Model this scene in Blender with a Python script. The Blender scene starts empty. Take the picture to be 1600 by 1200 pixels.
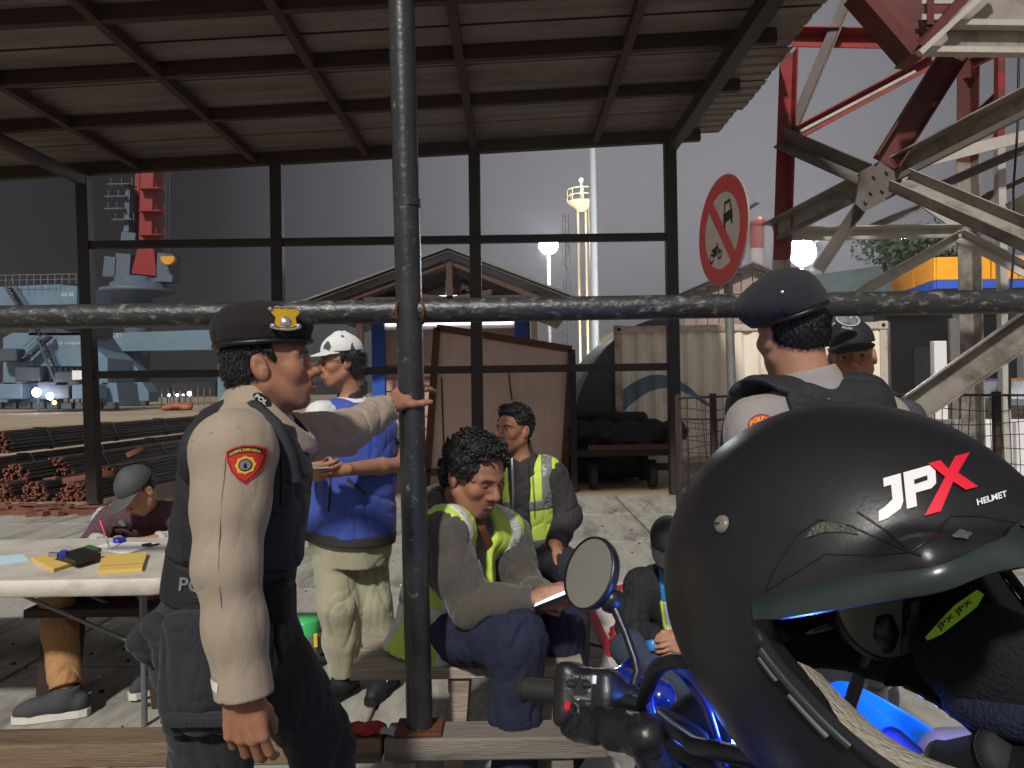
import bpy, bmesh, math, random
import numpy as np
from math import radians, sin, cos, pi

# ------------------------------------------------------------------ camera, sky, key light, exposure
scene = bpy.context.scene
COL = scene.collection
FPX = 1160.0                        # focal length in pixels of a 1600 px wide frame
CAM_H = 1.45
PITCH, ROLL = radians(0.4), radians(0.95)
cam_d = bpy.data.cameras.new('camera')
cam_d.sensor_width = 36.0
cam_d.lens = FPX / 1600 * 36.0
cam_d.clip_start, cam_d.clip_end = 0.05, 3000.0
cam = bpy.data.objects.new('camera', cam_d)
COL.objects.link(cam)
c_f = np.array([0, cos(PITCH), sin(PITCH)])
c_r0 = np.array([1.0, 0, 0])
c_u0 = np.array([0, -sin(PITCH), cos(PITCH)])
c_r = cos(ROLL) * c_r0 - sin(ROLL) * c_u0
c_u = sin(ROLL) * c_r0 + cos(ROLL) * c_u0
from mathutils import Matrix, Vector
cam.matrix_world = Matrix(((c_r[0], c_u[0], -c_f[0], 0), (c_r[1], c_u[1], -c_f[1], 0),
                           (c_r[2], c_u[2], -c_f[2], CAM_H), (0, 0, 0, 1)))
scene.camera = cam

def at(px, py, d):
    """world point at depth d (metres along +Y) that a surveyor would read off the frame"""
    r = c_f + (px - 800) / FPX * c_r - (py - 600) / FPX * c_u
    return np.array([0, 0, CAM_H]) + r * (d / r[1])

def on_ground(px, py, z=0.0):
    r = c_f + (px - 800) / FPX * c_r - (py - 600) / FPX * c_u
    return np.array([0, 0, CAM_H]) + r * ((z - CAM_H) / r[2])

world = bpy.data.worlds.new('World')
scene.world = world
world.use_nodes = True
wn, wl = world.node_tree.nodes, world.node_tree.links
wn.clear()
w_out = wn.new('ShaderNodeOutputWorld')
w_bg = wn.new('ShaderNodeBackground'); w_bg.inputs['Strength'].default_value = 1.0
w_tc = wn.new('ShaderNodeTexCoord')
w_nm = wn.new('ShaderNodeVectorMath'); w_nm.operation = 'NORMALIZE'
wl.new(w_tc.outputs['Generated'], w_nm.inputs[0])
# hazy night sky: a glow low over the lit end of the harbour
w_dot = wn.new('ShaderNodeVectorMath'); w_dot.operation = 'DOT_PRODUCT'
g = np.array([0.25, 0.95, 0.16]); g /= np.linalg.norm(g)
w_dot.inputs[1].default_value = tuple(g)
wl.new(w_nm.outputs[0], w_dot.inputs[0])
w_ramp = wn.new('ShaderNodeValToRGB')
w_mr = wn.new('ShaderNodeMapRange'); w_mr.inputs['From Min'].default_value = -1; w_mr.inputs['From Max'].default_value = 1
wl.new(w_dot.outputs['Value'], w_mr.inputs['Value'])
wl.new(w_mr.outputs[0], w_ramp.inputs['Fac'])
e = w_ramp.color_ramp
e.elements[0].position = 0.0; e.elements[0].color = (0.150, 0.148, 0.154, 1)  # sky behind the camera brightened as added fill light
e.elements[1].position = 1.0; e.elements[1].color = (0.150, 0.146, 0.158, 1)
for p, c in ((0.55, (0.125, 0.123, 0.128)), (0.79, (0.018, 0.018, 0.020)), (0.875, (0.0065, 0.0065, 0.0078)), (0.905, (0.0135, 0.0135, 0.0155)), (0.945, (0.052, 0.052, 0.058)),
             (0.980, (0.112, 0.112, 0.124))):
    k = e.elements.new(p); k.color = c + (1,)
w_tex = wn.new('ShaderNodeTexNoise'); w_tex.inputs['Scale'].default_value = 1.6; w_tex.inputs['Detail'].default_value = 4
wl.new(w_nm.outputs[0], w_tex.inputs['Vector'])
w_m2 = wn.new('ShaderNodeMapRange'); w_m2.inputs['To Min'].default_value = 0.82; w_m2.inputs['To Max'].default_value = 1.18
wl.new(w_tex.outputs['Fac'], w_m2.inputs['Value'])
w_mul = wn.new('ShaderNodeMix'); w_mul.data_type = 'RGBA'; w_mul.blend_type = 'MULTIPLY'; w_mul.inputs[0].default_value = 1
wl.new(w_ramp.outputs['Color'], w_mul.inputs[6]); wl.new(w_m2.outputs[0], w_mul.inputs[7])
wl.new(w_mul.outputs[2], w_bg.inputs['Color'])
wl.new(w_bg.outputs[0], w_out.inputs['Surface'])

sun_d = bpy.data.lights.new('sun', 'SUN')
sun_d.energy = 1.8
sun_d.color = (1.0, 0.965, 0.90)
sun_d.angle = radians(3.5)
sun = bpy.data.objects.new('sun', sun_d)
COL.objects.link(sun)
KEY = Vector((0.19, 0.79, -0.70)).normalized()       # travel direction of the yard mast's light
sun.rotation_euler = KEY.to_track_quat('-Z', 'Y').to_euler()
sun.location = (-6, -18, 24)

scene.view_settings.view_transform = 'Standard'
scene.view_settings.look = 'None'
scene.view_settings.exposure = 0.9
scene.view_settings.gamma = 1.0
scene.view_settings.use_curve_mapping = False
scene.render.engine = 'CYCLES'
scene.cycles.use_denoising = True
try:
    scene.cycles.denoiser = 'OPENIMAGEDENOISE'
except Exception:
    pass
scene.cycles.max_bounces = 6
scene.cycles.caustics_reflective = False
scene.cycles.caustics_refractive = False
scene.cycles.sample_clamp_indirect = 4.0

# ------------------------------------------------------------------ small helpers
rnd = random.Random(7)
def lin(c):
    c = np.asarray(c, float) / 255.0
    return np.where(c <= 0.04045, c / 12.92, ((c + 0.055) / 1.055) ** 2.4)
def unit(v):
    v = np.asarray(v, float); return v / (np.linalg.norm(v) + 1e-12)
def A(*v):
    return np.array(v, float)

MATS = {}
def mat(name, rgb, rough=0.6, metal=0.0, var=0.18, scale=8.0, bump=0.0, bscale=60.0, vcol=False, dirt=None,
        dscale=3.0, damt=0.5, emit=None, estr=0.0, coat=0.0, spec=0.5, sheen=0.0, stretch=None, sss=0.0, thresh=0.5, wrinkle=0.0, wscale=16.0):
    """procedural principled material; rgb is the 0-255 sRGB of the paint or fibre itself"""
    if name in MATS:
        return MATS[name]
    m = bpy.data.materials.new(name); m.use_nodes = True
    nt = m.node_tree; nd = nt.nodes; lk = nt.links
    b = nd['Principled BSDF']
    b.inputs['Roughness'].default_value = rough
    b.inputs['Metallic'].default_value = metal
    b.inputs['Coat Weight'].default_value = coat
    b.inputs['Specular IOR Level'].default_value = spec
    if sheen: b.inputs['Sheen Weight'].default_value = sheen
    if sss:
        b.inputs['Subsurface Weight'].default_value = sss
        b.inputs['Subsurface Radius'].default_value = (0.02, 0.008, 0.004)
        b.inputs['Subsurface Scale'].default_value = 0.4
    tc = nd.new('ShaderNodeTexCoord')
    mp = nd.new('ShaderNodeMapping')
    if stretch: mp.inputs['Scale'].default_value = stretch
    lk.new(tc.outputs['Object'], mp.inputs['Vector'])
    n1 = nd.new('ShaderNodeTexNoise'); n1.inputs['Scale'].default_value = scale; n1.inputs['Detail'].default_value = 6
    n1.inputs['Roughness'].default_value = 0.65
    lk.new(mp.outputs[0], n1.inputs['Vector'])
    mr = nd.new('ShaderNodeMapRange')
    mr.inputs['From Min'].default_value = 0.25; mr.inputs['From Max'].default_value = 0.75
    mr.inputs['To Min'].default_value = 1 - var; mr.inputs['To Max'].default_value = 1 + var
    lk.new(n1.outputs['Fac'], mr.inputs['Value'])
    mx = nd.new('ShaderNodeMix'); mx.data_type = 'RGBA'; mx.blend_type = 'MULTIPLY'; mx.inputs[0].default_value = 1
    if vcol:
        at_ = nd.new('ShaderNodeAttribute'); at_.attribute_name = 'Col'
        lk.new(at_.outputs['Color'], mx.inputs[6])
    else:
        mx.inputs[6].default_value = tuple(lin(rgb)) + (1,)
    lk.new(mr.outputs[0], mx.inputs[7])
    last = mx.outputs[2]
    if dirt is not None:
        n2 = nd.new('ShaderNodeTexNoise'); n2.inputs['Scale'].default_value = dscale; n2.inputs['Detail'].default_value = 8
        n2.inputs['Roughness'].default_value = 0.7
        lk.new(mp.outputs[0], n2.inputs['Vector'])
        m2 = nd.new('ShaderNodeMapRange')
        m2.inputs['From Min'].default_value = thresh - 0.02; m2.inputs['From Max'].default_value = thresh + 0.14
        m2.inputs['To Max'].default_value = damt
        lk.new(n2.outputs['Fac'], m2.inputs['Value'])
        mx2 = nd.new('ShaderNodeMix'); mx2.data_type = 'RGBA'
        lk.new(m2.outputs[0], mx2.inputs[0]); lk.new(last, mx2.inputs[6])
        mx2.inputs[7].default_value = tuple(lin(dirt)) + (1,)
        last = mx2.outputs[2]
    lk.new(last, b.inputs['Base Color'])
    if bump:
        n3 = nd.new('ShaderNodeTexNoise'); n3.inputs['Scale'].default_value = bscale; n3.inputs['Detail'].default_value = 5
        lk.new(mp.outputs[0], n3.inputs['Vector'])
        bp = nd.new('ShaderNodeBump'); bp.inputs['Strength'].default_value = bump; bp.inputs['Distance'].default_value = 0.01
        lk.new(n3.outputs['Fac'], bp.inputs['Height']); lk.new(bp.outputs[0], b.inputs['Normal'])
    if wrinkle:
        n4 = nd.new('ShaderNodeTexNoise'); n4.inputs['Scale'].default_value = wscale; n4.inputs['Detail'].default_value = 3; n4.inputs['Distortion'].default_value = 0.9
        n4.inputs['Roughness'].default_value = 0.45
        m4 = nd.new('ShaderNodeMapping'); m4.inputs['Scale'].default_value = (1.0, 1.0, 0.55); m4.inputs['Rotation'].default_value = (0.3, 0.5, 0.2)
        lk.new(tc.outputs['Object'], m4.inputs['Vector']); lk.new(m4.outputs[0], n4.inputs['Vector'])
        s4 = nd.new('ShaderNodeMath'); s4.operation = 'SUBTRACT'; s4.inputs[1].default_value = 0.5; lk.new(n4.outputs['Fac'], s4.inputs[0])
        a4 = nd.new('ShaderNodeMath'); a4.operation = 'ABSOLUTE'; lk.new(s4.outputs[0], a4.inputs[0])
        p4 = nd.new('ShaderNodeMath'); p4.operation = 'POWER'; p4.inputs[1].default_value = 0.6; lk.new(a4.outputs[0], p4.inputs[0])
        b4 = nd.new('ShaderNodeBump'); b4.inputs['Strength'].default_value = wrinkle; b4.inputs['Distance'].default_value = 0.02
        lk.new(p4.outputs[0], b4.inputs['Height'])
        if bump: lk.new(bp.outputs[0], b4.inputs['Normal'])
        lk.new(b4.outputs[0], b.inputs['Normal'])
    if emit is not None:
        b.inputs['Emission Color'].default_value = tuple(lin(emit)) + (1,)
        b.inputs['Emission Strength'].default_value = estr
    MATS[name] = m
    return m

WLOC = {}
def wloc(o):
    return WLOC.get(o.name, np.zeros(3)) if o is not None else np.zeros(3)

def meta(o, label=None, cat=None, group=None, kind=None, category=None):
    cat = cat or category
    if label: o['label'] = label
    if cat: o['category'] = cat
    if group: o['group'] = group
    if kind: o['kind'] = kind
    return o

def thing(name, loc, label, cat, group=None):
    o = bpy.data.objects.new(name, None)
    o.empty_display_size = 0.1
    o.location = tuple(map(float, loc))
    COL.objects.link(o)
    WLOC[o.name] = np.asarray(loc, float)
    return meta(o, label, cat, group)

def link(name, me, m, parent=None, off=None):
    o = bpy.data.objects.new(name, me)
    if m is not None and len(me.materials) == 0:
        for k in (m if isinstance(m, (list, tuple)) else [m]): me.materials.append(k)
    COL.objects.link(o)
    if parent is not None:
        o.parent = parent
        WLOC[o.name] = wloc(parent)
    elif off is not None:
        o.location = tuple(map(float, off)); WLOC[o.name] = np.asarray(off, float)
    return o

def np_mesh(name, V, F, smooth=True, col=None):
    """V (n,3); F list of faces or an (m,k) array"""
    me = bpy.data.meshes.new(name)
    V = np.asarray(V, np.float32)
    if isinstance(F, np.ndarray):
        k = F.shape[1]
        me.vertices.add(len(V)); me.vertices.foreach_set('co', V.ravel())
        me.loops.add(F.size); me.loops.foreach_set('vertex_index', F.astype(np.int32).ravel())
        me.polygons.add(len(F))
        me.polygons.foreach_set('loop_start', np.arange(0, F.size, k, dtype=np.int32))
        me.update(calc_edges=True)
    else:
        me.from_pydata(V.tolist(), [], [list(map(int, f)) for f in F])
        me.update()
    if smooth:
        me.polygons.foreach_set('use_smooth', np.ones(len(me.polygons), bool))
    if col is not None:
        a = me.color_attributes.new('Col', 'FLOAT_COLOR', 'POINT')
        c = np.ones((len(V), 4), np.float32); c[:, :3] = col
        a.data.foreach_set('color', c.ravel())
    return me

class MB:
    """collects simple shapes in world space and links them as ONE mesh object"""
    def __init__(s): s.v = []; s.f = []; s.sm = []
    def add(s, V, F, smooth=False):
        n = len(s.v)
        s.v += [tuple(map(float, p)) for p in V]
        s.f += [[i + n for i in f] for f in F]
        s.sm += [smooth] * len(F)
        return s
    def box(s, c, size, R=None, bev=0.0):
        c = np.asarray(c, float); h = np.asarray(size, float) / 2
        R = np.eye(3) if R is None else np.asarray(R)
        b = min(bev, h.min() * 0.9)
        if b <= 0:
            P = [(x, y, z) for x in (-1, 1) for y in (-1, 1) for z in (-1, 1)]
            V = [c + R @ (np.array(p) * h) for p in P]
            F = [(0, 1, 3, 2), (4, 6, 7, 5), (0, 4, 5, 1), (2, 3, 7, 6), (0, 2, 6, 4), (1, 5, 7, 3)]
            return s.add(V, F)
        V = []; idx = {}
        for x in (-1, 1):
            for y in (-1, 1):
                for z in (-1, 1):
                    for a in range(3):
                        q = np.array([x, y, z], float) * (h - b)
                        q[a] += (x, y, z)[a] * b
                        idx[(x, y, z, a)] = len(V); V.append(c + R @ q)
        F = []
        for a in range(3):
            u, w = [(1, 2), (2, 0), (0, 1)][a]
            for sg in (-1, 1):
                q = []
                for (su, sw) in ((-1, -1), (1, -1), (1, 1), (-1, 1)):
                    k = [0, 0, 0]; k[a] = sg; k[u] = su; k[w] = sw
                    q.append(idx[(k[0], k[1], k[2], a)])
                F.append(q if sg > 0 else q[::-1])
        for a in range(3):
            u, w = [(1, 2), (2, 0), (0, 1)][a]
            for su in (-1, 1):
                for sw in (-1, 1):
                    k0 = [0, 0, 0]; k1 = [0, 0, 0]
                    k0[a] = -1; k1[a] = 1
                    for k in (k0, k1): k[u] = su; k[w] = sw
                    q = [idx[(*k0, u)], idx[(*k1, u)], idx[(*k1, w)], idx[(*k0, w)]]
                    F.append(q if su * sw < 0 else q[::-1])
        for x in (-1, 1):
            for y in (-1, 1):
                for z in (-1, 1):
                    q = [idx[(x, y, z, 0)], idx[(x, y, z, 1)], idx[(x, y, z, 2)]]
                    F.append(q if x * y * z > 0 else q[::-1])
        return s.add(V, F)
    def bar(s, a, b, w, t=None, up=(0, 0, 1), bev=0.0):
        """rectangular bar from a to b; w along the side axis, t along the up axis"""
        a = np.asarray(a, float); b = np.asarray(b, float); t = w if t is None else t
        d = unit(b - a); x = np.cross(d, up)
        if np.linalg.norm(x) < 1e-3: x = np.cross(d, (0, 1, 0))
        x = unit(x); u = np.cross(x, d)
        return s.box((a + b) / 2, (w, np.linalg.norm(b - a), t), np.stack([x, d, u], 1), bev)
    def angle(s, a, b, w, t=0.012, up=(0, 0, 1), flip=1):
        """L-shaped angle section"""
        a = np.asarray(a, float); b = np.asarray(b, float)
        d = unit(b - a); x = np.cross(d, up)
        if np.linalg.norm(x) < 1e-3: x = np.cross(d, (0, 1, 0))
        x = unit(x) * flip; u = np.cross(x, d) * flip
        sec = [(0, 0), (w, 0), (w, t), (t, t), (t, w), (0, w)]
        V = [a + x * (p - w / 2) + u * (q - w / 2) for p, q in sec] + [b + x * (p - w / 2) + u * (q - w / 2) for p, q in sec]
        F = [(i, (i + 1) % 6, (i + 1) % 6 + 6, i + 6) for i in range(6)]
        F += [(0, 5, 4, 3), (0, 3, 2, 1), (6, 7, 8, 9), (6, 9, 10, 11)]
        return s.add(V, F)
    def tube(s, pts, r, n=10, caps=True, smooth=True):
        pts = [np.asarray(p, float) for p in pts]
        r = [r] * len(pts) if np.isscalar(r) else r
        T = [unit(pts[min(i + 1, len(pts) - 1)] - pts[max(i - 1, 0)]) for i in range(len(pts))]
        x = np.cross(T[0], (0, 0, 1))
        if np.linalg.norm(x) < 1e-2: x = np.cross(T[0], (0, 1, 0))
        x = unit(x); V = []; F = []
        for i, p in enumerate(pts):
            x = unit(x - T[i] * np.dot(x, T[i])); y = np.cross(T[i], x)
            for k in range(n):
                a = 2 * pi * k / n
                V.append(p + r[i] * (cos(a) * x + sin(a) * y))
        m = len(pts)
        for i in range(m - 1):
            for k in range(n):
                F.append((i * n + k, i * n + (k + 1) % n, (i + 1) * n + (k + 1) % n, (i + 1) * n + k))
        s.add(V, F, smooth)
        if caps:
            s.add(V[:n], [tuple(range(n))[::-1]]); s.add(V[-n:], [tuple(range(n))])
        return s
    def lathe(s, c, prof, axis=(0, 0, 1), n=24, smooth=True):
        """prof: (radius, height) pairs along axis from c"""
        c = np.asarray(c, float); ax = unit(axis)
        x = np.cross(ax, (0, 0, 1))
        if np.linalg.norm(x) < 1e-2: x = np.cross(ax, (0, 1, 0))
        x = unit(x); y = np.cross(ax, x)
        V = []; F = []
        for (r, h) in prof:
            for k in range(n):
                a = 2 * pi * k / n
                V.append(c + ax * h + max(r, 1e-5) * (cos(a) * x + sin(a) * y))
        for i in range(len(prof) - 1):
            for k in range(n):
                F.append((i * n + k, i * n + (k + 1) % n, (i + 1) * n + (k + 1) % n, (i + 1) * n + k))
        return s.add(V, F, smooth)
    def prism(s, poly, d, smooth=False):
        """poly: 3-D points of a planar outline; d: extrusion vector"""
        P = [np.asarray(p, float) for p in poly]; d = np.asarray(d, float); n = len(P)
        V = P + [p + d for p in P]
        F = [tuple(range(n))[::-1], tuple(range(n, 2 * n))] + [(i, (i + 1) % n, (i + 1) % n + n, i + n) for i in range(n)]
        return s.add(V, F, smooth)
    def grid(s, P, smooth=True, close=False):
        """P: rows of points"""
        R = len(P); C_ = len(P[0]); V = [p for row in P for p in row]
        F = []
        for i in range(R - 1):
            for j in range(C_ - (0 if close else 1)):
                F.append((i * C_ + j, i * C_ + (j + 1) % C_, (i + 1) * C_ + (j + 1) % C_, (i + 1) * C_ + j))
        return s.add(V, F, smooth)
    def mesh(s, name, off=(0, 0, 0)):
        me = bpy.data.meshes.new(name)
        V = np.array(s.v) - np.asarray(off, float)
        me.from_pydata(V.tolist(), [], s.f)
        me.polygons.foreach_set('use_smooth', np.array(s.sm, bool))
        me.update()
        bm = bmesh.new(); bm.from_mesh(me)
        bmesh.ops.recalc_face_normals(bm, faces=bm.faces)
        bm.to_mesh(me); bm.free()
        return me
    def build(s, name, m, parent=None, base=None, **kw):
        off = wloc(parent) if parent is not None else (np.zeros(3) if base is None else np.asarray(base, float))
        o = link(name, s.mesh(name, off), m, parent, None if base is None else base)
        return meta(o, **kw) if kw else o

def rotz(a):
    return np.array([[cos(a), -sin(a), 0], [sin(a), cos(a), 0], [0, 0, 1]])
def frame(F, U=(0, 0, 1)):
    """columns: right, forward, up (right-handed)"""
    F = unit(F); R = unit(np.cross(F, U)); U = np.cross(R, F)
    return np.stack([R, F, U], 1)

# text as flat 2-D mesh (built-in font)
_txt = {}
def text2d(s, bold=0.0, shear=0.0):
    key = (s, bold, shear)
    if key in _txt: return _txt[key]
    cu = bpy.data.curves.new('lettering', 'FONT'); cu.body = s; cu.offset = bold; cu.shear = shear
    cu.align_x = 'CENTER'; cu.align_y = 'CENTER'; cu.resolution_u = 3
    o = bpy.data.objects.new('lettering', cu)
    COL.objects.link(o)
    me = bpy.data.meshes.new_from_object(o)
    V = np.array([v.co[:] for v in me.vertices]).reshape(-1, 3)
    F = [list(p.vertices) for p in me.polygons]
    bpy.data.objects.remove(o); bpy.data.curves.remove(cu); bpy.data.meshes.remove(me)
    _txt[key] = (V, F)
    return V, F
def text_fit(s, w=None, h=None, bold=0.0, shear=0.0):
    V, F = text2d(s, bold, shear)
    V = V.copy(); mn = V[:, :2].min(0); mxx = V[:, :2].max(0)
    V[:, :2] -= (mn + mxx) / 2
    sx = w / (mxx - mn)[0] if w else None; sy = h / (mxx - mn)[1] if h else None
    V[:, 0] *= sx if sx else sy; V[:, 1] *= sy if sy else sx
    return V[:, :2], F
def text_at(mb, s, c, x, y, w=None, h=None, bold=0.0, shear=0.0):
    V, F = text_fit(s, w, h, bold, shear)
    mb.add([np.asarray(c) + a * np.asarray(x) + b * np.asarray(y) for a, b in V], F)

# ------------------------------------------------------------------ implicit solids -> one continuous mesh (surface nets)
_T = np.random.RandomState(11).rand(64, 64, 64).astype(np.float32)
def vnoise(p):
    p = np.asarray(p, np.float32)
    i = np.floor(p).astype(np.int32); f = p - i; f = f * f * (3 - 2 * f)
    x0, y0, z0 = (i & 63).T; x1, y1, z1 = ((i + 1) & 63).T
    u, v, w = f.T
    a = _T[x0, y0, z0] * (1 - u) + _T[x1, y0, z0] * u; b = _T[x0, y1, z0] * (1 - u) + _T[x1, y1, z0] * u
    c = _T[x0, y0, z1] * (1 - u) + _T[x1, y0, z1] * u; d = _T[x0, y1, z1] * (1 - u) + _T[x1, y1, z1] * u
    a = a * (1 - v) + b * v; c = c * (1 - v) + d * v
    return a * (1 - w) + c * w
def smin(a, b, k):
    h = np.maximum(k - np.abs(a - b), 0) / k
    return np.minimum(a, b) - h * h * k * 0.25

class SDF:
    def __init__(s, M=None, C=None, sc=1.0):
        s.ops = []
        s.setf(C, M, sc)
    def setf(s, C=None, M=None, sc=1.0):
        """current frame: columns of M are local axes in world, C origin, sc scale"""
        s.C = np.zeros(3) if C is None else np.asarray(C, float)
        s.M = np.eye(3) if M is None else np.asarray(M, float)
        s.s = sc
        return s
    def _op(s, fn, c, r, mode, k):
        C, M, sc = s.C.astype(np.float32), s.M.astype(np.float32), np.float32(s.s)
        wc = s.C + s.M @ (np.asarray(c, float) * s.s)
        if np.allclose(M, np.eye(3)) and sc == 1 and not C.any():
            f = fn
        else:
            f = lambda P: fn(((P - C) @ M) / sc) * sc
        s.ops.append((f, wc.astype(np.float32), float(r * s.s), mode, float(max(k, 1e-5) * s.s)))
        return s
    def cap(s, a, b, ra, rb=None, k=0.02, mode='u'):
        a = np.asarray(a, np.float32); b = np.asarray(b, np.float32); rb = ra if rb is None else rb
        ba = b - a; L = float(ba @ ba) + 1e-12
        def fn(P):
            q = P - a
            t = np.clip((q @ ba) / L, 0, 1)
            return np.sqrt(((q - t[:, None] * ba) ** 2).sum(1)) - (ra + (rb - ra) * t)
        return s._op(fn, (a + b) / 2, math.sqrt(L) / 2 + max(ra, rb), mode, k)
    def chain(s, pts, rs, k=0.02, mode='u'):
        for i in range(len(pts) - 1): s.cap(pts[i], pts[i + 1], rs[i], rs[i + 1], k, mode)
        return s
    def ell(s, c, r, k=0.02, mode='u', R=None):
        c = np.asarray(c, np.float32); r = np.asarray(r, np.float32)
        R_ = None if R is None else np.asarray(R, np.float32)
        def fn(P):
            q = P - c
            if R_ is not None: q = q @ R_
            k0 = np.sqrt(((q / r) ** 2).sum(1)); k1 = np.sqrt(((q / (r * r)) ** 2).sum(1)) + 1e-9
            return k0 * (k0 - 1) / k1
        return s._op(fn, c, float(r.max()), mode, k)
    def rbox(s, c, h, rr=0.01, k=0.02, mode='u', R=None):
        c = np.asarray(c, np.float32); h = np.asarray(h, np.float32) - rr
        R_ = None if R is None else np.asarray(R, np.float32)
        def fn(P):
            q = P - c
            if R_ is not None: q = q @ R_
            q = np.abs(q) - h
            return np.sqrt((np.maximum(q, 0) ** 2).sum(1)) + np.minimum(q.max(1), 0) - rr
        return s._op(fn, c, float(np.linalg.norm(h)) + rr, mode, k)
    def loft(s, secs, k=0.03, mode='u', p=2.3, grow=0.0, zlo=None, zhi=None):
        """secs: (z, half width, half depth, forward offset) in the current frame"""
        S = np.array(secs, np.float32); S[:, 1:3] += grow
        z0 = S[0, 0] if zlo is None else zlo; z1 = S[-1, 0] if zhi is None else zhi
        # soften the profile
        zz = np.linspace(S[0, 0], S[-1, 0], 40)
        T = np.stack([np.interp(zz, S[:, 0], S[:, i]) for i in range(4)], 1)
        for _ in range(3):
            T[1:-1, 1:] = (T[:-2, 1:] + 2 * T[1:-1, 1:] + T[2:, 1:]) / 4
        def fn(P):
            z = np.clip(P[:, 2], z0, z1)
            a = np.interp(z, T[:, 0], T[:, 1]); b = np.interp(z, T[:, 0], T[:, 2]); o = np.interp(z, T[:, 0], T[:, 3])
            ex = np.abs(P[:, 0] / a) + 1e-6; ey = np.abs((P[:, 1] - o) / b) + 1e-6
            k0 = (ex ** p + ey ** p) ** (1 / p)
            k1 = np.sqrt((ex / a) ** 2 + (ey / b) ** 2)
            d2 = k0 * (k0 - 1) / k1
            dz = np.maximum(z0 - P[:, 2], P[:, 2] - z1)
            return (np.hypot(np.maximum(d2, 0), np.maximum(dz, 0)) + np.minimum(np.maximum(d2, dz), 0)).astype(np.float32)
        zc = (z0 + z1) / 2
        return s._op(fn, (0, 0, zc), float(np.hypot((z1 - z0) / 2, S[:, 1:3].max() + np.abs(S[:, 3]).max())), mode, k)
    def half(s, point, normal, k=0.001):
        """keep the side the normal points AWAY from"""
        pt = np.asarray(point, np.float32); n = unit(normal).astype(np.float32)
        return s._op(lambda P: (P - pt) @ n, point, 50.0, 'i', k)
    def fn(s, f, c, r, mode='u', k=0.01):
        return s._op(f, c, r, mode, k)
    def disp(s, f, c=(0, 0, 0), r=50.0):
        return s._op(f, c, r, 'd', 1e-5)
    def folds(s, amp=0.006, sc=(10, 10, 5), R=None, c=(0, 0, 0), r=50.0, seed=0.0, ridge=True):
        sc = np.asarray(sc, np.float32); R_ = None if R is None else np.asarray(R, np.float32)
        def f(P):
            q = P if R_ is None else P @ R_
            q = q * sc + seed
            w = vnoise(q * 0.6 + 11.3) - 0.5
            w2 = vnoise(q * 0.6 + 31.7) - 0.5
            q = q + np.stack([w, w2, w - w2], 1) * 1.5
            n = vnoise(q)
            n2 = vnoise(q * 1.9 + 5.1)
            cr = np.exp(-np.abs(2 * n - 1) * 10) * 0.9 + np.exp(-np.abs(2 * n2 - 1) * 9) * 0.5
            return ((0.5 - n) * amp * 0.6 + (0.5 - n2) * amp * 0.4 + cr * amp * 0.9 - 0.2 * amp).astype(np.float32)
        return s._op(f, c, r, 'd', 1e-5)
    def join(s, o, grow=0.0, mode='u', k=0.005):
        """combine with another solid (its whole value)"""
        lo, hi = o.bbox()
        f = lambda P: o.eval(P, 0.12) - grow
        s.ops.append((f, ((lo + hi) / 2).astype(np.float32), float(np.linalg.norm(hi - lo) / 2 + grow), mode, k))
        return s
    def bbox(s):
        u = [(c, r) for (_, c, r, m, _) in s.ops if m == 'u']
        return np.min([c - r for c, r in u], 0), np.max([c + r for c, r in u], 0)
    def eval(s, P, margin=0.06):
        P = np.asarray(P, np.float32)
        d = np.full(len(P), 0.6, np.float32)
        for f, c, r, m, k in s.ops:
            if r > 20:
                idx = None; Q = P
            else:
                mk = ((P - c) ** 2).sum(1) < (r + margin + k) ** 2
                idx = np.nonzero(mk)[0]
                if len(idx) == 0:
                    if m == 'i': d = np.maximum(d, 0.05)
                    continue
                Q = P[idx]
            if m == 'd':
                cur = d if idx is None else d[idx]
                near = np.nonzero(np.abs(cur) < 0.05)[0]
                if len(near) == 0: continue
                v = f(Q[near])
                if idx is None: d[near] += v
                else: d[idx[near]] += v
                continue
            v = f(Q)
            cur = d if idx is None else d[idx]
            if m == 'u': nv = smin(cur, v, k)
            elif m == 's': nv = -smin(-cur, v, k)
            else: nv = -smin(-cur, -v, k)
            if idx is None: d = nv
            else:
                if m == 'i':
                    d2 = np.maximum(d, 0.05); d2[idx] = nv; d = d2
                else: d[idx] = nv
        return d.astype(np.float32)
    def net(s, h, lo=None, hi=None):
        if lo is None:
            lo, hi = s.bbox()
        lo = np.asarray(lo, float) - 3 * h; hi = np.asarray(hi, float) + 3 * h
        B = 8
        nb = np.ceil((hi - lo) / h / B).astype(int) + 1
        ax = [lo[i] + (np.arange(nb[i]) + 0.5) * B * h - 0.5 * h for i in range(3)]
        G = np.stack(np.meshgrid(*ax, indexing='ij'), -1).reshape(-1, 3)
        hd = B * h * 0.87
        dc = s.eval(G, 2 * hd + 0.05)
        act = np.abs(dc) < hd * 1.5 + 0.02
        N = nb * B
        V = np.repeat(np.repeat(np.repeat(np.sign(dc).reshape(nb).astype(np.float32) * 0.5, B, 0), B, 1), B, 2)
        ids = np.nonzero(act)[0]
        bi = np.stack(np.unravel_index(ids, nb), 1)
        o = np.stack(np.meshgrid(*[np.arange(B)] * 3, indexing='ij'), -1).reshape(-1, 3)
        I = (bi[:, None, :] * B + o[None]).reshape(-1, 3)
        out = np.empty(len(I), np.float32)
        st = 400000
        for q in range(0, len(I), st):
            out[q:q + st] = s.eval(lo + I[q:q + st] * h, 0.05)
        V[I[:, 0], I[:, 1], I[:, 2]] = out
        S = V < 0
        cnt = np.zeros(np.array(V.shape) - 1, np.uint8)
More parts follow.
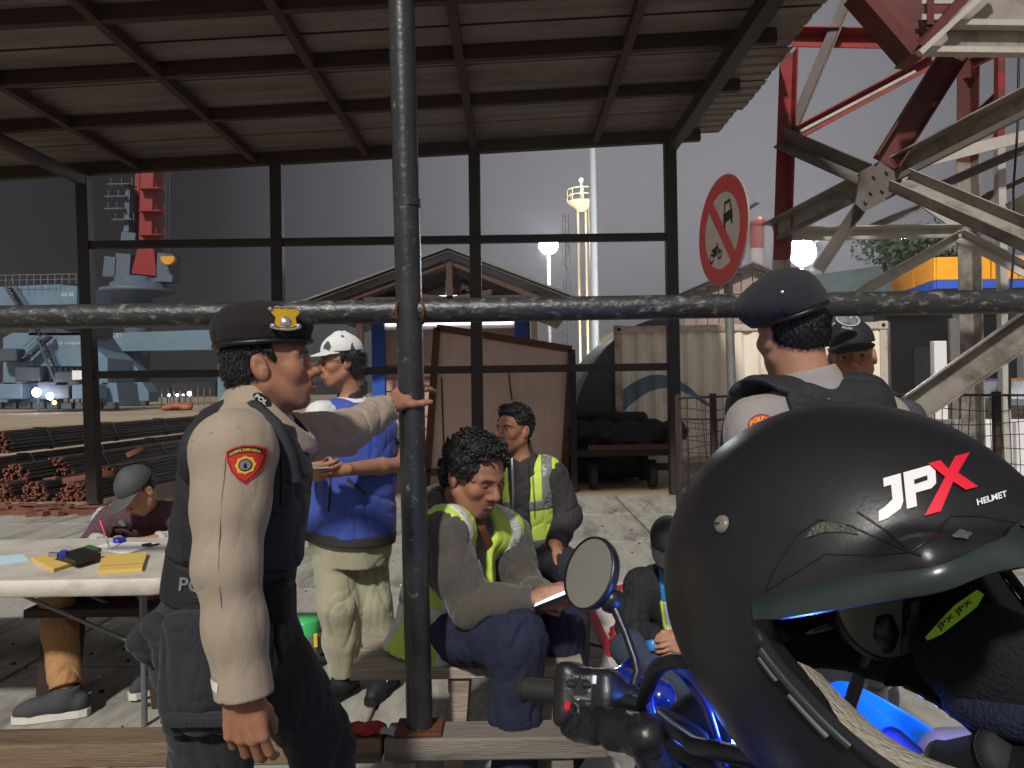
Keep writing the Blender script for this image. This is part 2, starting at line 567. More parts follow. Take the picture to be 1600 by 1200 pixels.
        for a in (0, 1):
            for b in (0, 1):
                for c in (0, 1):
                    cnt += S[a:a + N[0] - 1, b:b + N[1] - 1, c:c + N[2] - 1]
        cells = np.argwhere((cnt > 0) & (cnt < 8))
        idm = np.full(cnt.shape, -1, np.int32)
        idm[cells[:, 0], cells[:, 1], cells[:, 2]] = np.arange(len(cells))
        acc = np.zeros((len(cells), 3)); num = np.zeros(len(cells))
        corners = [(a, b, c) for a in (0, 1) for b in (0, 1) for c in (0, 1)]
        val = {q: V[cells[:, 0] + q[0], cells[:, 1] + q[1], cells[:, 2] + q[2]] for q in corners}
        for q in corners:
            for axx in range(3):
                if q[axx] == 0:
                    q2 = list(q); q2[axx] = 1; q2 = tuple(q2)
                    a, b = val[q], val[q2]
                    m = (a < 0) != (b < 0)
                    t = np.where(m, a / np.where(m, a - b, 1), 0)
                    pos = np.tile(np.array(q, float), (len(cells), 1)); pos[:, axx] += t
                    acc += pos * m[:, None]; num += m
        P = lo + (cells + acc / num[:, None]) * h
        F = []
        for axx in range(3):
            sl0 = [slice(1, N[i] - 1) for i in range(3)]; sl0[axx] = slice(0, N[axx] - 1)
            sl1 = list(sl0); sl1[axx] = slice(1, N[axx])
            A0 = S[tuple(sl0)]; A1 = S[tuple(sl1)]
            e = np.argwhere(A0 != A1)
            if len(e) == 0: continue
            sg = A0[e[:, 0], e[:, 1], e[:, 2]]
            e = e + np.array([1 if i != axx else 0 for i in range(3)])
            u, w = [(1, 2), (2, 0), (0, 1)][axx]
            du = np.zeros(3, int); du[u] = 1; dw = np.zeros(3, int); dw[w] = 1
            g = lambda t: idm[t[:, 0], t[:, 1], t[:, 2]]
            quad = np.stack([g(e - du - dw), g(e - dw), g(e), g(e - du)], 1)
            quad[~sg] = quad[~sg][:, ::-1]
            F.append(quad)
        F = np.concatenate(F)
        F = F[(F >= 0).all(1)]
        return P, F
    def march(s, O, D, tmax=0.5, off=0.0015, n=90):
        """points on the surface met from O along D; a miss is pulled towards the middle of the hits"""
        O = np.asarray(O, np.float32); D = np.asarray(D, np.float32)
        D = D / np.linalg.norm(D, axis=-1, keepdims=True); D = np.broadcast_to(D, O.shape)
        for rep in range(6):
            t = np.zeros(len(O), np.float32)
            for _ in range(n):
                d = s.eval(O + t[:, None] * D, 0.3)
                t = np.minimum(t + np.clip(d - off, -0.01, 0.03) * 0.6, tmax)
            miss = np.abs(s.eval(O + t[:, None] * D, 0.3) - off) > 0.01
            if not miss.any() or miss.all(): break
            O = O.copy(); O[miss] += 0.35 * (O[~miss].mean(0) - O[miss])
        return O + t[:, None] * D
    def normal(s, p, e=0.003):
        p = np.asarray(p, np.float32)
        q = np.array([p + e * (np.arange(3) == i) for i in range(3)] + [p - e * (np.arange(3) == i) for i in range(3)], np.float32)
        v = s.eval(q, 0.1)
        return unit(v[:3] - v[3:])

def relax(P, F, n=1, w=0.5):
    """light smoothing of a quad net"""
    for _ in range(n):
        acc = np.zeros_like(P); c = np.zeros(len(P))
        for i in range(4):
            a, b = F[:, i], F[:, (i + 1) % 4]
            for d in range(3):
                acc[:, d] += np.bincount(a, P[b, d], len(P)) + np.bincount(b, P[a, d], len(P))
            c += np.bincount(a, minlength=len(P)) + np.bincount(b, minlength=len(P))
        P = P + w * (acc / np.maximum(c, 1)[:, None] - P)
    return P

def coarsen(P, F, mask, cell):
    """merge the masked vertices on a coarse grid (areas that clothing covers); keeps the surface connected"""
    key = np.empty((len(P), 3), np.int64)
    key[mask] = np.floor(P[mask] / cell).astype(np.int64)
    nm = np.nonzero(~mask)[0]
    key[nm] = 0; key[nm, 0] = 10 ** 7 + np.arange(len(nm))
    _, inv, cnt = np.unique(key, axis=0, return_inverse=True, return_counts=True)
    inv = inv.ravel()
    Q = np.stack([np.bincount(inv, P[:, d]) for d in range(3)], 1) / cnt[:, None]
    T = np.concatenate([F[:, [0, 1, 2]], F[:, [0, 2, 3]]])
    T = inv[T]
    T = T[(T[:, 0] != T[:, 1]) & (T[:, 1] != T[:, 2]) & (T[:, 0] != T[:, 2])]
    _, i = np.unique(np.sort(T, 1), axis=0, return_index=True)
    return Q, T[np.sort(i)]

def solid(name, S, h, m, parent=None, paint=None, smooth_n=1, base=None, hide=None, lo=None, hi=None, **kw):
    P, F = S.net(h, lo, hi)
    if smooth_n: P = relax(P, F, smooth_n, 0.4)
    if hide is not None:
        P, F = coarsen(P, F, hide(P), 0.03)
    col = paint(P) if paint is not None else None
    off = wloc(parent) if parent is not None else (np.zeros(3) if base is None else np.asarray(base, float))
    o = link(name, np_mesh(name, P - off, F, True, col), m, parent, base)
    return meta(o, **kw) if kw else o

def decal(name, S, c, u, v, d, V2, F, m, parent, off=0.002, cuts=0, start=0.12, edge=0.0, label=None):
    """flat artwork (2-D verts) laid on a solid's surface, marching along d"""
    bm = bmesh.new()
    vs = [bm.verts.new((float(a), float(b), 0)) for a, b in V2]
    for f in F:
        try: bm.faces.new([vs[i] for i in f])
        except ValueError: pass
    bmesh.ops.triangulate(bm, faces=bm.faces)
    for _ in range(cuts):
        bmesh.ops.subdivide_edges(bm, edges=bm.edges, cuts=1, use_grid_fill=True)
        bmesh.ops.triangulate(bm, faces=bm.faces)
    me = bpy.data.meshes.new(name); bm.to_mesh(me); bm.free()
    Q = np.array([p.co[:] for p in me.vertices])
    c = np.asarray(c, float); u = unit(u); v = unit(v); d = unit(d)
    O = c + Q[:, :1] * u + Q[:, 1:2] * v - d * start
    W = S.march(O, d, 2.5 * start, off)
    me.vertices.foreach_set('co', (W - wloc(parent)).astype(np.float32).ravel())
    me.update()
    o = link(name, me, m, parent)
    if label: o['label'] = label
    return o

# ------------------------------------------------------------------ anatomy
def add_head(S, C, M, s=1.0, wide=1.0, nose=1.0, jaw=1.0, smile=0.0, mouth_open=0.0, lips=1.0, neck_to=None, neck_r=0.054, lids=0.0):
    """origin between the ears; local x right, y forward, z up"""
    S.setf(C, M, s)
    w = wide
    S.ell((0, -0.012, 0.036), (0.075 * w, 0.097, 0.084), 0.01)
    S.ell((0, 0.034, -0.018), (0.061 * w, 0.058, 0.084), 0.03)
    S.ell((0, 0.032, -0.070), (0.048 * w * jaw, 0.050, 0.040 * jaw), 0.03)
    S.ell((0, 0.066, -0.099), (0.020 * w, 0.017, 0.015), 0.022)
    for e in (-1, 1):
        S.cap((e * 0.053 * w * jaw, 0.000, -0.052), (e * 0.020, 0.058, -0.096), 0.018, 0.014, 0.025)
        S.ell((e * 0.045 * w, 0.062, -0.022), (0.021 * w, 0.022, 0.020 + 0.006 * smile), 0.022)
        S.cap((e * 0.012, 0.0875, 0.020), (e * 0.046, 0.073, 0.021), 0.010, 0.009, 0.016)
    for e in (-1, 1):
        S.ell((e * 0.031, 0.096, 0.001), (0.019, 0.014, 0.0125), 0.014, 's')
        S.ell((e * 0.031, 0.0715, 0.001), (0.0165, 0.0155, 0.0150), 0.006)
        # eyelid opening
        S.ell((e * 0.031, 0.0895, -0.0005 - 0.004 * lids), (0.0135, 0.010, 0.0046 * (1 - lids) + 0.0006), 0.002, 's')
    # nose
    S.cap((0, 0.090, 0.008), (0, 0.106 + 0.004 * nose, -0.026), 0.0078, 0.0105 * nose, 0.012)
    S.ell((0, 0.109 + 0.003 * nose, -0.031), (0.0125 * nose, 0.0115, 0.010), 0.008)
    for e in (-1, 1):
        S.ell((e * 0.0135 * nose, 0.098, -0.035), (0.0095 * nose, 0.012, 0.0085), 0.006)
        S.ell((e * 0.0075, 0.105, -0.0435), (0.0042, 0.007, 0.0035), 0.003, 's')
    # mouth
    S.ell((0, 0.079, -0.062), (0.030, 0.020, 0.024), 0.02)
    u = 0.005 * smile
    for e in (-1, 1):
        S.cap((0, 0.0975, -0.0565), (e * (0.021 + u), 0.086 - u, -0.0605 + u), 0.0062 * lips, 0.0034, 0.006)
        S.cap((0, 0.0965, -0.0695 - 0.004 * mouth_open), (e * (0.019 + u), 0.086 - u, -0.0650 + u), 0.0073 * lips, 0.0036, 0.006)
        S.cap((0, 0.1045, -0.0630 - 0.002 * mouth_open), (e * (0.024 + u), 0.0905 - u, -0.0625 + u), 0.0024 + 0.003 * mouth_open, 0.0018, 0.002, 's')
    S.ell((0, 0.0935, -0.0835), (0.016, 0.006, 0.006), 0.01, 's')
    # ears
    for e in (-1, 1):
        a = radians(18)
        R = np.array([[1, 0, 0], [0, cos(a), -sin(a)], [0, sin(a), cos(a)]])
        S.ell((e * 0.0775 * w, -0.012, -0.006), (0.010, 0.0195, 0.033), 0.006, 'u', R)
        S.ell((e * 0.0885 * w, -0.008, -0.002), (0.008, 0.0115, 0.020), 0.004, 's', R)
        S.ell((e * 0.081 * w, -0.003, -0.012), (0.006, 0.006, 0.008), 0.004)
    if neck_to is not None:
        S.setf()
        a = C + M @ (np.array([0, -0.022, -0.040]) * s)
        S.cap(a, neck_to, neck_r * s, neck_r * s * 1.12, 0.03)
    S.setf()

def head_paint(C, M, s, skin, lip=(0.75, 0.45, 0.42), brow=1.0, stub=0.0, hairline=None):
    skin = np.asarray(skin)
    def f(P):
        q = ((P - C) @ M) / s
        x, y, z = q[:, 0], q[:, 1], q[:, 2]
        c = np.tile(skin, (len(P), 1))
        n = vnoise(q * 60 + 3)
        c *= (0.93 + 0.14 * n)[:, None]
        inh = (np.abs(x) < 0.1) & (y > 0.02) & (np.abs(z) < 0.13)
        # cheeks and nose carry more blood
        red = np.exp(-(((np.abs(x) - 0.04) / 0.022) ** 2 + ((z + 0.028) / 0.022) ** 2)) + np.exp(-((x / 0.016) ** 2 + ((z + 0.03) / 0.016) ** 2))
        c *= 1 + (red * inh)[:, None] * np.array([0.05, -0.10, -0.12])
        lp = np.exp(-(np.maximum(np.abs(x) - 0.012, 0) / 0.010) ** 2 - ((z + 0.0632) / 0.0098) ** 4) * (y > 0.080)
        c = c * (1 - 0.75 * lp[:, None]) + 0.75 * lp[:, None] * skin * np.asarray(lip) * 1.25
        # brows: arched dark hair
        bz = 0.0215 + 0.05 * (np.abs(x) - 0.03) * (np.abs(x) < 0.034) - 0.28 * np.maximum(np.abs(x) - 0.038, 0)
        bw = np.exp(-((z - bz) / 0.0052) ** 4) * (np.abs(x) > 0.012) * (np.abs(x) < 0.053) * (y > 0.055) * brow
        bw = np.clip(bw * (0.6 + 0.7 * vnoise(q * np.array([260, 60, 260]))), 0, 0.92)
        c = c * (1 - bw[:, None]) + bw[:, None] * np.array([0.012, 0.009, 0.008])
        # moustache and stubble shadow
        if stub:
            st = np.exp(-((z + 0.048) / 0.008) ** 2 - (x / 0.024) ** 4) * (y > 0.08) + 0.7 * np.exp(-((z + 0.095) / 0.016) ** 2 - (x / 0.028) ** 4) * (y > 0.05)
            st = np.clip(st * stub * (0.5 + vnoise(q * 300)), 0, 0.7)
            c = c * (1 - st[:, None]) + st[:, None] * np.array([0.025, 0.02, 0.018])
        # nostril and ear hollows are simply deeper skin, left to the light
        if hairline is not None:
            hl = hairline(q)
            hl = np.clip(hl, 0, 1)[:, None]
            c = c * (1 - hl) + hl * np.array([0.010, 0.009, 0.009])
        return c
    return f

def add_eyes(C, M, s, parent, gaze=(0, 1, 0), which=(-1, 1)):
    for e in which:
        c = C + M @ (np.array([e * 0.031, 0.0715, 0.001]) * s); r = 0.0146 * s
        n, k = 18, 14
        gz = M @ unit(gaze)
        f = frame(gz, M[:, 2])
        V = [c + f @ A(0, r, 0)]; cl = [(0.004, 0.003, 0.003)]
        ring = []
        for i in range(1, k):
            a = pi * i / k
            for j in range(n):
                t = 2 * pi * j / n
                V.append(c + f @ A(r * sin(a) * cos(t), r * cos(a), r * sin(a) * sin(t)))
                cl.append((0.004, 0.003, 0.003) if a < 0.26 else ((0.02, 0.010, 0.006) if a < 0.46 else (0.62, 0.58, 0.54)))
        V.append(c - f @ A(0, r, 0)); cl.append((0.6, 0.5, 0.5))
        F = [(0, 1 + j, 1 + (j + 1) % n) for j in range(n)]
        for i in range(k - 2):
            for j in range(n):
                F.append((1 + i * n + j, 1 + (i + 1) * n + j, 1 + (i + 1) * n + (j + 1) % n, 1 + i * n + (j + 1) % n))
        b = 1 + (k - 2) * n
        F += [(b + j, len(V) - 1, b + (j + 1) % n) for j in range(n)]
        me = np_mesh('eye', np.array(V) - wloc(parent), F, True, np.array(cl))
        link('eye', me, mat('eye surface', (200, 195, 190), 0.12, vcol=True, var=0.02), parent)

def add_hand(S, W, D, T, s=1.0, curl=(0.3, 0.35, 0.4, 0.45), spread=0.10, thumb=(0.7, 0.25, 0.3), bend=0.0, k=0.0032):
    """W wrist, D direction of the palm, T side of the thumb (makes left and right), palm side is -(T x D) flipped by caller's choice of T.
    thumb = (angle out from the palm, swing towards palm side, tip bend)"""
    D = unit(D); T = unit(np.asarray(T) - D * np.dot(T, D)); N = add_hand.side * np.cross(T, D)       # N: back of the hand
    L = lambda x, y, z: np.asarray(W) + s * (x * T + y * D + z * N)
    S.setf()
    S.cap(L(0, -0.02, 0), L(0, 0.016, 0), 0.024 * s, 0.024 * s, 0.012)
    kn = [(0.029, 0.090), (0.009, 0.094), (-0.012, 0.089), (-0.031, 0.079)]
    for i, (x, y) in enumerate(kn):
        S.cap(L(x * 0.62, 0.012, 0), L(x, y, 0.002), 0.0145 * s, 0.0112 * s, 0.009)
    S.cap(L(0.015, 0.02, -0.008), L(0.026, 0.06, -0.008), 0.017 * s, 0.012 * s, 0.014)     # ball of the thumb
    S.cap(L(-0.022, 0.02, -0.006), L(-0.028, 0.06, -0.006), 0.014 * s, 0.011 * s, 0.014)   # heel of the hand
    ln = [(0.040, 0.025, 0.021), (0.045, 0.029, 0.022), (0.042, 0.026, 0.022), (0.033, 0.020, 0.019)]
    rad = [0.0088, 0.0092, 0.0086, 0.0076]
    for i, (x, y) in enumerate(kn):
        p = L(x, y, 0.001); a = curl[i]
        sp = spread * (1.0, 0.3, -0.4, -1.1)[i]
        base = unit(D + sp * T)
        ang = a * 0.9
        pts = [p]
        for j in range(3):
            dirv = cos(ang) * base - sin(ang) * N
            p = p + s * ln[i][j] * dirv; pts.append(p)
            ang += a * (1.15, 0.8, 0)[j]
        r = rad[i] * s
        S.chain(pts, [r * 1.08, r, r * 0.93, r * 0.82], k * s)
    o, sw, tb = thumb
    p = L(0.020, 0.022, -0.006)
    d1 = unit(cos(o) * D + sin(o) * T - sw * N)
    d2 = unit(d1 + tb * (D * 0.7 - T * 0.5 - N * 0.3)); d3 = unit(d2 + tb * (D * 0.7 - T * 0.5 - N * 0.3))
    a = p + s * 0.040 * d1; b = a + s * 0.032 * d2; c = b + s * 0.024 * d3
    S.chain([p, a, b, c], [0.0135 * s, 0.0112 * s, 0.0102 * s, 0.0082 * s], 0.008 * s)
add_hand.side = 1.0

TORSO = [(-0.10, .150, .105, -.01), (-0.02, .168, .118, -.012), (0.08, .160, .112, -.004), (0.18, .148, .104, 0.0), (0.28, .160, .112, 0.004),
         (0.38, .172, .118, 0.0), (0.45, .160, .104, -.008), (0.50, .120, .080, -.012), (0.54, .070, .062, -.012)]

def body_core(S, J, fat=1.0, thin=0.8):
    """trunk and limbs (mostly clothed); J holds world joints"""
    pel, nk = J['pelvis'], J['neck']
    M = J['trunk']
    L = np.linalg.norm(nk - pel)
    S.setf(pel, M, L / 0.54)
    S.loft([(z, a * fat * 0.9, b * fat * 0.9, o) for z, a, b, o in TORSO], 0.03)
    S.setf()
    for e in ('r', 'l'):
        sh, el, wr = J['sh_' + e], J['el_' + e], J['wr_' + e]
        S.cap(nk - (nk - pel) / L * 0.03, sh, 0.05, 0.045, 0.04)
        S.cap(sh, el, 0.044 * thin, 0.036 * thin, 0.02)
        S.cap(el, el + (wr - el) * 0.35, 0.037 * J.get('arm', 1), 0.040 * J.get('arm', 1), 0.02)
        S.cap(el + (wr - el) * 0.35, wr, 0.040 * J.get('arm', 1), 0.0265, 0.02)
        hp, kn, an, to = J['hip_' + e], J['kn_' + e], J['an_' + e], J['toe_' + e]
        S.cap(hp, kn, 0.075 * thin, 0.050 * thin, 0.04)
        S.cap(kn, kn + (an - kn) * 0.35, 0.048 * thin, 0.050 * thin, 0.02)
        S.cap(kn + (an - kn) * 0.35, an, 0.050 * thin, 0.034, 0.02)
        S.cap(an, to, 0.032, 0.022, 0.02)

def add_legs(S, J, r=(0.095, 0.072, 0.062, 0.058), k=0.05, hem=0.0, fat=1.0):
    """trouser legs; r at hip, knee, calf, hem"""
    for e in ('r', 'l'):
        hp, kn, an = J['hip_' + e], J['kn_' + e], J['an_' + e]
        S.cap(hp, kn, r[0], r[1], k)
        m = kn + (an - kn) * 0.45; b = an + unit(an - kn) * hem
        S.cap(kn, m, r[1], r[2], 0.03); S.cap(m, b, r[2], r[3], 0.02)

def shoe(parent, an, toe, mats, s=1.0, sole_h=0.028, label=None):
    """low shoe: upper and sole; ankle joint an, toe tip toe (both world), standing flat under the ankle"""
    an = np.asarray(an, float); toe = np.asarray(toe, float)
    F = toe - an; F[2] = 0; F = unit(F)
    g = np.array([an[0], an[1], toe[2] - 0.03])
    M = frame(F)
    S = SDF(); S.setf(g, M, s)
    S.cap((0, -0.045, 0.055), (0, 0.02, 0.060), 0.040, 0.043, 0.02)
    S.cap((0, 0.0, 0.085), (0, -0.01, 0.105), 0.044, 0.043, 0.02)
    S.cap((0, 0.02, 0.062), (-0.003, 0.12, 0.042), 0.043, 0.036, 0.03)
    S.cap((-0.003, 0.12, 0.04), (-0.003, 0.16, 0.036), 0.038, 0.030, 0.03)
    S.half((0, 0, sole_h - 0.004), (0, 0, -1)); S.half((0, 0, 0.118), (0, 0, 1))
    S.setf()
    u = solid('shoe', S, 0.006, mats[0], parent)
    if label: u['label'] = label
    B = MB(); pr = []
    out = [(0.0, -0.088), (0.026, -0.080), (0.038, -0.05), (0.036, 0.0), (0.042, 0.08), (0.042, 0.13), (0.028, 0.18), (0.0, 0.197),
           (-0.028, 0.185), (-0.043, 0.13), (-0.042, 0.08), (-0.034, 0.0), (-0.036, -0.05), (-0.026, -0.080)]
    B.prism([g + s * (M @ A(x, y, 0.0)) for x, y in out], A(0, 0, sole_h * s))
    B.build('sole', mats[1], u)
    return u

def tubepart(name, pts, r, m, parent, n=8, label=None):
    o = MB().tube(pts, r, n).build(name, m, parent)
    if label: o['label'] = label
    return o

# ================================================================== THE SETTING
M_asphalt = mat('yard asphalt', (158, 140, 116), 0.85, var=0.30, scale=0.35, bump=0.3, bscale=25, dirt=(92, 86, 78), dscale=0.09, damt=0.75)
M_slab = mat('broomed concrete', (158, 155, 146), 0.9, var=0.16, scale=5, bump=0.5, bscale=18, stretch=(4.0, 1.0, 1.0), dirt=(104, 100, 93), dscale=0.9, damt=0.8)
B = MB(); B.add([(-700, -60, -0.03), (700, -60, -0.03), (700, 1400, -0.03), (-700, 1400, -0.03)], [(0, 1, 2, 3)])
B.build('ground', M_asphalt, base=(0, 0, 0), kind='structure')

pave = thing('pavement', (0, 0, -0.025), None, None); pave['kind'] = 'structure'
slab_me = []
for k in range(3):
    b = MB().box((0, 0, 0), (1.976, 1.476, 0.05), bev=0.006); slab_me.append(b.mesh('slab'))
i = 0
for iy in range(-1, 6):
    for ix in range(-4, 5):
        o = link('slab', slab_me[i % 3], M_slab, pave)
        o.location = (ix * 2.0 + 0.35, 1.0 + iy * 1.5 + 0.75, rnd.uniform(-0.004, 0.003)); i += 1

# ------------------------------------------------------------------ steel pipe barrier close to the camera
M_pipe = mat('chipped black pipe paint', (42, 44, 46), 0.36, var=0.35, scale=9, bump=0.18, bscale=45, dirt=(140, 140, 138), dscale=34, damt=0.85, thresh=0.615)
M_pipe_top = mat('worn black pipe paint', (44, 45, 46), 0.38, var=0.4, scale=14, bump=0.35, bscale=70, dirt=(150, 147, 140), dscale=42, damt=0.75, thresh=0.56, stretch=(0.6, 1, 1))
M_rust = mat('rust', (92, 50, 30), 0.9, var=0.35, scale=30, bump=0.5, bscale=90)
DP = 2.40
pole_b, pole_t = at(656, 1138, DP), at(627, 0, DP)
pole_t = pole_b + (pole_t - pole_b) * 1.18
bar_th = thing('pipe_barrier', (pole_b[0], pole_b[1], 0), 'black chipped steel pipe post with a long cross rail, standing on a wooden beam', 'barrier')
rp = 0.0425
B = MB()
n = 34
pts = [pole_b + (pole_t - pole_b) * i / n for i in range(n + 1)]
B.tube(pts, [rp + 0.0006 * sin(i * 2.1) for i in range(n + 1)], 28).build('post', M_pipe, bar_th)
rail_l, rail_r = at(-260, 500.5, DP + 0.01), at(1900, 466, DP + 0.01)
cr = at(643, 487, DP)
n = 40
B = MB(); pts = [rail_l + (rail_r - rail_l) * i / n for i in range(n + 1)]
B.tube(pts, 0.0395, 28).build('rail', M_pipe_top, bar_th)
# weld beads where rail meets post, joint sleeve higher up
for sx in (-1, 1):
    B = MB(); ring = []
    for k in range(25):
        a = 2 * pi * k / 24
        ring.append(cr + A(sx * (0.030 + 0.014 * abs(cos(a)) ** 1.5), -0.040 * cos(a) * 1.02, 0.041 * sin(a)))
    o = B.tube(ring, 0.0045, 6, caps=False).build('weld_bead', M_rust, bar_th)
q = at(637, 318, DP)
B = MB().tube([q - A(0, 0, .012), q + A(0, 0, .012)], 0.0436, 28); B.build('coupling', M_pipe, bar_th)
fl = pole_b + A(0, 0, 0.003)
B = MB().box(fl + A(0, 0, 0.0), (0.15, 0.12, 0.012), bev=0.003); B.build('base_plate', M_rust, bar_th)

# wooden beam that carries the barrier, with short blocks under it
M_plank = mat('weathered plank', (118, 100, 78), 0.85, var=0.35, scale=6, bump=0.5, bscale=30, stretch=(0.6, 6, 6), dirt=(60, 44, 34), dscale=3, damt=0.8)
M_plank2 = mat('grey weathered wood', (120, 112, 104), 0.85, var=0.3, scale=6, bump=0.5, bscale=30, stretch=(0.6, 6, 6), dirt=(66, 58, 52), dscale=3, damt=0.7)
b_top = pole_b[2] - 0.004
beam = thing('wooden_beam', (-0.8, DP, 0), 'low weathered wooden beam that the pipe post stands on', 'beam')
xe = at(945, 1160, DP)[0]
B = MB().box(((-3.2 - 0.43) / 2, DP - 0.005, b_top - 0.0375), (2.77, 0.125, 0.075), bev=0.006); B.build('plank', M_plank, beam)
B = MB().box(((-0.42 + xe) / 2, DP - 0.005, b_top - 0.035), (xe + 0.42, 0.13, 0.07), bev=0.006); B.build('plank', M_plank2, beam)
for x in (-2.9, -1.45, -0.36, 0.14):
    B = MB().box((x, DP - 0.005, (b_top - 0.077) / 2), (0.07, 0.09, b_top - 0.077), bev=0.004); B.build('leg', M_plank2, beam)
M_litter = mat('crumpled wrapper', (170, 170, 175), 0.3, var=0.2, scale=30, bump=0.6, bscale=70)
M_litr = mat('red wrapper', (150, 40, 34), 0.4, var=0.2, scale=30, bump=0.6, bscale=70)
def crumple(c, sx, sy, h, seed):
    r_ = random.Random(seed); P = []
    for i in range(7):
        P.append([np.asarray(c) + A((i / 6 - .5) * sx, (j / 5 - .5) * sy, r_.random() * h) for j in range(6)])
    return MB().grid(P, False)
o = crumple(A(-0.50, DP - 0.01, b_top + 0.002), 0.13, 0.09, 0.016, 3).build('wrapper', M_litr, base=(-0.5, DP - .01, b_top), label='red crumpled wrapper lying on the wooden beam left of the pipe post', category='wrapper')
o = crumple(A(-0.405, DP - 0.02, b_top + 0.002), 0.07, 0.06, 0.012, 9).build('foil', M_litter, base=(-0.4, DP - .02, b_top), label='silver scrap of foil lying on the wooden beam beside the pipe post', category='wrapper')
# ------------------------------------------------------------------ open shed with a ribbed sheet roof
M_frame = mat('dark steel', (36, 30, 27), 0.6, var=0.3, scale=6, bump=0.2, bscale=40)
M_frame2 = mat('rusty dark steel', (52, 38, 32), 0.7, var=0.3, scale=6, bump=0.2, bscale=40)
M_sheet = mat('old roof sheet', (116, 106, 104), 0.6, var=0.22, scale=1.3, bump=0.15, bscale=20, dirt=(84, 74, 70), dscale=1.2, damt=0.6, stretch=(0.5, 2, 1))
DS = 10.0
pxs = [(130, 275, 148, 778), (432, 250, 440, 790), (741, 233, 748, 800), (1046, 212, 1056, 800)]
shed = thing('open_shed', (-1.5, DS, 0), 'open steel shed with a ribbed sheet roof and a gridded back wall of dark bars', 'shed')
tops = []
for (x0, y0, x1, y1) in pxs:
    t = at(x0, y0, DS); b = at(x1, y1, DS); b = b + (t - b) * (-(b[2]) / (t[2] - b[2]))
    tops.append((t, b))
    B = MB().bar(b, t, 0.155, 0.155, up=(0, 1, 0), bev=0.01); B.build('post', M_frame, shed)
for (ya, yb) in ((383, 370), (586, 573)):
    l, r = at(140, ya, DS), at(1050, yb, DS)
    B = MB().bar(l, r, 0.09, 0.10); B.build('rail', M_frame, shed)
# roof plane z = zr(x)
tl, tr = at(-60, 276, DS), at(1046, 214, DS)
def zr(x): return tl[2] + (tr[2] - tl[2]) * (x - tl[0]) / (tr[0] - tl[0])
XL, XR = at(10, 285, DS)[0] - 0.25, at(1128, 205, DS)[0]
Y0, Y1 = 5.15, DS + 0.05
B = MB().bar(A(XL, DS, zr(XL) - 0.0), A(XR - 0.3, DS, zr(XR - 0.3) - 0.0), 0.10, 0.15); B.build('eave_beam', M_frame2, shed)
for y in (8.42, 7.25, 6.15):
    B = MB().bar(A(XL, y, zr(XL) + 0.02), A(XR - 0.25, y, zr(XR - .25) + 0.02), 0.08, 0.13); B.build('purlin', M_frame2, shed)
for px in (218, 400, 573, 741, 930):
    x = at(px, 250, DS)[0]
    B = MB().bar(A(x, Y0, zr(x) + 0.0), A(x, DS - 0.06, zr(x) + 0.0), 0.085, 0.10); B.build('rafter', M_frame2, shed)
x = at(1046, 214, DS)[0]
B = MB().bar(A(x + 0.05, Y0, zr(x) - 0.12), A(x + 0.02, DS - 0.05, zr(x) - 0.12), 0.13, 0.16); B.build('edge_beam', M_frame, shed)
B = MB().bar(A(x + 0.22, Y0, zr(x) - 0.02), A(x + 0.19, DS - 0.05, zr(x) - 0.02), 0.05, 0.06); B.build('edge_beam', M_frame, shed)
x = at(133, 296, DS)[0]
B = MB().bar(A(x, Y0, zr(x) - 0.16), A(x, DS + 0.1, zr(x) - 0.16), 0.10, 0.13); B.build('edge_beam', M_frame2, shed)
ys = np.linspace(Y0, Y1 + 0.1, 7)
for k in range(6):
    ya, yb = ys[k], ys[k + 1] + 0.05
    xr = XR + rnd.uniform(-0.05, 0.10); dz = 0.004 * (k % 2) + 0.085
    prof = []; y = ya; p = (yb - ya) / 4
    for j in range(4):
        prof += [(y, 0.0), (y + p * 0.62, 0.0), (y + p * 0.70, 0.020), (y + p * 0.90, 0.020)]
        y += p
    prof.append((yb, 0.0))
    rows = [[A(xx, yy, zr(xx) + dz + zz) for yy, zz in prof] for xx in np.linspace(XL - 0.1, xr, 12)]
    rows2 = [[q_ + A(0, 0, 0.004) for q_ in row] for row in rows]
    B = MB().grid(rows, False).grid(rows2, False); B.build('roof_sheet', M_sheet, shed)

# ------------------------------------------------------------------ lattice tower of painted steel angles (right)
M_red = mat('flaking red paint', (138, 34, 32), 0.6, var=0.25, scale=5, bump=0.2, bscale=40, dirt=(70, 48, 42), dscale=4, damt=0.85)
M_dred = mat('dull dark red paint', (92, 34, 28), 0.6, var=0.25, scale=5, bump=0.2, bscale=40, dirt=(52, 38, 34), dscale=3, damt=0.7)
M_white = mat('flaking white paint', (172, 166, 158), 0.6, var=0.12, scale=5, bump=0.2, bscale=40, dirt=(122, 110, 98), dscale=4, damt=0.7, thresh=0.56)
M_gst = mat('dirty grey steel', (142, 134, 126), 0.55, var=0.25, scale=4, bump=0.25, bscale=40, dirt=(74, 64, 58), dscale=2.5, damt=0.8)
M_dst = mat('dirty dark steel', (98, 90, 84), 0.6, var=0.25, scale=4, bump=0.25, bscale=40, dirt=(120, 112, 104), dscale=3.5, damt=0.6, thresh=0.58)
tw_base = on_ground(1217, 800); tw_base = A(at(1217, 700, 8)[0], 8.0, 0)
tower = thing('lattice_tower', tw_base, 'red and white painted lattice tower of steel angles with a platform, beside the shed', 'tower')
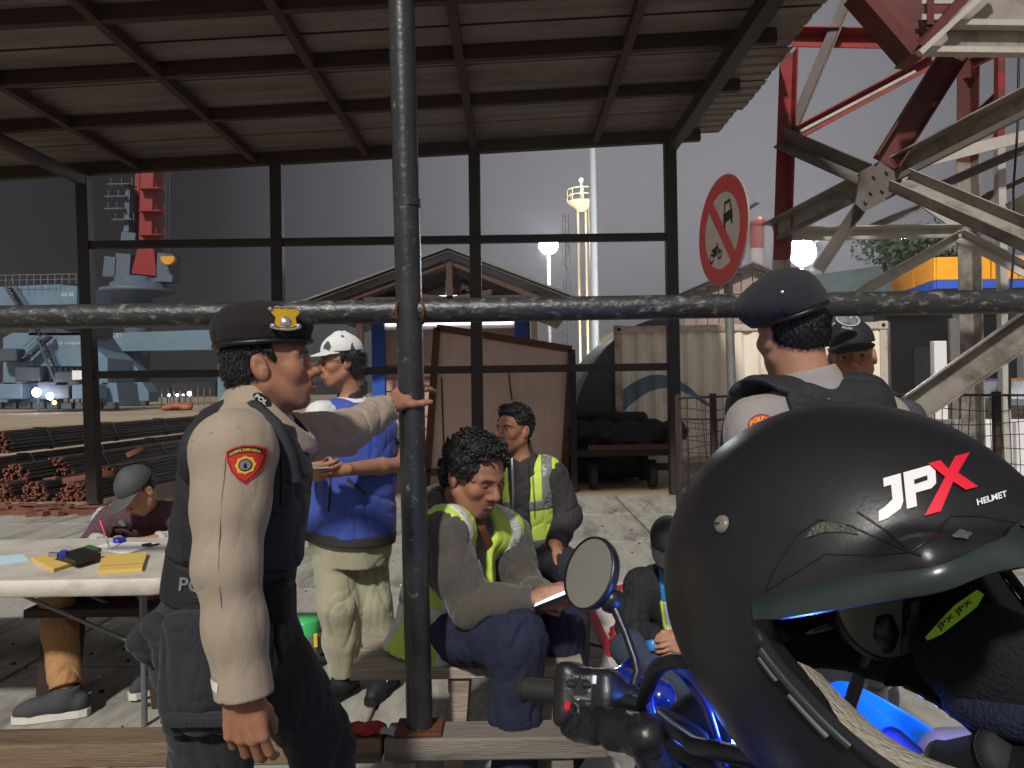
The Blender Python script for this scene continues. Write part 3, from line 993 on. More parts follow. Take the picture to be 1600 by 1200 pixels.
def member(name, a, b, w, m, kind='angle', t=0.014, flip=1, up=(0, -1, 0.2)):
    a, b = at(*a), at(*b); B = MB()
    if kind == 'angle': B.angle(a, b, w, t, up, flip)
    elif kind == 'flat': B.bar(a, b, w, 0.03, up=up)
    elif kind == 'chan':
        d = unit(b - a); x = unit(np.cross(d, up)); u = np.cross(x, d)
        B.bar(a, b, w, t, up=up); B.bar(a + x * (w / 2 - t / 2) + u * w * .22, b + x * (w / 2 - t / 2) + u * w * .22, t, w * .45, up=up)
        B.bar(a - x * (w / 2 - t / 2) + u * w * .22, b - x * (w / 2 - t / 2) + u * w * .22, t, w * .45, up=up)
    else: B.bar(a, b, w, w, up=up)
    return B.build(name, m, tower)
foot = at(1217, 455, 8.0); 
member('post', (1233, 78, 8), (1222, 405, 8), 0.15, M_red)
p0 = at(1221, 405, 8); B = MB().angle(p0, A(p0[0] - 0.06, 8, 0), 0.15, 0.014, (0, -1, .2)); B.build('post', M_white, tower)
p0 = at(1513, 85, 9.4)
member('post', (1513, 85, 9.4), (1512, 250, 9.4), 0.18, M_dred)
p1 = at(1512, 250, 9.4); B = MB().angle(p1, A(p1[0], 9.4, 0), 0.19, 0.014, (0, -1, .2)); B.build('post', M_gst, tower)
member('post', (1562, 85, 8.9), (1561, 222, 8.9), 0.085, M_red, 'box'); p1 = at(1561, 222, 8.9)
B = MB().bar(p1, A(p1[0], 8.9, 0), 0.09, 0.09, up=(0, 1, 0)); B.build('post', M_white, tower)
member('beam', (1240, 57, 8), (1400, 60, 8), 0.15, M_red)
member('brace', (1332, -20, 7.9), (1238, 203, 8), 0.11, M_dst)
member('brace', (1245, 208, 7.95), (1462, 92, 7.9), 0.12, M_red)
member('brace', (1250, 206, 7.9), (1430, 112, 7.85), 0.03, M_white, 'box')
member('brace', (1382, 256, 7.0), (1487, 88, 6.9), 0.24, M_dred, 'chan')
member('brace', (1217, 215, 8), (1352, 273, 7.1), 0.16, M_dst)
member('brace', (1203, 363, 8.05), (1640, 138, 6.1), 0.19, M_gst)
member('brace', (1215, 372, 8.0), (1640, 158, 6.05), 0.05, M_dst, 'box')
gp = [at(1344, 268, 7.0), at(1385, 246, 7.0), at(1410, 262, 7.0), at(1409, 300, 7.0), at(1350, 331, 7.0), at(1337, 318, 7.0)]
B = MB().prism(gp, A(0, 0.025, 0)); gus = B.build('gusset_plate', M_dst, tower)
for (px, py) in ((1365, 275), (1385, 268), (1395, 285), (1360, 300), (1378, 297), (1352, 315)):
    q = at(px, py, 6.99); MB().lathe(q, [(0, -.02), (.016, -.02), (.018, 0.0)], (0, 1, 0), 6, False).build('bolt', M_dst, gus)
member('brace', (1404, 288, 6.95), (1640, 392, 5.9), 0.25, M_gst, 'chan', up=(0, -1, 0.3))
member('brace', (1348, 318, 7.1), (1278, 422, 7.4), 0.11, M_dst)
member('beam', (1213, 366, 8.1), (1508, 360, 8.4), 0.12, M_white)
member('brace', (1428, 256, 8.6), (1620, 208, 8.4), 0.13, M_white, 'flat', up=(0, -1, 0))
member('brace', (1452, 298, 8.8), (1620, 224, 8.6), 0.09, M_dst)
member('brace', (1400, 280, 8.6), (1505, 352, 8.6), 0.20, M_white, 'flat', up=(0, -1, 0))
member('brace', (1345, 362, 8.5), (1440, 322, 8.5), 0.07, M_gst)
member('brace', (1335, 462, 8.5), (1502, 368, 8.4), 0.12, M_white)
member('brace', (1500, 368, 8.4), (1640, 440, 8.0), 0.12, M_white)
member('brace', (1515, 320, 9.3), (1620, 272, 9.1), 0.09, M_dst)
member('brace', (1530, 176, 9.2), (1562, 146, 9.0), 0.10, M_dred)
member('brace', (1516, 100, 9.3), (1560, 78, 9.0), 0.10, M_dred)
member('brace', (1580, 330, 8.0), (1640, 300, 7.6), 0.20, M_white, 'flat', up=(0, -1, 0))
member('beam', (1530, 352, 8.2), (1640, 342, 8.0), 0.16, M_white)
member('brace', (1640, 488, 5.3), (1300, 726, 6.2), 0.23, M_gst, 'chan', up=(0, -1, 0.3))
# platform at the top right: tapering red corner and the deep white channel beams
B = MB()
def q6(px, py, d=6.4): return at(px, py, d)
B.prism([q6(1338, -16), q6(1356, -16), q6(1440, 72), q6(1424, 84)], A(0, 0.25, 0)); B.build('platform_beam', M_dred, tower)
B = MB(); B.prism([q6(1424, 84), q6(1446, 86), q6(1546, -18), q6(1512, -18)], A(0, 0.3, 0)); B.build('platform_beam', M_dred, tower)
B = MB(); B.prism([q6(1350, -18, 6.9), q6(1540, -18, 6.9), q6(1436, 80, 6.75)], A(0, 0.05, 0)); B.build('platform_floor', M_dred, tower)
for yy in (2, 27):
    B = MB().bar(q6(1440, yy, 6.6), q6(1492, yy, 6.6), 0.02, 0.05, up=(0, 0, 1)); B.build('slat', M_white, tower)
B = MB().bar(q6(1452, -20, 6.6), q6(1452, 40, 6.6), 0.06, 0.05, up=(0, 1, 0)); B.build('stanchion', M_dred, tower)
B = MB(); B.bar(q6(1436, 84, 6.2), q6(1560, -30, 6.2), 0.045, 0.06, up=(0, 1, 0)); B.build('platform_edge', M_white, tower)
for (ya, m, w) in ((80, M_white, 0.05), (38, M_white, 0.05)):
    B = MB().bar(q6(1440 + (80 - ya) * 1.05, ya, 6.3), q6(1720, ya + 3, 6.3), 0.10, w, up=(0, 0, 1)); B.build('platform_edge', m, tower)
B = MB().prism([q6(1444, 76, 6.36), q6(1720, 80, 6.36), q6(1720, 46, 6.36), q6(1476, 44, 6.36)], A(0, 0.05, 0)); B.build('platform_web', M_gst, tower)
B = MB().prism([q6(1482, 34, 6.36), q6(1720, 38, 6.36), q6(1720, -20, 6.36), q6(1535, -20, 6.36)], A(0, 0.05, 0)); B.build('platform_web', M_gst, tower)
cab = [at(1592, 80, 7.5), at(1590, 200, 7.5), at(1583, 300, 7.5), at(1585, 380, 7.5), at(1577, 480, 7.5), at(1578, 640, 7.5)]
M_cable = mat('black cable', (24, 24, 25), 0.5)
tubepart('cable', cab, 0.012, M_cable, tower)

# ------------------------------------------------------------------ no-entry sign for motor vehicles, turned away to the left
M_sred = mat('dimmed sign red', (150, 52, 52), 0.5, var=0.12, scale=6, dirt=(130, 60, 56), dscale=5)  # sign red and white darkened to stand in for weaker light
M_swht = mat('dimmed sign white', (146, 136, 128), 0.5, var=0.12, scale=6, dirt=(140, 128, 116), dscale=4)
M_sblk = mat('sign black', (22, 24, 24), 0.5)
M_galv = mat('galvanised steel', (128, 128, 124), 0.45, 0.5, var=0.2, scale=10)
ds = 5.2
sc_ = at(1128, 360, ds); Rs = 0.385
nrm = unit(A(-0.985, -0.17, 0.02)); sy = unit(A(0.035, 0.10, 1.0)); sy = unit(sy - nrm * np.dot(sy, nrm)); sx = np.cross(sy, nrm)
sign = thing('traffic_sign', A(at(1145, 660, ds + .06)[0], ds + 0.06, 0), 'round red and white traffic sign banning cars and motorcycles, on a thin grey pole', 'traffic sign')
pl = at(1133, 300, ds + .06)
B = MB().tube([A(at(1145, 660, ds + .06)[0], ds + 0.06, 0), at(1145, 660, ds + .06), pl], 0.031, 14); B.build('pole', M_galv, sign)
def SP(x, y, o=0.0): return sc_ + sx * x * Rs + sy * y * Rs + nrm * o
B = MB().lathe(sc_ - nrm * 0.012, [(0, 0), (Rs, 0), (Rs * 1.005, 0.006), (Rs, 0.012), (0, 0.012)], nrm, 64, False)
plate = B.build('plate', M_swht, sign)
B = MB(); ro = [SP(0.985 * cos(a), 0.985 * sin(a), .002) for a in np.linspace(0, 2 * pi, 65)]; ri = [SP(0.70 * cos(a), 0.70 * sin(a), .002) for a in np.linspace(0, 2 * pi, 65)]
B.grid([ro, ri], False); B.build('ring', M_sred, plate)
a0 = radians(125); u0 = A(cos(a0), sin(a0)); v0 = A(-u0[1], u0[0])
B = MB(); B.add([SP(*(u0 * 0.73 + v0 * 0.105), .003), SP(*(u0 * 0.73 - v0 * 0.105), .003), SP(*(-u0 * 0.73 - v0 * 0.105), .003), SP(*(-u0 * 0.73 + v0 * 0.105), .003)], [(0, 1, 2, 3)])
B.build('slash', M_sred, plate)
def pict(polys, cx, cy, s):
    B = MB()
    for p in polys: B.add([SP(cx + s * a, cy + s * b, .0035) for a, b in p], [tuple(range(len(p)))])
    return B
ring_ = lambda cx, cy, r0, r1, n=18: [[(cx + r0 * cos(2 * pi * i / n), cy + r0 * sin(2 * pi * i / n)), (cx + r1 * cos(2 * pi * i / n), cy + r1 * sin(2 * pi * i / n)),
        (cx + r1 * cos(2 * pi * (i + 1) / n), cy + r1 * sin(2 * pi * (i + 1) / n)), (cx + r0 * cos(2 * pi * (i + 1) / n), cy + r0 * sin(2 * pi * (i + 1) / n))] for i in range(n)]
car = [[(-.5, .0), (.5, .0), (.5, -.45), (-.5, -.45)], [(-.42, .05), (-.30, .05), (-.22, .48), (-.32, .52)], [(.42, .05), (.30, .05), (.22, .48), (.32, .52)],
       [(-.32, .44), (.32, .44), (.32, .56), (-.32, .56)], [(-.48, -.45), (-.30, -.45), (-.30, -.72), (-.48, -.72)], [(.48, -.45), (.30, -.45), (.30, -.72), (.48, -.72)]]
pict(car, 0.27, 0.27, 0.36).build('car_symbol', M_sblk, plate)
moto = ring_(-.55, -.35, .20, .30) + ring_(.55, -.35, .20, .30) + [[(-.4, .0), (.35, .12), (.42, .28), (-.1, .22), (-.55, .18)], [(-.3, -.3), (.15, -.3), (.3, .05), (-.3, .05)],
       [(.35, .1), (.46, .12), (.62, -.3), (.52, -.35)], [(.2, .28), (.34, .28), (.30, .48), (.18, .45)]]
pict(moto, -0.28, -0.30, 0.30).build('motorcycle_symbol', M_sblk, plate)
B = MB().bar(SP(0.95, 0.12, -0.03), SP(1.10, 0.14, -0.05), 0.03, 0.01); B.build('bracket', M_galv, sign)
B = MB().bar(SP(-0.3, 0.12, -0.03), SP(0.98, 0.12, -0.03), 0.03, 0.012); B.build('bracket', M_galv, sign)

# ================================================================== THE HARBOUR BEHIND
# ---- gabled shelter with open trusses
M_dkroof = mat('dark roof sheet', (58, 52, 46), 0.7, var=0.25, scale=1.5, dirt=(40, 34, 30), dscale=1)
M_timb = mat('roof timber', (74, 52, 40), 0.8, var=0.25, scale=3)
M_ridge = mat('galvanised trim', (104, 102, 98), 0.5, var=0.15)
def gable(name, apex, el, er, depth, d, label):
    ap, l, r = at(*apex, d), at(*el, d), at(*er, d)
    t = thing(name, A(ap[0], d, 0), label, 'shelter')
    dv = A(0, depth, 0); th = A(0, 0, -0.07)
    for a, b in ((ap, l), (ap, r)):
        MB().prism([a, b, b + th, a + th], dv).build('roof', M_dkroof, t)
        o = MB().bar(a + A(0, -0.02, .02), b + A(0, -0.02, .02), 0.05, 0.04); o.build('roof_trim', M_ridge, t)
    return t, ap, l, r
gs, ap, l, r = gable('gable_shelter', (700, 388), (468, 474), (902, 466), 7.0, 15.5, 'dark gabled shelter with open timber roof trusses behind the shed grid')
for k, dy in enumerate((0.25, 2.6, 5.0)):
    o_ = A(0, dy, -0.16)
    mid = (l + r) / 2 * A(1, 1, 0) + A(0, 0, l[2] + 0.12)
    tl_, tr_ = A(l[0] + 1.3, l[1], l[2] + 0.22) + o_, A(r[0] - 1.0, r[1], l[2] + 0.22) + o_
    for a, b, w in ((tl_, tr_, .13), (ap + o_ - A(0, 0, .05), A(ap[0], ap[1], tl_[2]) + A(0, dy, 0), .13), (ap + o_ - A(.1, 0, .12), l + o_ + A(.7, 0, .15), .11), (ap + o_ - A(-.1, 0, .12), r + o_ + A(-.7, 0, .15), .11),
                    (A(ap[0], ap[1] + dy, tl_[2]), A((ap[0] + l[0]) / 2 + .45, ap[1] + dy, (ap[2] + l[2]) / 2 - .35), .10), (A(ap[0], ap[1] + dy, tl_[2]), A((ap[0] + r[0]) / 2 - .45, ap[1] + dy, (ap[2] + r[2]) / 2 - .35), .10)):
        MB().bar(a, b, w, w).build('truss_member', M_timb, gs)
for x in (l[0] + 1.2, r[0] - 0.9):
    for dy in (0.3, 6.6):
        z = l[2] + 0.2
        MB().bar(A(x, l[1] + dy, 0), A(x, l[1] + dy, z), 0.13, 0.13, up=(0, 1, 0)).build('post', M_timb, gs)
M_tube = mat('fluorescent tube light', (235, 240, 250), 0.4, emit=(225, 235, 255), estr=2.2)
M_tubeh = mat('lamp housing', (200, 200, 205), 0.4)
lc = at(697, 464, 17.0)
tl1 = thing('tube_lamp', lc + A(0, 0, .35), 'lit white tube lamp hanging under the gabled shelter roof', 'lamp')
MB().box(lc, (0.95, 0.10, 0.06), bev=.01).build('tube', M_tube, tl1)
MB().bar(lc + A(0, 0, .05), lc + A(0, 0, .4), .02).build('hanger', M_tubeh, tl1)
# ---- blue and white site office under the shelter
M_pinkw = mat('pinkish wall panel', (176, 148, 140), 0.7, var=0.08, scale=2)
M_officew = mat('white panel', (226, 224, 226), 0.5, var=0.05)
M_blue = mat('office blue', (32, 84, 176), 0.5, var=0.1)
off = thing('site_office', A(at(700, 600, 17.6)[0], 17.6, 0), 'white and pink site office cabin with blue corner posts under the gabled shelter', 'cabin')
xa, xb = at(583, 500, 17.6)[0], at(822, 500, 17.6)[0]
zt = at(700, 478, 17.6)[2]; zw = at(700, 527, 17.6)[2]
MB().box(((xa + xb) / 2, 18.8, zt / 2), (xb - xa - .1, 2.4, zt)).build('wall', M_pinkw, off)
MB().box(((xa + xb) / 2, 17.585, (zt + zw) / 2 + .05), (xb - xa - .3, .06, (zt - zw) * .62)).build('fascia_panel', M_officew, off)
for x in (xa + .12, xb - .12): MB().box((x, 17.57, zt / 2), (.30, .12, zt)).build('corner_post', M_blue, off)
for k in range(7):
    z = 0.25 + k * 0.30
    if z < zw: MB().box(((xa + xb) / 2, 17.59, z), (xb - xa - .5, .03, .012)).build('seam', M_timb, off)
M_strip = mat('lit fascia lamp', (255, 250, 250), 0.4, emit=(255, 246, 246), estr=1.6)
MB().box(((xa + xb) / 2, 17.54, (zt + zw) / 2 + .0), (xb - xa - .6, .03, .16)).build('strip_light', M_strip, off)
# ---- rusty framed board on legs
M_board = mat('stained plywood', (214, 186, 172), 0.75, var=0.12, scale=2.5, dirt=(170, 140, 126), dscale=1.4, damt=0.6, stretch=(1, 1, .35))  # plywood colour brightened to offset the shade under the roof
M_rustf = mat('rusty angle iron', (88, 52, 36), 0.8, var=0.3, scale=6)
db = 10.9
bd = thing('framed_board', A(at(785, 780, db)[0], db, 0), 'large stained plywood board in a rusty iron frame, standing behind the shed bars', 'board')
c4 = [at(683, 512, db), at(893, 546, db), at(882, 730, db), at(668, 738, db)]
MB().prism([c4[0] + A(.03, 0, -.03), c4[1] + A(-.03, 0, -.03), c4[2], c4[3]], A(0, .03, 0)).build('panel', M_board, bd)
for a, b in ((0, 1), (1, 2), (2, 3), (3, 0)): MB().bar(c4[a] + A(0, -.02, 0), c4[b] + A(0, -.02, 0), .10, .08, up=(0, 1, 0)).build('frame_bar', M_rustf, bd)
for q in (c4[2], c4[3]): MB().bar(q + A(0, 0, .0), A(q[0] - .02, db, 0), .09, .07, up=(0, 1, 0)).build('leg', M_rustf, bd)
for (px, y0, y1) in ((690, 590, 728), (795, 580, 625)):
    MB().tube([at(px, y0, db - .01), at(px + 2, (y0 + y1) / 2, db - .01), at(px + 5, y1, db - .01)], .012, 6).build('drip_stain', M_rustf, bd)
# ---- low cart / bench heap of dark goods beneath
M_black = mat('black clutter', (22, 21, 21), 0.7, var=0.4, scale=4, bump=.4, bscale=15)
M_grey = mat('grey plastic sheet', (120, 122, 126), 0.45, var=0.25, scale=4, bump=.5, bscale=9)
cart = thing('dark_cart', A(at(980, 790, 10.6)[0], 10.6, 0), 'low dark steel cart with a rusty front bar under the covered stack', 'cart')
xa, xb = at(892, 780, 10.6)[0], at(1062, 780, 10.6)[0]
MB().box(((xa + xb) / 2, 11.1, .52), (xb - xa, 1.1, .10), bev=.01).build('deck', M_black, cart)
MB().box(((xa + xb) / 2 + .1, 10.56, .60), ((xb - xa) * .8, .07, .07)).build('front_bar', M_rustf, cart)
for x in (xa + .05, xb - .05):
    MB().bar(A(x, 10.56, 0), A(x, 10.56, 1.95), .09, .07, up=(0, 1, 0)).build('upright', M_black, cart)
for x in (xa + .35, xb - .35):
    for y in (10.75, 11.5): MB().lathe((x - .06, y, .2), [(0, 0), (.2, 0), (.2, .1), (0, .1)], (1, 0, 0), 20).build('wheel', M_black, cart)
S = SDF(); 
for k in range(9): S.ell((xa + .2 + .17 * k, 11.0 + .1 * sin(k * 2), .72 + .08 * cos(k * 3.1)), (.22, .35, .17), .08)
S.folds(.05, (4, 4, 4))
solid('tarpaulin', S, .03, M_black, base=((xa + xb) / 2, 11, .57), label='black tarpaulin bundle lying on the low dark cart', category='tarpaulin')
sb = MB(); P = [[A(at(896 + 10 * j, 700 + 9 * i - 2 * j, 11.3)[0], 11.3 + .08 * i, 1.10 - .05 * i + .03 * sin(i * 2 + j)) for j in range(8)] for i in range(6)]
sb.grid(P, True); sb.build('plastic_sheet', M_grey, base=P[0][0], label='pale plastic sheet spread over the goods beside the board', category='sheet')
S = SDF(); c = A(at(925, 700, 11.9)[0], 12.0, .55); S.rbox(c, (.85, .5, .5), .08); S.folds(.04, (3, 3, 3))
solid('covered_stack', S, .03, M_black, base=c - A(0, 0, .55), label='dark covered stack of goods on the ground behind the cart', category='stack')
# ---- half-round tarpaulin shelter
M_tarp = mat('dark grey tarpaulin', (66, 68, 68), 0.6, var=0.2, scale=1.5, bump=.3, bscale=6)
ha = thing('tarpaulin_hood', A(at(1010, 780, 13.2)[0], 13.2, 0), 'curved dark grey tarpaulin hood arched beside the white container', 'tarpaulin')
cx, rx, rz = at(968, 600, 13.2)[0] + .05, 1.05, at(960, 503, 13.2)[2]
rows = []
for i in range(9):
    y = 12.7 + i * .45
    rows.append([A(cx + .9 - rx * 1.9 * (1 - (1 - k / 14) ** 2) ** .5 if False else cx + .75 - 1.75 * sin(pi / 2 * k / 14), y, rz * cos(pi / 2 * k / 14) ** .85 + .02) for k in range(15)])
MB().grid(rows, True).grid([[q + A(.03, 0, -.03) for q in r_] for r_ in rows], True).build('cover', M_tarp, ha)
MB().add([q for q in rows[0]] + [A(cx + .75, 12.7, .02)], [tuple(range(16))]).build('end_wall', M_tarp, ha)
# ---- white container
M_cont = mat('dirty white container paint', (236, 226, 208), 0.55, var=0.10, scale=1.2, dirt=(150, 116, 92), dscale=1.1, damt=0.55, stretch=(1, 1, .5), thresh=0.55)
M_contf = mat('container frame paint', (196, 182, 168), 0.55, var=0.15, scale=2, dirt=(120, 76, 56), dscale=2, damt=0.7)
dc = 12.6
xa, xb = at(962, 600, dc)[0], at(1388, 600, dc)[0]; zt = at(1100, 508, dc)[2]
ct = thing('shipping_container', A((xa + xb) / 2, dc + 1.2, 0), 'dirty white corrugated shipping container behind the sign pole', 'container')
zb = 0.15
prof = []; x = xa + .12; p = .28
while x < xb - .35:
    prof += [(x, 0), (x + .075, 0), (x + .14, .045), (x + .21, .045)]; x += p
prof.append((xb - .12, 0))
rows = [[A(x_, dc + .03 + y_, z) for x_, y_ in prof] for z in (zb + .12, zt - .1)]
MB().grid(rows, False).build('side_wall', M_cont, ct)
MB().box(((xa + xb) / 2, dc + 1.25, zt - .03), (xb - xa - .1, 2.3, .04)).build('roof', M_contf, ct)
for x in (xa + .06, xb - .06):
    for y in (dc + .07, dc + 2.38): MB().box((x, y, (zt + zb) / 2), (.12, .14, zt - zb - .22)).build('corner_post', M_contf, ct)
    MB().box((x, dc + 1.22, (zt + zb) / 2), (.05, 2.2, zt - zb - .1)).build('end_wall', M_cont, ct)
for z in (zt - .05, zb + .06):
    MB().box(((xa + xb) / 2, dc + .06, z), (xb - xa - .24, .12, .11)).build('rail', M_contf, ct)
    for x in (xa + .07, xb - .07):
        cc = MB().box((x, dc + .06, z), (.16, .16, .14), bev=.01).build('corner_casting', M_contf, ct)
        MB().lathe((x, dc - .022, z), [(0, 0), (.035, 0), (.035, .003)], (0, 1, 0), 12).build('casting_hole', M_black, cc)
# faded blue wave mark along the corrugation
M_mark = mat('faded blue print', (96, 122, 140), 0.6, var=0.2, scale=4)
rows = []
for (f, g_) in ((0, 0), (1, 1)):
    row = []
    for k in range(len(prof)):
        x_, y_ = prof[k]; t = (x_ - xa) / (xb - xa)
        if t > .36: break
        zc = .98 + .62 * sin(min(1, t / .30) * pi) ** 1 * (1 if True else 0)
        w_ = .20 * (1 - t / .40)
        row.append(A(x_, dc + .026 + y_, 1.12 + .42 * sin(pi * min(t / .34, 1)) + (w_ if f else -w_)))
    rows.append(row)
MB().grid(rows, False).build('wave_mark', M_mark, ct)
# ---- small gabled hut behind the sign, teal roof, chimney, canopy, tree
hut, ap, l, r = gable('gable_hut', (1176, 411), (1055, 462), (1292, 458), 5.0, 19.0, 'small gabled hut with a dark roof and a plank gable, behind the traffic sign')
M_hutw = mat('hut boards', (150, 132, 122), 0.75, var=0.2, scale=2)
n = 11
for k in range(n):
    x0 = l[0] + .3 + (r[0] - l[0] - .6) * k / n; x1 = l[0] + .3 + (r[0] - l[0] - .6) * (k + 1) / n - .03; xm = (x0 + x1) / 2
    z = ap[2] - abs(xm - ap[0]) / (r[0] - l[0]) * 2 * (ap[2] - r[2]) - .12
    MB().box((xm, 19.3, z / 2), (x1 - x0, .06, z)).build('plank', M_hutw, hut)
M_teal = mat('teal roof sheet', (56, 68, 68), 0.6, var=0.15, scale=1)
whs = thing('warehouse', A(at(1360, 500, 34)[0], 34, 0), 'low warehouse with a dull teal sloping roof behind the officer', 'warehouse')
a_, b_, c_, d_ = at(1255, 432, 33), at(1375, 415, 33), at(1400, 462, 31), at(1255, 464, 31)
MB().prism([a_, b_, c_, d_], A(0, .2, -.1)).build('roof', M_teal, whs)
MB().box(((a_[0] + c_[0]) / 2, 35, d_[2] / 2), (c_[0] - a_[0], 4, d_[2] - .05)).build('wall', M_teal, whs)
M_chr = mat('chimney red', (150, 70, 66), 0.8, var=.1); M_chw = mat('chimney white', (170, 160, 160), 0.8, var=.1)
dch = 400
ch = thing('chimney', A(at(1183, 600, dch)[0], dch, 0), 'tall distant chimney in red and white bands with a red warning light', 'chimney')
zt_ = at(1183, 346, dch)[2]; xc = at(1183, 400, dch)[0]; rr = .5 * (at(1195, 400, dch)[0] - at(1173, 400, dch)[0])
for k in range(6):
    z0 = zt_ * k / 6; MB().lathe((xc, dch, z0), [(rr * (1.15 - .15 * k / 6), 0), (rr * (1.15 - .15 * (k + 1) / 6), zt_ / 6)], n=18).build('band', M_chr if k % 2 else M_chw, ch)
MB().lathe((xc, dch, zt_ - 3.2), [(rr * 1.0, 0), (rr * 1.35, 1.2), (rr * 1.35, 3.2), (0, 3.2)], n=18).build('rim', M_chr, ch)
M_rl = mat('red warning lamp', (255, 40, 40), .4, emit=(255, 50, 50), estr=6)
MB().lathe((xc + .3, dch - rr * 1.3, zt_ + .1), [(0, 0), (.7, .1), (.7, 1.1), (0, 1.4)], n=8).build('warning_light', M_rl, ch)
# filling-station canopy
M_yel = mat('canopy yellow', (208, 136, 22), 0.45, var=.05, scale=1); M_cblu = mat('canopy blue', (40, 74, 158), 0.45, var=.06)
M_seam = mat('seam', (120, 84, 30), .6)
dcn = 30.0
cn = thing('station_canopy', A(at(1540, 600, dcn)[0], dcn, 0), 'yellow panelled canopy with a blue lower band, behind the lattice tower', 'canopy')
c0, c1, c2 = at(1463, 402, dcn), at(1720, 396, dcn), at(1300, 456, dcn + 16)
c0b, c1b, c2b = at(1463, 437, dcn), at(1720, 434, dcn), at(1300, 470, dcn + 16)
c2 = A(c2[0], c2[1], c0[2] - .0); c2b = A(c2b[0], c2b[1], c0b[2])
def panels(a, b, ab, bb, n, m, name):
    for k in range(n):
        f0, f1 = k / n + .004, (k + 1) / n - .004
        P = [a + (b - a) * f0, a + (b - a) * f1, ab + (bb - ab) * f1, ab + (bb - ab) * f0]
        nn = unit(np.cross(P[1] - P[0], P[3] - P[0]))
        MB().prism(P, nn * .06 * (1 if nn[1] > 0 else -1)).build(name, m, cn)
panels(c0, c1, c0b, c1b, 6, M_yel, 'panel'); panels(c0, c2, c0b, c2b, 7, M_yel, 'panel')
dz = A(0, 0, -.36)
panels(c0b + A(0, 0, -.02), c1b + A(0, 0, -.02), c0b + dz, c1b + dz, 1, M_cblu, 'blue_band'); panels(c0b + A(0, 0, -.02), c2b + A(0, 0, -.02), c0b + dz, c2b + dz, 1, M_cblu, 'blue_band')
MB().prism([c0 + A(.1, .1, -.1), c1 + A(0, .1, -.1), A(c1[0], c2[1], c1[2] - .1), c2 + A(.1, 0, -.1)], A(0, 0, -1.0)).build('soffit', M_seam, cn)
for (px, d_) in ((1500, 31.5), (1600, 31.5), (1420, 40)): 
    q = at(px, 500, d_); MB().box((q[0], d_, c0b[2] / 2 - .2), (.4, .4, c0b[2] - .4)).build('column', M_galv, cn)
# tree beyond the canopy
M_leaf = mat('night foliage', (46, 62, 34), 0.7, var=.4, scale=1.5); M_bark = mat('bark', (70, 58, 46), .9)
def tree(c, h, rad, nl, label, seed, lo=.35):
    r_ = np.random.RandomState(seed)
    t = thing('tree', c, label, 'tree')
    B = MB(); c = np.asarray(c, float)
    B.tube([c, c + A(.1, 0, h * .3), c + A(-.1, .1, h * .7)], [.32, .24, .1], 9)
    cl = []
    for k in range(16):
        a = r_.rand() * 6.28; f = .45 + .5 * r_.rand(); q = c + A(rad * .75 * cos(a) * r_.rand() ** .5, rad * .7 * sin(a) * r_.rand() ** .5, h * (lo + (1 - lo) * f * .92)); cl.append((q, rad * (.26 + .2 * r_.rand())))
        B.tube([c + A(0, 0, h * .35 * r_.uniform(.8, 1.3)), (c + q) / 2 + A(0, 0, h * .2), q], [.10, .07, .02], 5)
    B.build('trunk', M_bark, t)
    V = []; F = []
    per = nl // len(cl)
    for q, rr_ in cl:
        d = r_.randn(per, 3); d /= np.linalg.norm(d, axis=1)[:, None]; p = q + d * rr_ * (r_.rand(per, 1) ** .45) * A(1, 1, .75)
        s = rad * .045 * (.6 + .9 * r_.rand(per))
        u = r_.randn(per, 3); u /= np.linalg.norm(u, axis=1)[:, None]; w = np.cross(u, d); w /= np.linalg.norm(w, axis=1)[:, None] + 1e-9
        b = len(V) * 0 + sum(len(x) for x in V)
        quad = np.stack([p - u * s[:, None], p + w * s[:, None] * .5, p + u * s[:, None], p - w * s[:, None] * .5], 1).reshape(-1, 3)
        V.append(quad); F.append(np.arange(per * 4).reshape(-1, 4) + b)
    V = np.concatenate(V); F = np.concatenate(F)
    o = link('crown', np_mesh('crown', V - wloc(t), F, False), M_leaf, t)
    return t
q = at(1440, 600, 52); tree(A(q[0], 52, 0), 12.2, 4.6, 5200, 'bushy dark tree rising behind the yellow canopy', 5)
q = at(1345, 600, 50); tree(A(q[0], 50, 0), 9.0, 2.6, 2000, 'lower dark tree left of the bushy one behind the teal roof', 8)
# ---- lamp masts, camera mast, lattice mast
M_glare = mat('floodlight glass', (255, 255, 255), .3, emit=(245, 250, 255), estr=120)
M_lamp = mat('lamp head grey', (150, 150, 150), .5)
def flood(px, py, d, w, label, base_label=None, lat=False, pw=.12):
    c = at(px, py, d); t = thing('floodlight_mast', A(c[0], d, 0), label, 'floodlight')
    MB().tube([A(c[0], d + .1, 0), A(c[0], d + .1, c[2] + .2)], [pw, pw * .6], 10).build('mast', M_galv, t)
    MB().bar(c + A(-w * .28, .16, -w * .1), c + A(w * .28, .16, -w * .1), .06).build('crossarm', M_galv, t)
    S_ = w / 2
    h = MB().lathe(c + A(0, -.02, 0), [(0, .12), (S_ * .7, .1), (S_, 0), (S_ * .98, -.01)], (0, 1, 0), 24).build('lamp_head', M_lamp, t)
    MB().lathe(c + A(0, -.03, 0), [(0, -S_ * .35), (S_ * .5, -S_ * .25), (S_ * .85, -S_ * .08), (S_ * .97, 0)], (0, 1, 0), 24).build('lens', M_glare, h)
    return t, c
t, c1_ = flood(857, 383, 36, .92, 'glaring white floodlight on a slim mast left of the camera mast')
t, c2_ = flood(1253, 394, 24, .92, 'larger glaring white floodlight just above the right officer')
t, c3_ = flood(1412, 374, 60, .38, 'faint distant floodlight seen through the lattice tower')
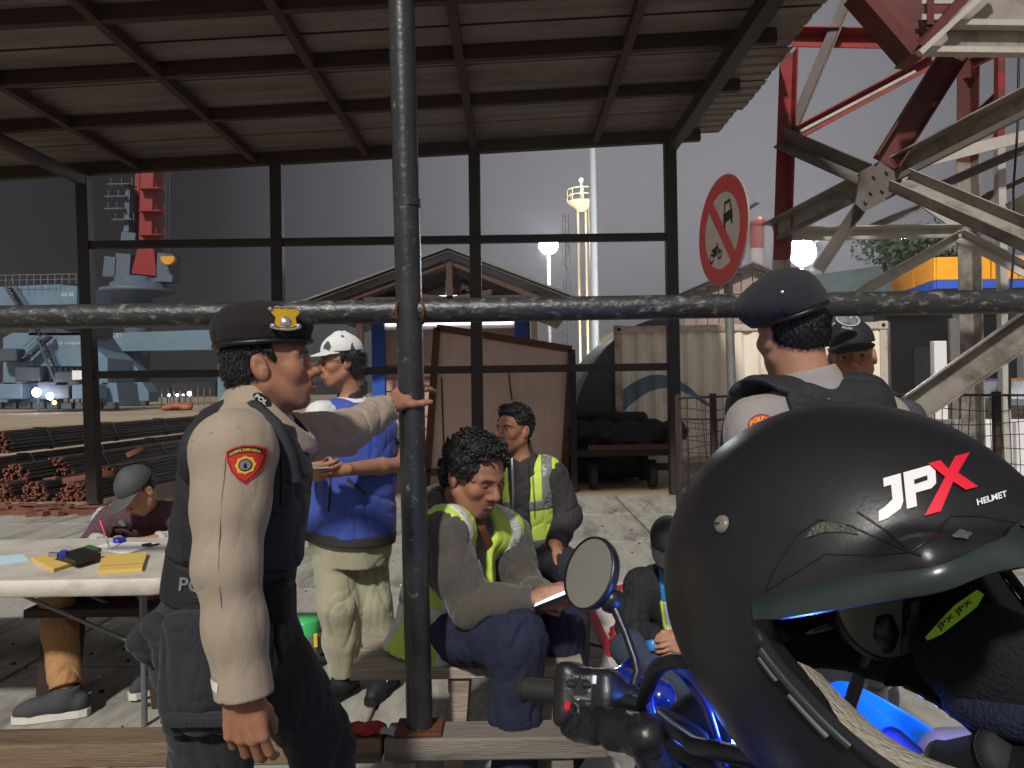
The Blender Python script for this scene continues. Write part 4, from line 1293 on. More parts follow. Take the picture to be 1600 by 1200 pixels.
for c, p, nme in ((c1_, 900, 'floodlight_beam'), (c2_, 420, 'floodlight_beam')):
    ld = bpy.data.lights.new(nme, 'SPOT'); ld.energy = p * 11; ld.spot_size = radians(165); ld.spot_blend = .5; ld.shadow_soft_size = .35; ld.color = (.95, .97, 1.0)
    lo = bpy.data.objects.new(nme, ld); COL.objects.link(lo); lo.location = tuple(c + A(0, -.45, 0)); lo.rotation_euler = (radians(68), 0, 0)
M_mastp = mat('pale mast paint', (206, 186, 150), .6, var=.1)
dm = 42
cm = thing('camera_mast', A(at(912, 600, dm)[0], dm, 0), 'slim pale mast with a railed platform and ladder, beside the tall light pole', 'mast')
tp = at(909, 318, dm); x = tp[0]
for dx in (-.22, .22): MB().tube([A(x + dx, dm, 0), A(x + dx, dm, tp[2])], .075, 8).build('post', M_mastp, cm)
for k in range(26): MB().box((x + .55, dm - .1, 1 + k * .42), (.32, .03, .03)).build('rung', M_mastp, cm)
for dx in (.38, .72): MB().tube([A(x + dx, dm - .1, .5), A(x + dx, dm - .1, tp[2])], .022, 6).build('ladder_rail', M_mastp, cm)
MB().lathe(A(x, dm, tp[2]), [(.1, -.5), (.75, 0), (.85, .06), (0, .06)], n=16).build('platform', M_mastp, cm)
for k in range(8):
    a = k * pi / 4; MB().tube([A(x + .8 * cos(a), dm + .8 * sin(a), tp[2]), A(x + .8 * cos(a), dm + .8 * sin(a), tp[2] + .75)], .03, 6).build('baluster', M_mastp, cm)
for zz in (.4, .75): MB().tube([A(x + .8 * cos(2 * pi * k / 20), dm + .8 * sin(2 * pi * k / 20), tp[2] + zz) for k in range(21)], .03, 6, caps=False).build('guard_rail', M_mastp, cm)
MB().tube([A(x, dm, tp[2]), A(x, dm, tp[2] + 1.3)], [.12, .06], 8).build('stem', M_mastp, cm)
MB().lathe(A(x, dm, tp[2] + 1.2), [(0, -.05), (.14, 0), (.17, .12), (.1, .25), (0, .28)], n=12).build('camera_dome', M_officew, cm)
M_pole = mat('pale pole', (150, 156, 158), .5, var=.08)
dpl = 30
q = at(925, 205, dpl); b = at(930, 600, dpl)
lp = thing('light_pole', A(b[0], dpl, 0), 'tall plain grey light pole rising out of sight beside the camera mast', 'pole')
MB().tube([A(b[0], dpl, 0), q, q + (q - A(b[0], dpl, 0)) * .25], [.19, .135, .12], 14).build('shaft', M_pole, lp)
MB().box(q + (q - A(b[0], dpl, 0)) * .25, (.9, .3, .16), bev=.04).build('lamp_head', M_lamp, lp)
dlt = 70
lt = thing('radio_mast', A(at(888, 600, dlt)[0], dlt, 0), 'faint thin lattice radio mast left of the camera mast', 'mast')
xc = at(888, 600, dlt)[0]; zt_ = at(888, 335, dlt)[2]
for dx, dy in ((-.5, -.3), (.5, -.3), (0, .5)): MB().bar(A(xc + dx, dlt + dy, 0), A(xc + dx * .5, dlt + dy * .5, zt_), .09, .09, up=(0, 1, 0)).build('leg', M_dst, lt)
B = MB()
for k in range(16):
    z0, z1 = zt_ * k / 16, zt_ * (k + 1) / 16; s_ = -1 if k % 2 else 1
    B.bar(A(xc - .5 * s_ * (1 - .5 * k / 16), dlt - .3, z0), A(xc + .5 * s_ * (1 - .5 * k / 16), dlt - .3, z1), .06)
o = B.build('lacing', M_dst, lt)
# ---- harbour cranes (left)
M_cr = mat('crane blue-grey', (98, 122, 140), .55, var=.12, scale=.25, dirt=(88, 108, 122), dscale=.4, damt=.5)
M_crd = mat('crane dark grey', (60, 66, 74), .6, var=.2, scale=.5)
M_crr = mat('crane red', (132, 26, 20), .5, var=.1, scale=.5)
M_cry = mat('crane yellow', (206, 148, 30), .5)
M_ltr = mat('white lettering', (206, 208, 206), .5)
dg = 72.0
g = thing('portal_crane', A(at(80, 600, dg)[0], dg, 0), 'pale blue harbour portal crane with stairs and railings, numbered GC 03', 'crane')
def gp_(px, py, d=dg): return at(px, py, d)
MB().prism([gp_(-90, 452), gp_(90, 444), gp_(90, 512), gp_(-90, 512)], A(0, 6, 0)).build('machine_house', M_cr, g)
MB().prism([gp_(90, 444), gp_(120, 447, dg - 1), gp_(120, 512, dg - 1), gp_(90, 512)], A(0, 6, 0)).build('machine_house', M_cr, g)
B = MB(); text_at(B, 'GC 03', gp_(105, 460, dg - 1.6), A(1, -.08, .0), A(0, 0, 1), w=1.15); B.build('number', M_ltr, g)
MB().prism([gp_(5, 528), gp_(20, 520), gp_(132, 520), gp_(150, 545), gp_(168, 560), gp_(168, 600), gp_(140, 600), gp_(140, 572), gp_(42, 572), gp_(42, 600), gp_(5, 600)], A(0, 5, 0)).build('portal', M_cr, g)
B = MB(); text_at(B, 'PORT OF TANJUNG', gp_(101, 537, dg - .05), A(1, 0, .0), A(0, 0, 1), w=3.55, h=.36); B.build('name', M_ltr, g)
MB().prism([gp_(45, 505), gp_(142, 505), gp_(142, 524), gp_(45, 524)], A(0, 4, 0)).build('neck', M_crd, g)
for px in (2, 35, 132, 160):
    MB().prism([gp_(px, 598), gp_(px + 22, 598), gp_(px + 26, 634), gp_(px - 4, 634)], A(0, 4, 0)).build('leg', M_cr, g)
for k in range(9):
    px = -2 + 22 * k
    w = MB().box(gp_(px, 634, dg - .3), (1.1, 1.0, .7), bev=.1); w.build('wheel_bogie', M_crd, g)
def stairs(x0, y0, x1, y1, n, d, par):
    a, b = at(x0, y0, d), at(x1, y1, d)
    for k in range(n): MB().box(a + (b - a) * (k + .5) / n, (.45, .8, .06)).build('step', M_crd, par)
    for dy in (-.4, .4):
        MB().bar(a + A(0, dy, 0), b + A(0, dy, 0), .08, .2).build('stringer', M_crd, par); MB().bar(a + A(0, dy, 1), b + A(0, dy, 1), .05, .05).build('handrail', M_crd, par)
stairs(12, 448, 50, 508, 12, dg - .8, g); stairs(40, 560, 78, 525, 9, dg - .8, g); stairs(62, 528, 92, 600, 12, dg - 1.2, g)
for k in range(12):
    a = gp_(-2 + 11 * k, 446 - .3 * k, dg - .9); MB().bar(a, a + A(0, 0, 1.0), .05, .05, up=(0, 1, 0)).build('baluster', M_galv, g)
MB().bar(gp_(-2, 430, dg - .9), gp_(119, 428, dg - .9), .05).build('guard_rail', M_galv, g); MB().bar(gp_(-2, 438, dg - .9), gp_(119, 436, dg - .9), .04).build('guard_rail', M_galv, g)
for (px, py, s_) in ((15, 555, 2.2), (50, 585, 2.4), (112, 592, 2.4), (90, 610, 3.0), (140, 612, 2.6), (20, 612, 2.6)):
    MB().box(gp_(px, py, dg - 1.0), (s_, 1.4, s_ * .55), bev=.08).build('cabinet', M_crd if px % 20 else M_cr, g)
MB().box(gp_(122, 586, dg - 2), (.95, .3, .85)).build('white_board', M_officew, g)
B = MB()
for k in range(10): B.bar(gp_(44 + 9 * k, 572, dg + 1), gp_(44 + 9 * k, 632, dg + 1), .12, .12, up=(0, 1, 0))
B.build('lattice', M_crd, g)
M_wl = mat('working lamp', (255, 255, 255), .3, emit=(225, 235, 255), estr=22); M_ol = mat('amber lamp', (255, 180, 60), .3, emit=(255, 190, 90), estr=7)
for (px, py, s_, m, lb) in ((57, 613, .42, M_wl, 'dazzling white work lamp at the foot of the portal crane'), (78, 619, .34, M_wl, 'second white work lamp right of the dazzling one by the crane'),
                            (85, 629, .20, M_ol, 'small amber work lamp low at the crane foot'), (296, 615, .26, M_wl, 'brightest of the far row of quay lamps'), (277, 617, .15, M_wl, 'quay lamp second from the brightest in the far row'),
                            (264, 617.5, .13, M_wl, 'far quay lamp left in the lamp row'), (286, 617, .09, M_wl, 'smallest far quay lamp, between two brighter ones')):
    dd = dg - 2.5 if px < 200 else 90
    c = at(px, py, dd); t = thing('quay_lamp', A(c[0], dd, 0), lb, 'lamp', 'work lamps on the quay')
    MB().lathe(c, [(0, -s_ * .8), (s_ * .7, -s_ * .5), (s_, 0), (0, s_ * .4)], (0, 1, 0), 14).build('lens', m, t)
    MB().bar(A(c[0], dd + .3, 0), c + A(0, .3, .1), .1, .1, up=(0, 1, 0)).build('post', M_crd, t)
# second crane: blue-grey girder and house
g2 = thing('girder_crane', A(at(270, 600, 105)[0], 105, 0), 'grey blue crane with a long horizontal girder behind the portal crane', 'crane')
MB().prism([at(156, 521, 104), at(420, 512, 104), at(420, 545, 104), at(156, 549, 104)], A(0, 4, 0)).build('girder', M_cr, g2)
MB().prism([at(160, 549, 104.5), at(190, 548, 104.5), at(216, 578, 104.5), at(216, 584, 104.5), at(166, 584, 104.5)], A(0, 3, 0)).build('leg_head', M_cr, g2)
MB().prism([at(340, 545, 104.5), at(362, 545, 104.5), at(362, 632, 104.5), at(340, 632, 104.5)], A(0, 3, 0)).build('leg', M_cr, g2)
MB().prism([at(168, 584, 104.5), at(192, 584, 104.5), at(195, 632, 104.5), at(162, 632, 104.5)], A(0, 3, 0)).build('leg', M_cr, g2)
B = MB(); text_at(B, 'GC 01', at(177, 524, 103.9), A(1, 0, 0), A(0, 0, 1), w=2.1); B.build('number', M_ltr, g2)
MB().prism([at(192, 605, 104), at(200, 597, 104), at(222, 597, 104), at(232, 612, 104), at(232, 628, 104), at(192, 628, 104)], A(0, 3, 0)).build('machine_house', M_cr, g2)
for k in range(6): MB().box(at(176 + 10 * k, 630, 103.5), (.8, 1, .7), bev=.1).build('wheel_bogie', M_crd, g2)
M_crg = mat('crane slate grey', (78, 90, 104), .6, var=.15, scale=.3)
# third crane: red tower on a slewing ring
d3 = 112.0
g3 = thing('slewing_crane', A(at(217, 600, d3)[0], d3, 0), 'tall harbour crane with a bright red tower on a round grey slewing base', 'crane')
c = at(215, 466, d3); k_ = d3 / FPX
MB().lathe(A(c[0], d3, c[2]), [(13 * k_, -20), (20 * k_, -2), (22 * k_, 0), (54 * k_, .6), (54 * k_, 1.2), (40 * k_, 1.4), (38 * k_, 2.2), (22 * k_, 2.3), (20 * k_, 3.2), (0, 3.2)], n=32).build('slewing_base', M_crg, g3)
MB().prism([at(204, 432, d3), at(246, 432, d3), at(246, 450, d3), at(200, 450, d3)], A(0, 3, 0)).build('base_block', M_crg, g3)
MB().prism([at(205, 427, d3 - .4), at(244, 431, d3 - .4), at(241, 395, d3 - .4), at(236, 380, d3 - .4), at(242, 200, d3 - .4), at(221, 200, d3 - .4), at(217, 380, d3 - .4)], A(0, 3, 0)).build('tower_leg', M_crr, g3)
MB().prism([at(213, 200, d3 + 2), at(219, 200, d3 + 2), at(216, 390, d3 + 2), at(208, 390, d3 + 2)], A(0, 2, 0)).build('tower_leg', M_crr, g3)
for y in (297, 332, 369):
    MB().box(at(240, y, d3 - .5), (3.4, 2.5, .15)).build('landing', M_crr, g3)
    for dx in (-1.2, .4, 1.6): MB().bar(at(240, y, d3 - 1.6) + A(dx, 0, 0), at(240, y, d3 - 1.6) + A(dx, 0, 1.1), .08, .08, up=(0, 1, 0)).build('baluster', M_crr, g3)
for (x0, x1, y0, y1) in ((181, 204, 395, 438), (246, 271, 395, 440), (163, 182, 400, 432), (190, 212, 362, 382), (196, 203, 290, 362)):
    MB().prism([at(x0, y0, d3 - .2), at(x1, y0 + 2, d3 - .2), at(x1 - 2, y1, d3 - .2), at(x0 - 3, y1, d3 - .2)], A(0, 2.5, 0)).build('machinery_box', M_crg, g3)
for (px, py, w) in ((190, 290, 3.5), (185, 309, 3.2), (183, 328, 3.0), (195, 345, 3.0)):
    MB().box(at(px, py, d3), (w, 2, .15)).build('landing', M_crg, g3)
    for dx in (-1, 0, 1): MB().bar(at(px, py, d3 - 1) + A(dx * w * .45, 0, 0), at(px, py, d3 - 1) + A(dx * w * .45, 0, 1.2), .09, .09, up=(0, 1, 0)).build('baluster', M_crg, g3)
hk = MB().prism([at(251, 400, d3 - 2), at(272, 400, d3 - 2), at(272, 407, d3 - 2), at(265, 413, d3 - 2), at(258, 413, d3 - 2), at(251, 407, d3 - 2)], A(0, .8, 0)).build('hook_block', M_cry, g3)
MB().tube([at(261, 413, d3 - 1.6), at(262, 420, d3 - 1.6), at(259, 423, d3 - 1.6)], .14, 6).build('hook', M_galv, hk)
for px in (259, 264): MB().tube([at(px, 400, d3 - 1.6), at(px + 2, 200, d3 - 1.6)], .07, 5).build('wire_rope', M_crd, g3)
# far fence of posts and a pile of orange goods at the quay edge
fp = thing('post_fence', A(at(285, 630, 88)[0], 88, 0), 'distant row of thin pale fence posts along the quay', 'fence')
for k in range(9):
    q = at(252 + 9.5 * k, 606, 88); MB().bar(A(q[0], 88, 0), q, .10, .10, up=(0, 1, 0)).build('post', M_galv, fp)
M_org = mat('orange goods', (150, 92, 66), .7, var=.3, scale=1)
S = SDF()
for k in range(7):
    q = at(262 + 5 * k, 634, 70); S.ell(A(q[0], 70 + .4 * (k % 3), .25 + .15 * (k % 2)), (.55, .6, .35), .15)
solid('goods_pile', S, .12, M_org, base=(at(275, 634, 70)[0], 70, 0), label='low orange heap of goods far out on the yard', category='heap')
# dark far shore so that the horizon closes
M_far = mat('far buildings', (46, 44, 46), .9, var=.3, scale=.05)
fb = MB(); x = -420
r_ = random.Random(4)
while x < 520:
    w = r_.uniform(20, 50); fb.box((x + w / 2, 470 + r_.uniform(0, 40), 3.0), (w, 14, r_.uniform(7, 15))); x += w + r_.uniform(2, 12)
o = fb.build('far_skyline', M_far, base=(0, 430, 0), kind='stuff', label='dark row of low harbour buildings far along the horizon', category='skyline')

# ---- rebar bundles on the yard (left)
M_rebar = mat('rebar steel', (70, 66, 62), .55, .4, var=.25, scale=3, stretch=(.3, 4, 4), bump=.3, bscale=30)
M_rend = mat('rusty cut ends', (122, 76, 60), .9, var=.35, scale=25, bump=.4, bscale=60)
dirv = unit(A(.06, 1.0, 0)); side = A(-dirv[1], dirv[0], 0)
def bundle(px, py, d, wid, hgt, L, label, seed):
    r_ = random.Random(seed); c = at(px, py, d); rb = .0165
    t = thing('rebar_bundle', A(c[0], c[1], max(0, c[2] - hgt / 2)), label, 'rebar bundle', 'bundles of steel bars in the pile')
    B = MB(); E = MB(); rows = int(hgt / (rb * 1.75))
    for j in range(rows):
        v = -hgt / 2 + (j + .5) * rb * 1.75; f = j / max(1, rows - 1); w = wid * (1 - .62 * f ** 1.6); n = max(3, int(w / (rb * 2.02)))
        for i in range(n):
            u = (i - (n - 1) / 2) * rb * 2.02 + r_.uniform(-.006, .006); a = c + side * u + A(0, 0, v + r_.uniform(-.006, .006)) - dirv * r_.uniform(0, .16)
            if j >= rows - 2 or i < 2 or i > n - 3: B.tube([a, a + dirv * L * .5 + A(r_.uniform(-.02, .02), 0, 0), a + dirv * L], rb, 5, caps=False)
            else: B.tube([a, a + dirv * .3], rb, 5, caps=False)
            E.lathe(a - dirv * .004, [(0, -.002), (rb * 1.0, .0), (rb * 1.05, .05)], dirv, 6, False)
    B.build('bars', M_rebar, t)['kind'] = 'stuff'; E.build('cut_ends', M_rend, t)['kind'] = 'stuff'
    for k in range(4):
        q = c + dirv * (.9 + k * 1.9)
        MB().tube([q + side * s_ * wid + A(0, 0, z_ * hgt) for s_, z_ in ((-.5, -.5), (-.46, -.1), (-.25, .5), (.25, .5), (.46, -.1), (.5, -.5), (-.5, -.5))], .012, 5, caps=False).build('wire_tie', M_black, t)
rb_ = [(121, 775, 10.55, .62, .42, 'front bundle of steel bars, right of three rusty ends by the shed post'), (60, 776, 10.6, .56, .44, 'front bundle of steel bars with a triangular rusty end, middle of three'),
       (5, 778, 10.65, .60, .44, 'front bundle of steel bars at the frame edge, left of three rusty ends'), (30, 742, 11.1, .50, .36, 'upper bundle of steel bars with a rusty end lying behind the front three'),
       (-28, 735, 11.3, .46, .36, 'upper bundle of steel bars cut off by the left edge of the photo'), (2, 690, 11.9, .46, .36, 'topmost bundle of steel bars at the back of the pile'),
       (92, 728, 11.8, .55, .30, 'steel bar bundle lying between the rusty battens, behind the shed post'), (165, 745, 11.5, .6, .36, 'right-hand steel bar bundle running behind the man in the grey cap')]
for k, (px, py, d, wd, hg, lb) in enumerate(rb_): bundle(px, py, d, wd, hg, 11.0, lb, k)
for k, (px0, py0, px1, py1, d, lb) in enumerate(((70, 752, 90, 749, 10.9, 'short rusty offcut wedged between the bar bundles'), (100, 752, 182, 738, 10.9, 'long orange rusty batten laid on the bar bundles'), (200, 712, 226, 700, 12.0, 'small reddish timber block up on the bar pile'))):
    a, b = at(px0, py0, d), at(px1, py1, d); o = MB().bar(a, b, .10, .09, bev=.01); o.build('batten', M_rend, base=a, label=lb, category='batten')
sk = MB(); r_ = random.Random(2)
for k in range(60):
    q = on_ground(r_.uniform(-40, 160), r_.uniform(792, 806)); sk.box(q + A(0, 0, .03), (r_.uniform(.08, .3), .08, .06), rotz(r_.uniform(-.6, .6)))
sk.build('scrap', M_rend, base=(-6, 10, 0), kind='stuff', label='rusty scrap scattered on the ground before the bar bundles', category='scrap')

# ================================================================== PEOPLE
SK1 = lin((150, 105, 80)); SK2 = lin((168, 122, 95)); SK3 = lin((140, 92, 66)); SK4 = lin((150, 100, 72))
M_skin = mat('skin', (150, 100, 70), 0.52, vcol=True, var=0.13, scale=55, bump=0.22, bscale=420, sss=0.06, spec=0.35)
M_hair = mat('black hair', (18, 16, 16), 0.45, var=0.4, scale=60, bump=0.8, bscale=160, stretch=(1, 1, .4))
M_khaki = mat('khaki uniform cloth', (152, 138, 120), 0.85, var=0.06, scale=20, bump=0.25, bscale=380, sheen=0.1, wrinkle=.16, wscale=9)
M_khakig = mat('grey khaki uniform cloth', (140, 134, 128), 0.85, var=0.06, scale=20, bump=0.25, bscale=380, sheen=0.1, wrinkle=.16, wscale=9)
M_vest = mat('black ballistic vest', (27, 28, 32), 0.72, var=0.15, scale=14, bump=0.3, bscale=300)
M_vest2 = mat('black vest webbing', (20, 21, 24), 0.7, var=0.15, scale=20, bump=0.4, bscale=200)
M_navy = mat('dark navy cargo cloth', (29, 32, 39), 0.85, var=0.10, scale=12, bump=0.25, bscale=340, sheen=0.1, wrinkle=.35)
M_beret = mat('dark brown felt', (20, 16, 16), 0.95, var=0.2, scale=30, bump=0.4, bscale=260, sheen=0.03)
M_bandl = mat('beret leather band', (14, 13, 14), 0.4)
M_gold = mat('gold badge metal', (214, 170, 50), 0.28, 0.9, var=.1); M_silv = mat('silver badge metal', (196, 196, 204), 0.25, 0.9, var=.1)
M_pred = mat('patch red', (196, 44, 40), 0.8, var=.06, bump=.3, bscale=300); M_pyel = mat('patch yellow', (222, 182, 60), 0.7, var=.05); M_pblk = mat('patch black', (26, 24, 26), 0.8)
M_pwht = mat('patch white', (214, 212, 208), 0.7); M_pgry = mat('patch grey', (130, 132, 146), 0.6)
M_boot = mat('black boot leather', (20, 20, 22), 0.45, var=.2, bump=.2); M_solek = mat('black sole', (14, 14, 14), .8); M_solew = mat('white sole', (206, 202, 192), .6, var=.1)
Z3 = np.array([0, 0, 1.0])
def hide_far(keeps):
    """mask of skin vertices well away from the bare head and hands"""
    def f(P):
        m = np.ones(len(P), bool)
        for c, r in keeps: m &= ((P - c) ** 2).sum(1) > r * r
        return m
    return f
def skin_body(person, S, J, M, s, skin, h, keeps, name='body', stub=0.0, hairline=None, brow=1.0, lip=(0.75, .45, .42)):
    return solid(name, S, h, M_skin, person, head_paint(J['head'], M, s, skin, stub=stub, hairline=hairline, brow=brow, lip=lip), 1, hide=hide_far(keeps))
def bent(a, b, up, h):
    return (a + b) / 2 + unit(up) * h
def cap_hat(parent, C, M, s, m_crown, m_brim, yaw=0.0, tilt=0.0, lift=0.0, brim_len=0.075, droop=3.2, paint=None, name='cap', h=0.004, brimw=.078):
    """peaked cap on a head frame"""
    R = M @ rotz(yaw) @ np.array([[1, 0, 0], [0, cos(tilt), -sin(tilt)], [0, sin(tilt), cos(tilt)]])
    S = SDF(); S.setf(C, R, s)
    z0 = 0.048 + lift
    S.ell((0, -0.010, z0), (0.083, 0.105, 0.088), .01)
    S.cap((0, -.02, z0 + .075), (0, 0.0, z0 + .078), .018, .018, .03)
    S.half((0, 0, z0 - .006), (0, 0, -1))
    S.ell((0, -0.010, z0 - .02), (0.077, 0.099, 0.090), .002, 's')
    S.setf()
    o = solid(name, S, h, m_crown, parent, (lambda P: paint(((P - C) @ R) / s)) if paint else None)
    B = SDF(); B.setf(C, R, s)
    def bf(P):
        x, y, z = P[:, 0], P[:, 1], P[:, 2]
        zc = z0 + .004 - droop * x * x - .28 * np.maximum(y - .07, 0)
        slab = np.abs(z - zc) - .0028
        e = np.sqrt((x / brimw) ** 2 + ((y - .062) / (brim_len + .032)) ** 2)
        out = (e - 1) * .07
        inn = .080 - np.sqrt((x * 1.18) ** 2 + (y + .012) ** 2)
        return np.maximum(np.maximum(slab, out), np.maximum(inn, .02 - y))
    B.fn(bf, (0, .09, z0 - .02), .14)
    B.setf()
    br = solid('brim', B, h * .7, m_brim, o)
    bt = MB().lathe(C + R @ A(0, -.012, z0 + .089) * s, [(0, .006), (.008, .004), (.010, 0)], R[:, 2], 10).build('button', m_crown if not isinstance(m_crown, list) else m_crown[0], o)
    return o, R
def beret(parent, C, M, s, slump, m=None, h=0.0035, lean=0.0, lift=0.0):
    """felt beret: level band, soft crown pulled to the side given by slump (local x, y)"""
    S = SDF(); S.setf(C, M, s)
    a = lean
    S.ell((0, -0.010, 0.060), (0.085, 0.105, 0.030), .01)
    S.ell((slump[0] * .25, -0.006 + slump[1] * .25, 0.083), (0.092, 0.108, 0.034 + lift), .02)
    S.ell((slump[0], -0.008 + slump[1], 0.096 - .1 * abs(slump[0])), (0.080, 0.096, 0.034 + lift), .03)
    S.ell((0, -0.03, 0.108), (0.060, 0.072, 0.030 + lift), .03)
    S.half((0, 0, 0.044), (0, 0, -1), .004)
    S.ell((0, -0.012, 0.036), (0.0755, 0.0975, 0.0845), .002, 's')
    S.folds(.004, (16, 16, 16), R=M)
    S.setf()
    o = solid('beret', S, h, m or M_beret, parent)
    pts = [C + M @ (A(.0825 * cos(t), -.010 + .1045 * sin(t), .049) * s) for t in np.linspace(0, 2 * pi, 49)]
    MB().tube(pts, .0062 * s, 8, caps=False).build('band', M_bandl, o)
    return o, S

def strands(parent, HS, C, M, s, n, seed, ln=.010, test=None, lift=.0, w=.0009, comb=(0, -.6, -.5)):
    """short hairs standing off a hair solid, as thin blades"""
    r_ = np.random.RandomState(seed); D = r_.randn(n * 4, 3); D /= np.linalg.norm(D, axis=1)[:, None]
    q = D * A(.1, .12, .11) + A(0, -.015, .03)
    D = D[test(q)][:n]
    O = C + (A(0, -.015, .03) + D * .17) @ M.T * s; T = (C + M @ (A(0, -.015, .03) * s)) - O
    W = HS.march(O, T, .3, lift, 50)
    N = D @ M.T; c_ = M @ unit(comb); V = []; F = []
    for i in range(len(W)):
        g = unit(N[i] * .6 + c_ * .9 + r_.randn(3) * .35); x = unit(np.cross(g, N[i])); k = ln * r_.uniform(.6, 1.3)
        V += [W[i] - x * w - N[i] * .001, W[i] + x * w - N[i] * .001, W[i] + g * k * .6 + x * w * .6 + N[i] * .001, W[i] + g * k + N[i] * .0005, W[i] + g * k * .6 - x * w * .6 + N[i] * .001]
        F.append((5 * i, 5 * i + 1, 5 * i + 2, 5 * i + 3, 5 * i + 4))
    o = link('hair_strands', np_mesh('hair_strands', np.array(V) - wloc(parent), F, True), M_hair, parent); o['kind'] = 'stuff'; return o
# ------------------------------------------------------------------ officer on the left, hand on the post
d0 = 1.75
o1 = thing('person', A(at(365, 1000, d0)[0], d0, 0), 'officer in khaki shirt, black vest and dark beret, resting one hand on the pipe post', 'person')
fw = unit(A(.975, .22, 0))
J = {'pelvis': at(352, 975, 1.77), 'neck': at(402, 640, 1.76)}
J['trunk'] = frame(fw, unit(J['neck'] - J['pelvis'])); J['trunk'] = np.stack([unit(np.cross(fw, J['neck'] - J['pelvis'])), np.cross(unit(J['neck'] - J['pelvis']), unit(np.cross(fw, J['neck'] - J['pelvis']))), unit(J['neck'] - J['pelvis'])], 1)
J['sh_r'] = at(362, 702, 1.575); J['el_r'] = at(354, 885, 1.515); J['wr_r'] = at(380, 1068, 1.505)
J['sh_l'] = at(436, 688, 1.93); J['el_l'] = at(535, 678, 2.16); J['wr_l'] = at(611, 634, 2.345)
J['hip_r'] = at(335, 985, 1.68); J['hip_l'] = at(395, 985, 1.86)
J['kn_r'] = A(at(325, 1270, 1.66)[0], 1.66, .50); J['an_r'] = A(J['kn_r'][0] - .05, 1.68, .09); J['toe_r'] = J['an_r'] + A(.15, .03, -.05)
J['kn_l'] = A(at(500, 1260, 1.95)[0], 1.95, .54); J['an_l'] = A(J['kn_l'][0] + .02, 1.95, .09); J['toe_l'] = J['an_l'] + A(.15, .03, -.05)
pt = radians(7)
J['head'] = at(421, 571, 1.755); hf = unit(A(.985, .17, .12)); HM = frame(hf)
s1 = 0.95
S = SDF()
body_core(S, J, .95)
add_head(S, J['head'], HM, s1, smile=1.0, nose=1.12, jaw=1.06, neck_to=J['neck'] + A(0, 0, -.02), neck_r=.060, lips=1.15)
S.setf()
add_hand.side = -1.0
add_hand(S, J['wr_r'] + A(-.002, 0, -.012), unit(A(.10, .0, -1)), A(1, .1, .12), 1.1, curl=(.42, .50, .56, .64), spread=.07, thumb=(.35, .55, .35))
S.cap(J['wr_r'] + A(-.004, 0, .06), J['wr_r'], .034, .0265, .01)
add_hand.side = 1.0
hd = unit(pole_b * 0 + A(.62, .55, .35)); 
wl_ = J['wr_l']
add_hand(S, wl_, unit(A(.45, .45, .42)), unit(A(.88, -.35, -.25)), 1.0, curl=(.32, .38, .42, .5), spread=.12, thumb=(.75, .10, .05))
hl = lambda q: np.clip((q[:, 2] - (.058 + .0 * q[:, 1])) / .006, 0, 1) * 0
def hair_short(q):
    """close-cropped sides fading into the skin"""
    x, y, z = q[:, 0], q[:, 1], q[:, 2]
    edge = np.where(y > -.005, .012 + 1.1 * np.maximum(y - .0, 0), -.050 - .15 * (y + .03))
    side = (z - edge) / .012
    front = (.052 - y) / .008
    n = vnoise(q * 220) * .5
    return np.clip(np.minimum(side, front) - n, 0, .93) * ((np.abs(x) > .03) | (y < 0)) * (np.abs(x) < .0715)
b1 = skin_body(o1, S, J, HM, s1, SK1, .0034, [(J['head'], .26), (J['wr_r'], .24), (J['wr_l'], .24)], hairline=hair_short, stub=.5)
add_eyes(J['head'], HM, s1, o1, gaze=(-.1, 1, .0))
H = SDF(); H.setf(J['head'], HM, s1)
H.ell((0, -0.020, 0.030), (0.0795, 0.094, 0.086), .01)
H.ell((0, -0.050, -0.020), (0.064, 0.060, 0.045), .03)
for e_ in (-1, 1): H.cap((e_ * .073, .012, .03), (e_ * .072, .022, .012), .010, .006, .015)
H.half((0, 0, .052), (0, 0, 1)); H.half((0, .036, .03), (0, .97, -.2)); H.half((0, -.03, -.052), (0, .55, -.8), .01)
for e_ in (-1, 1): H.ell((e_ * .082, -.006, -.012), (.03, .026, .042), .006, 's')
H.folds(.006, (90, 90, 60), R=HM); H.setf()
hr = solid('hair', H, .0035, M_hair, o1)
strands(hr, H, J['head'], HM, s1, 2600, 1, .0065, lambda q: (q[:, 2] < .05) & (q[:, 1] < .03) & (q[:, 2] > -.07))
bo, bS = beret(o1, J['head'], HM @ np.array([[1, 0, 0], [0, cos(-.06), -sin(-.06)], [0, sin(-.06), cos(-.06)]]), 1.05, (-.012, -.004), lift=.006)
# beret badge
bc = at(446, 500, 1.60)
ctr = bS.march(np.array([bc]), bc - A(0, 0, CAM_H), .4, .002)[0]
bn = unit(bS.normal(ctr) + A(.0, -.9, 0)); bd_ = -bn
bu = unit(np.cross(A(0, 0, 1), bn)); bv = np.cross(bn, bu)
ctr = ctr + bn * .005
w_ = .035
poly = [(-1, .85), (-.62, .72), (0, .92), (.62, .72), (1, .85), (.88, .45), (.62, .1), (.70, -.45), (.45, -.62), (0, -.72), (-.45, -.62), (-.70, -.45), (-.62, .1), (-.88, .45)]
bdg = MB().prism([ctr + bu * x * w_ + bv * y * w_ * .9 - bd_ * .004 for x, y in poly], bd_ * .008).build('badge', M_gold, bo)
for (x, y, r_) in ((-.92, .72, .17), (.92, .72, .17), (-.80, -.55, .2), (.80, -.55, .2)):
    MB().lathe(ctr + bu * x * w_ + bv * y * w_ * .9 - bd_ * .004, [(0, .006), (r_ * w_ * .7, .005), (r_ * w_, 0)], -bd_, 12).build('scroll', M_silv, bdg)
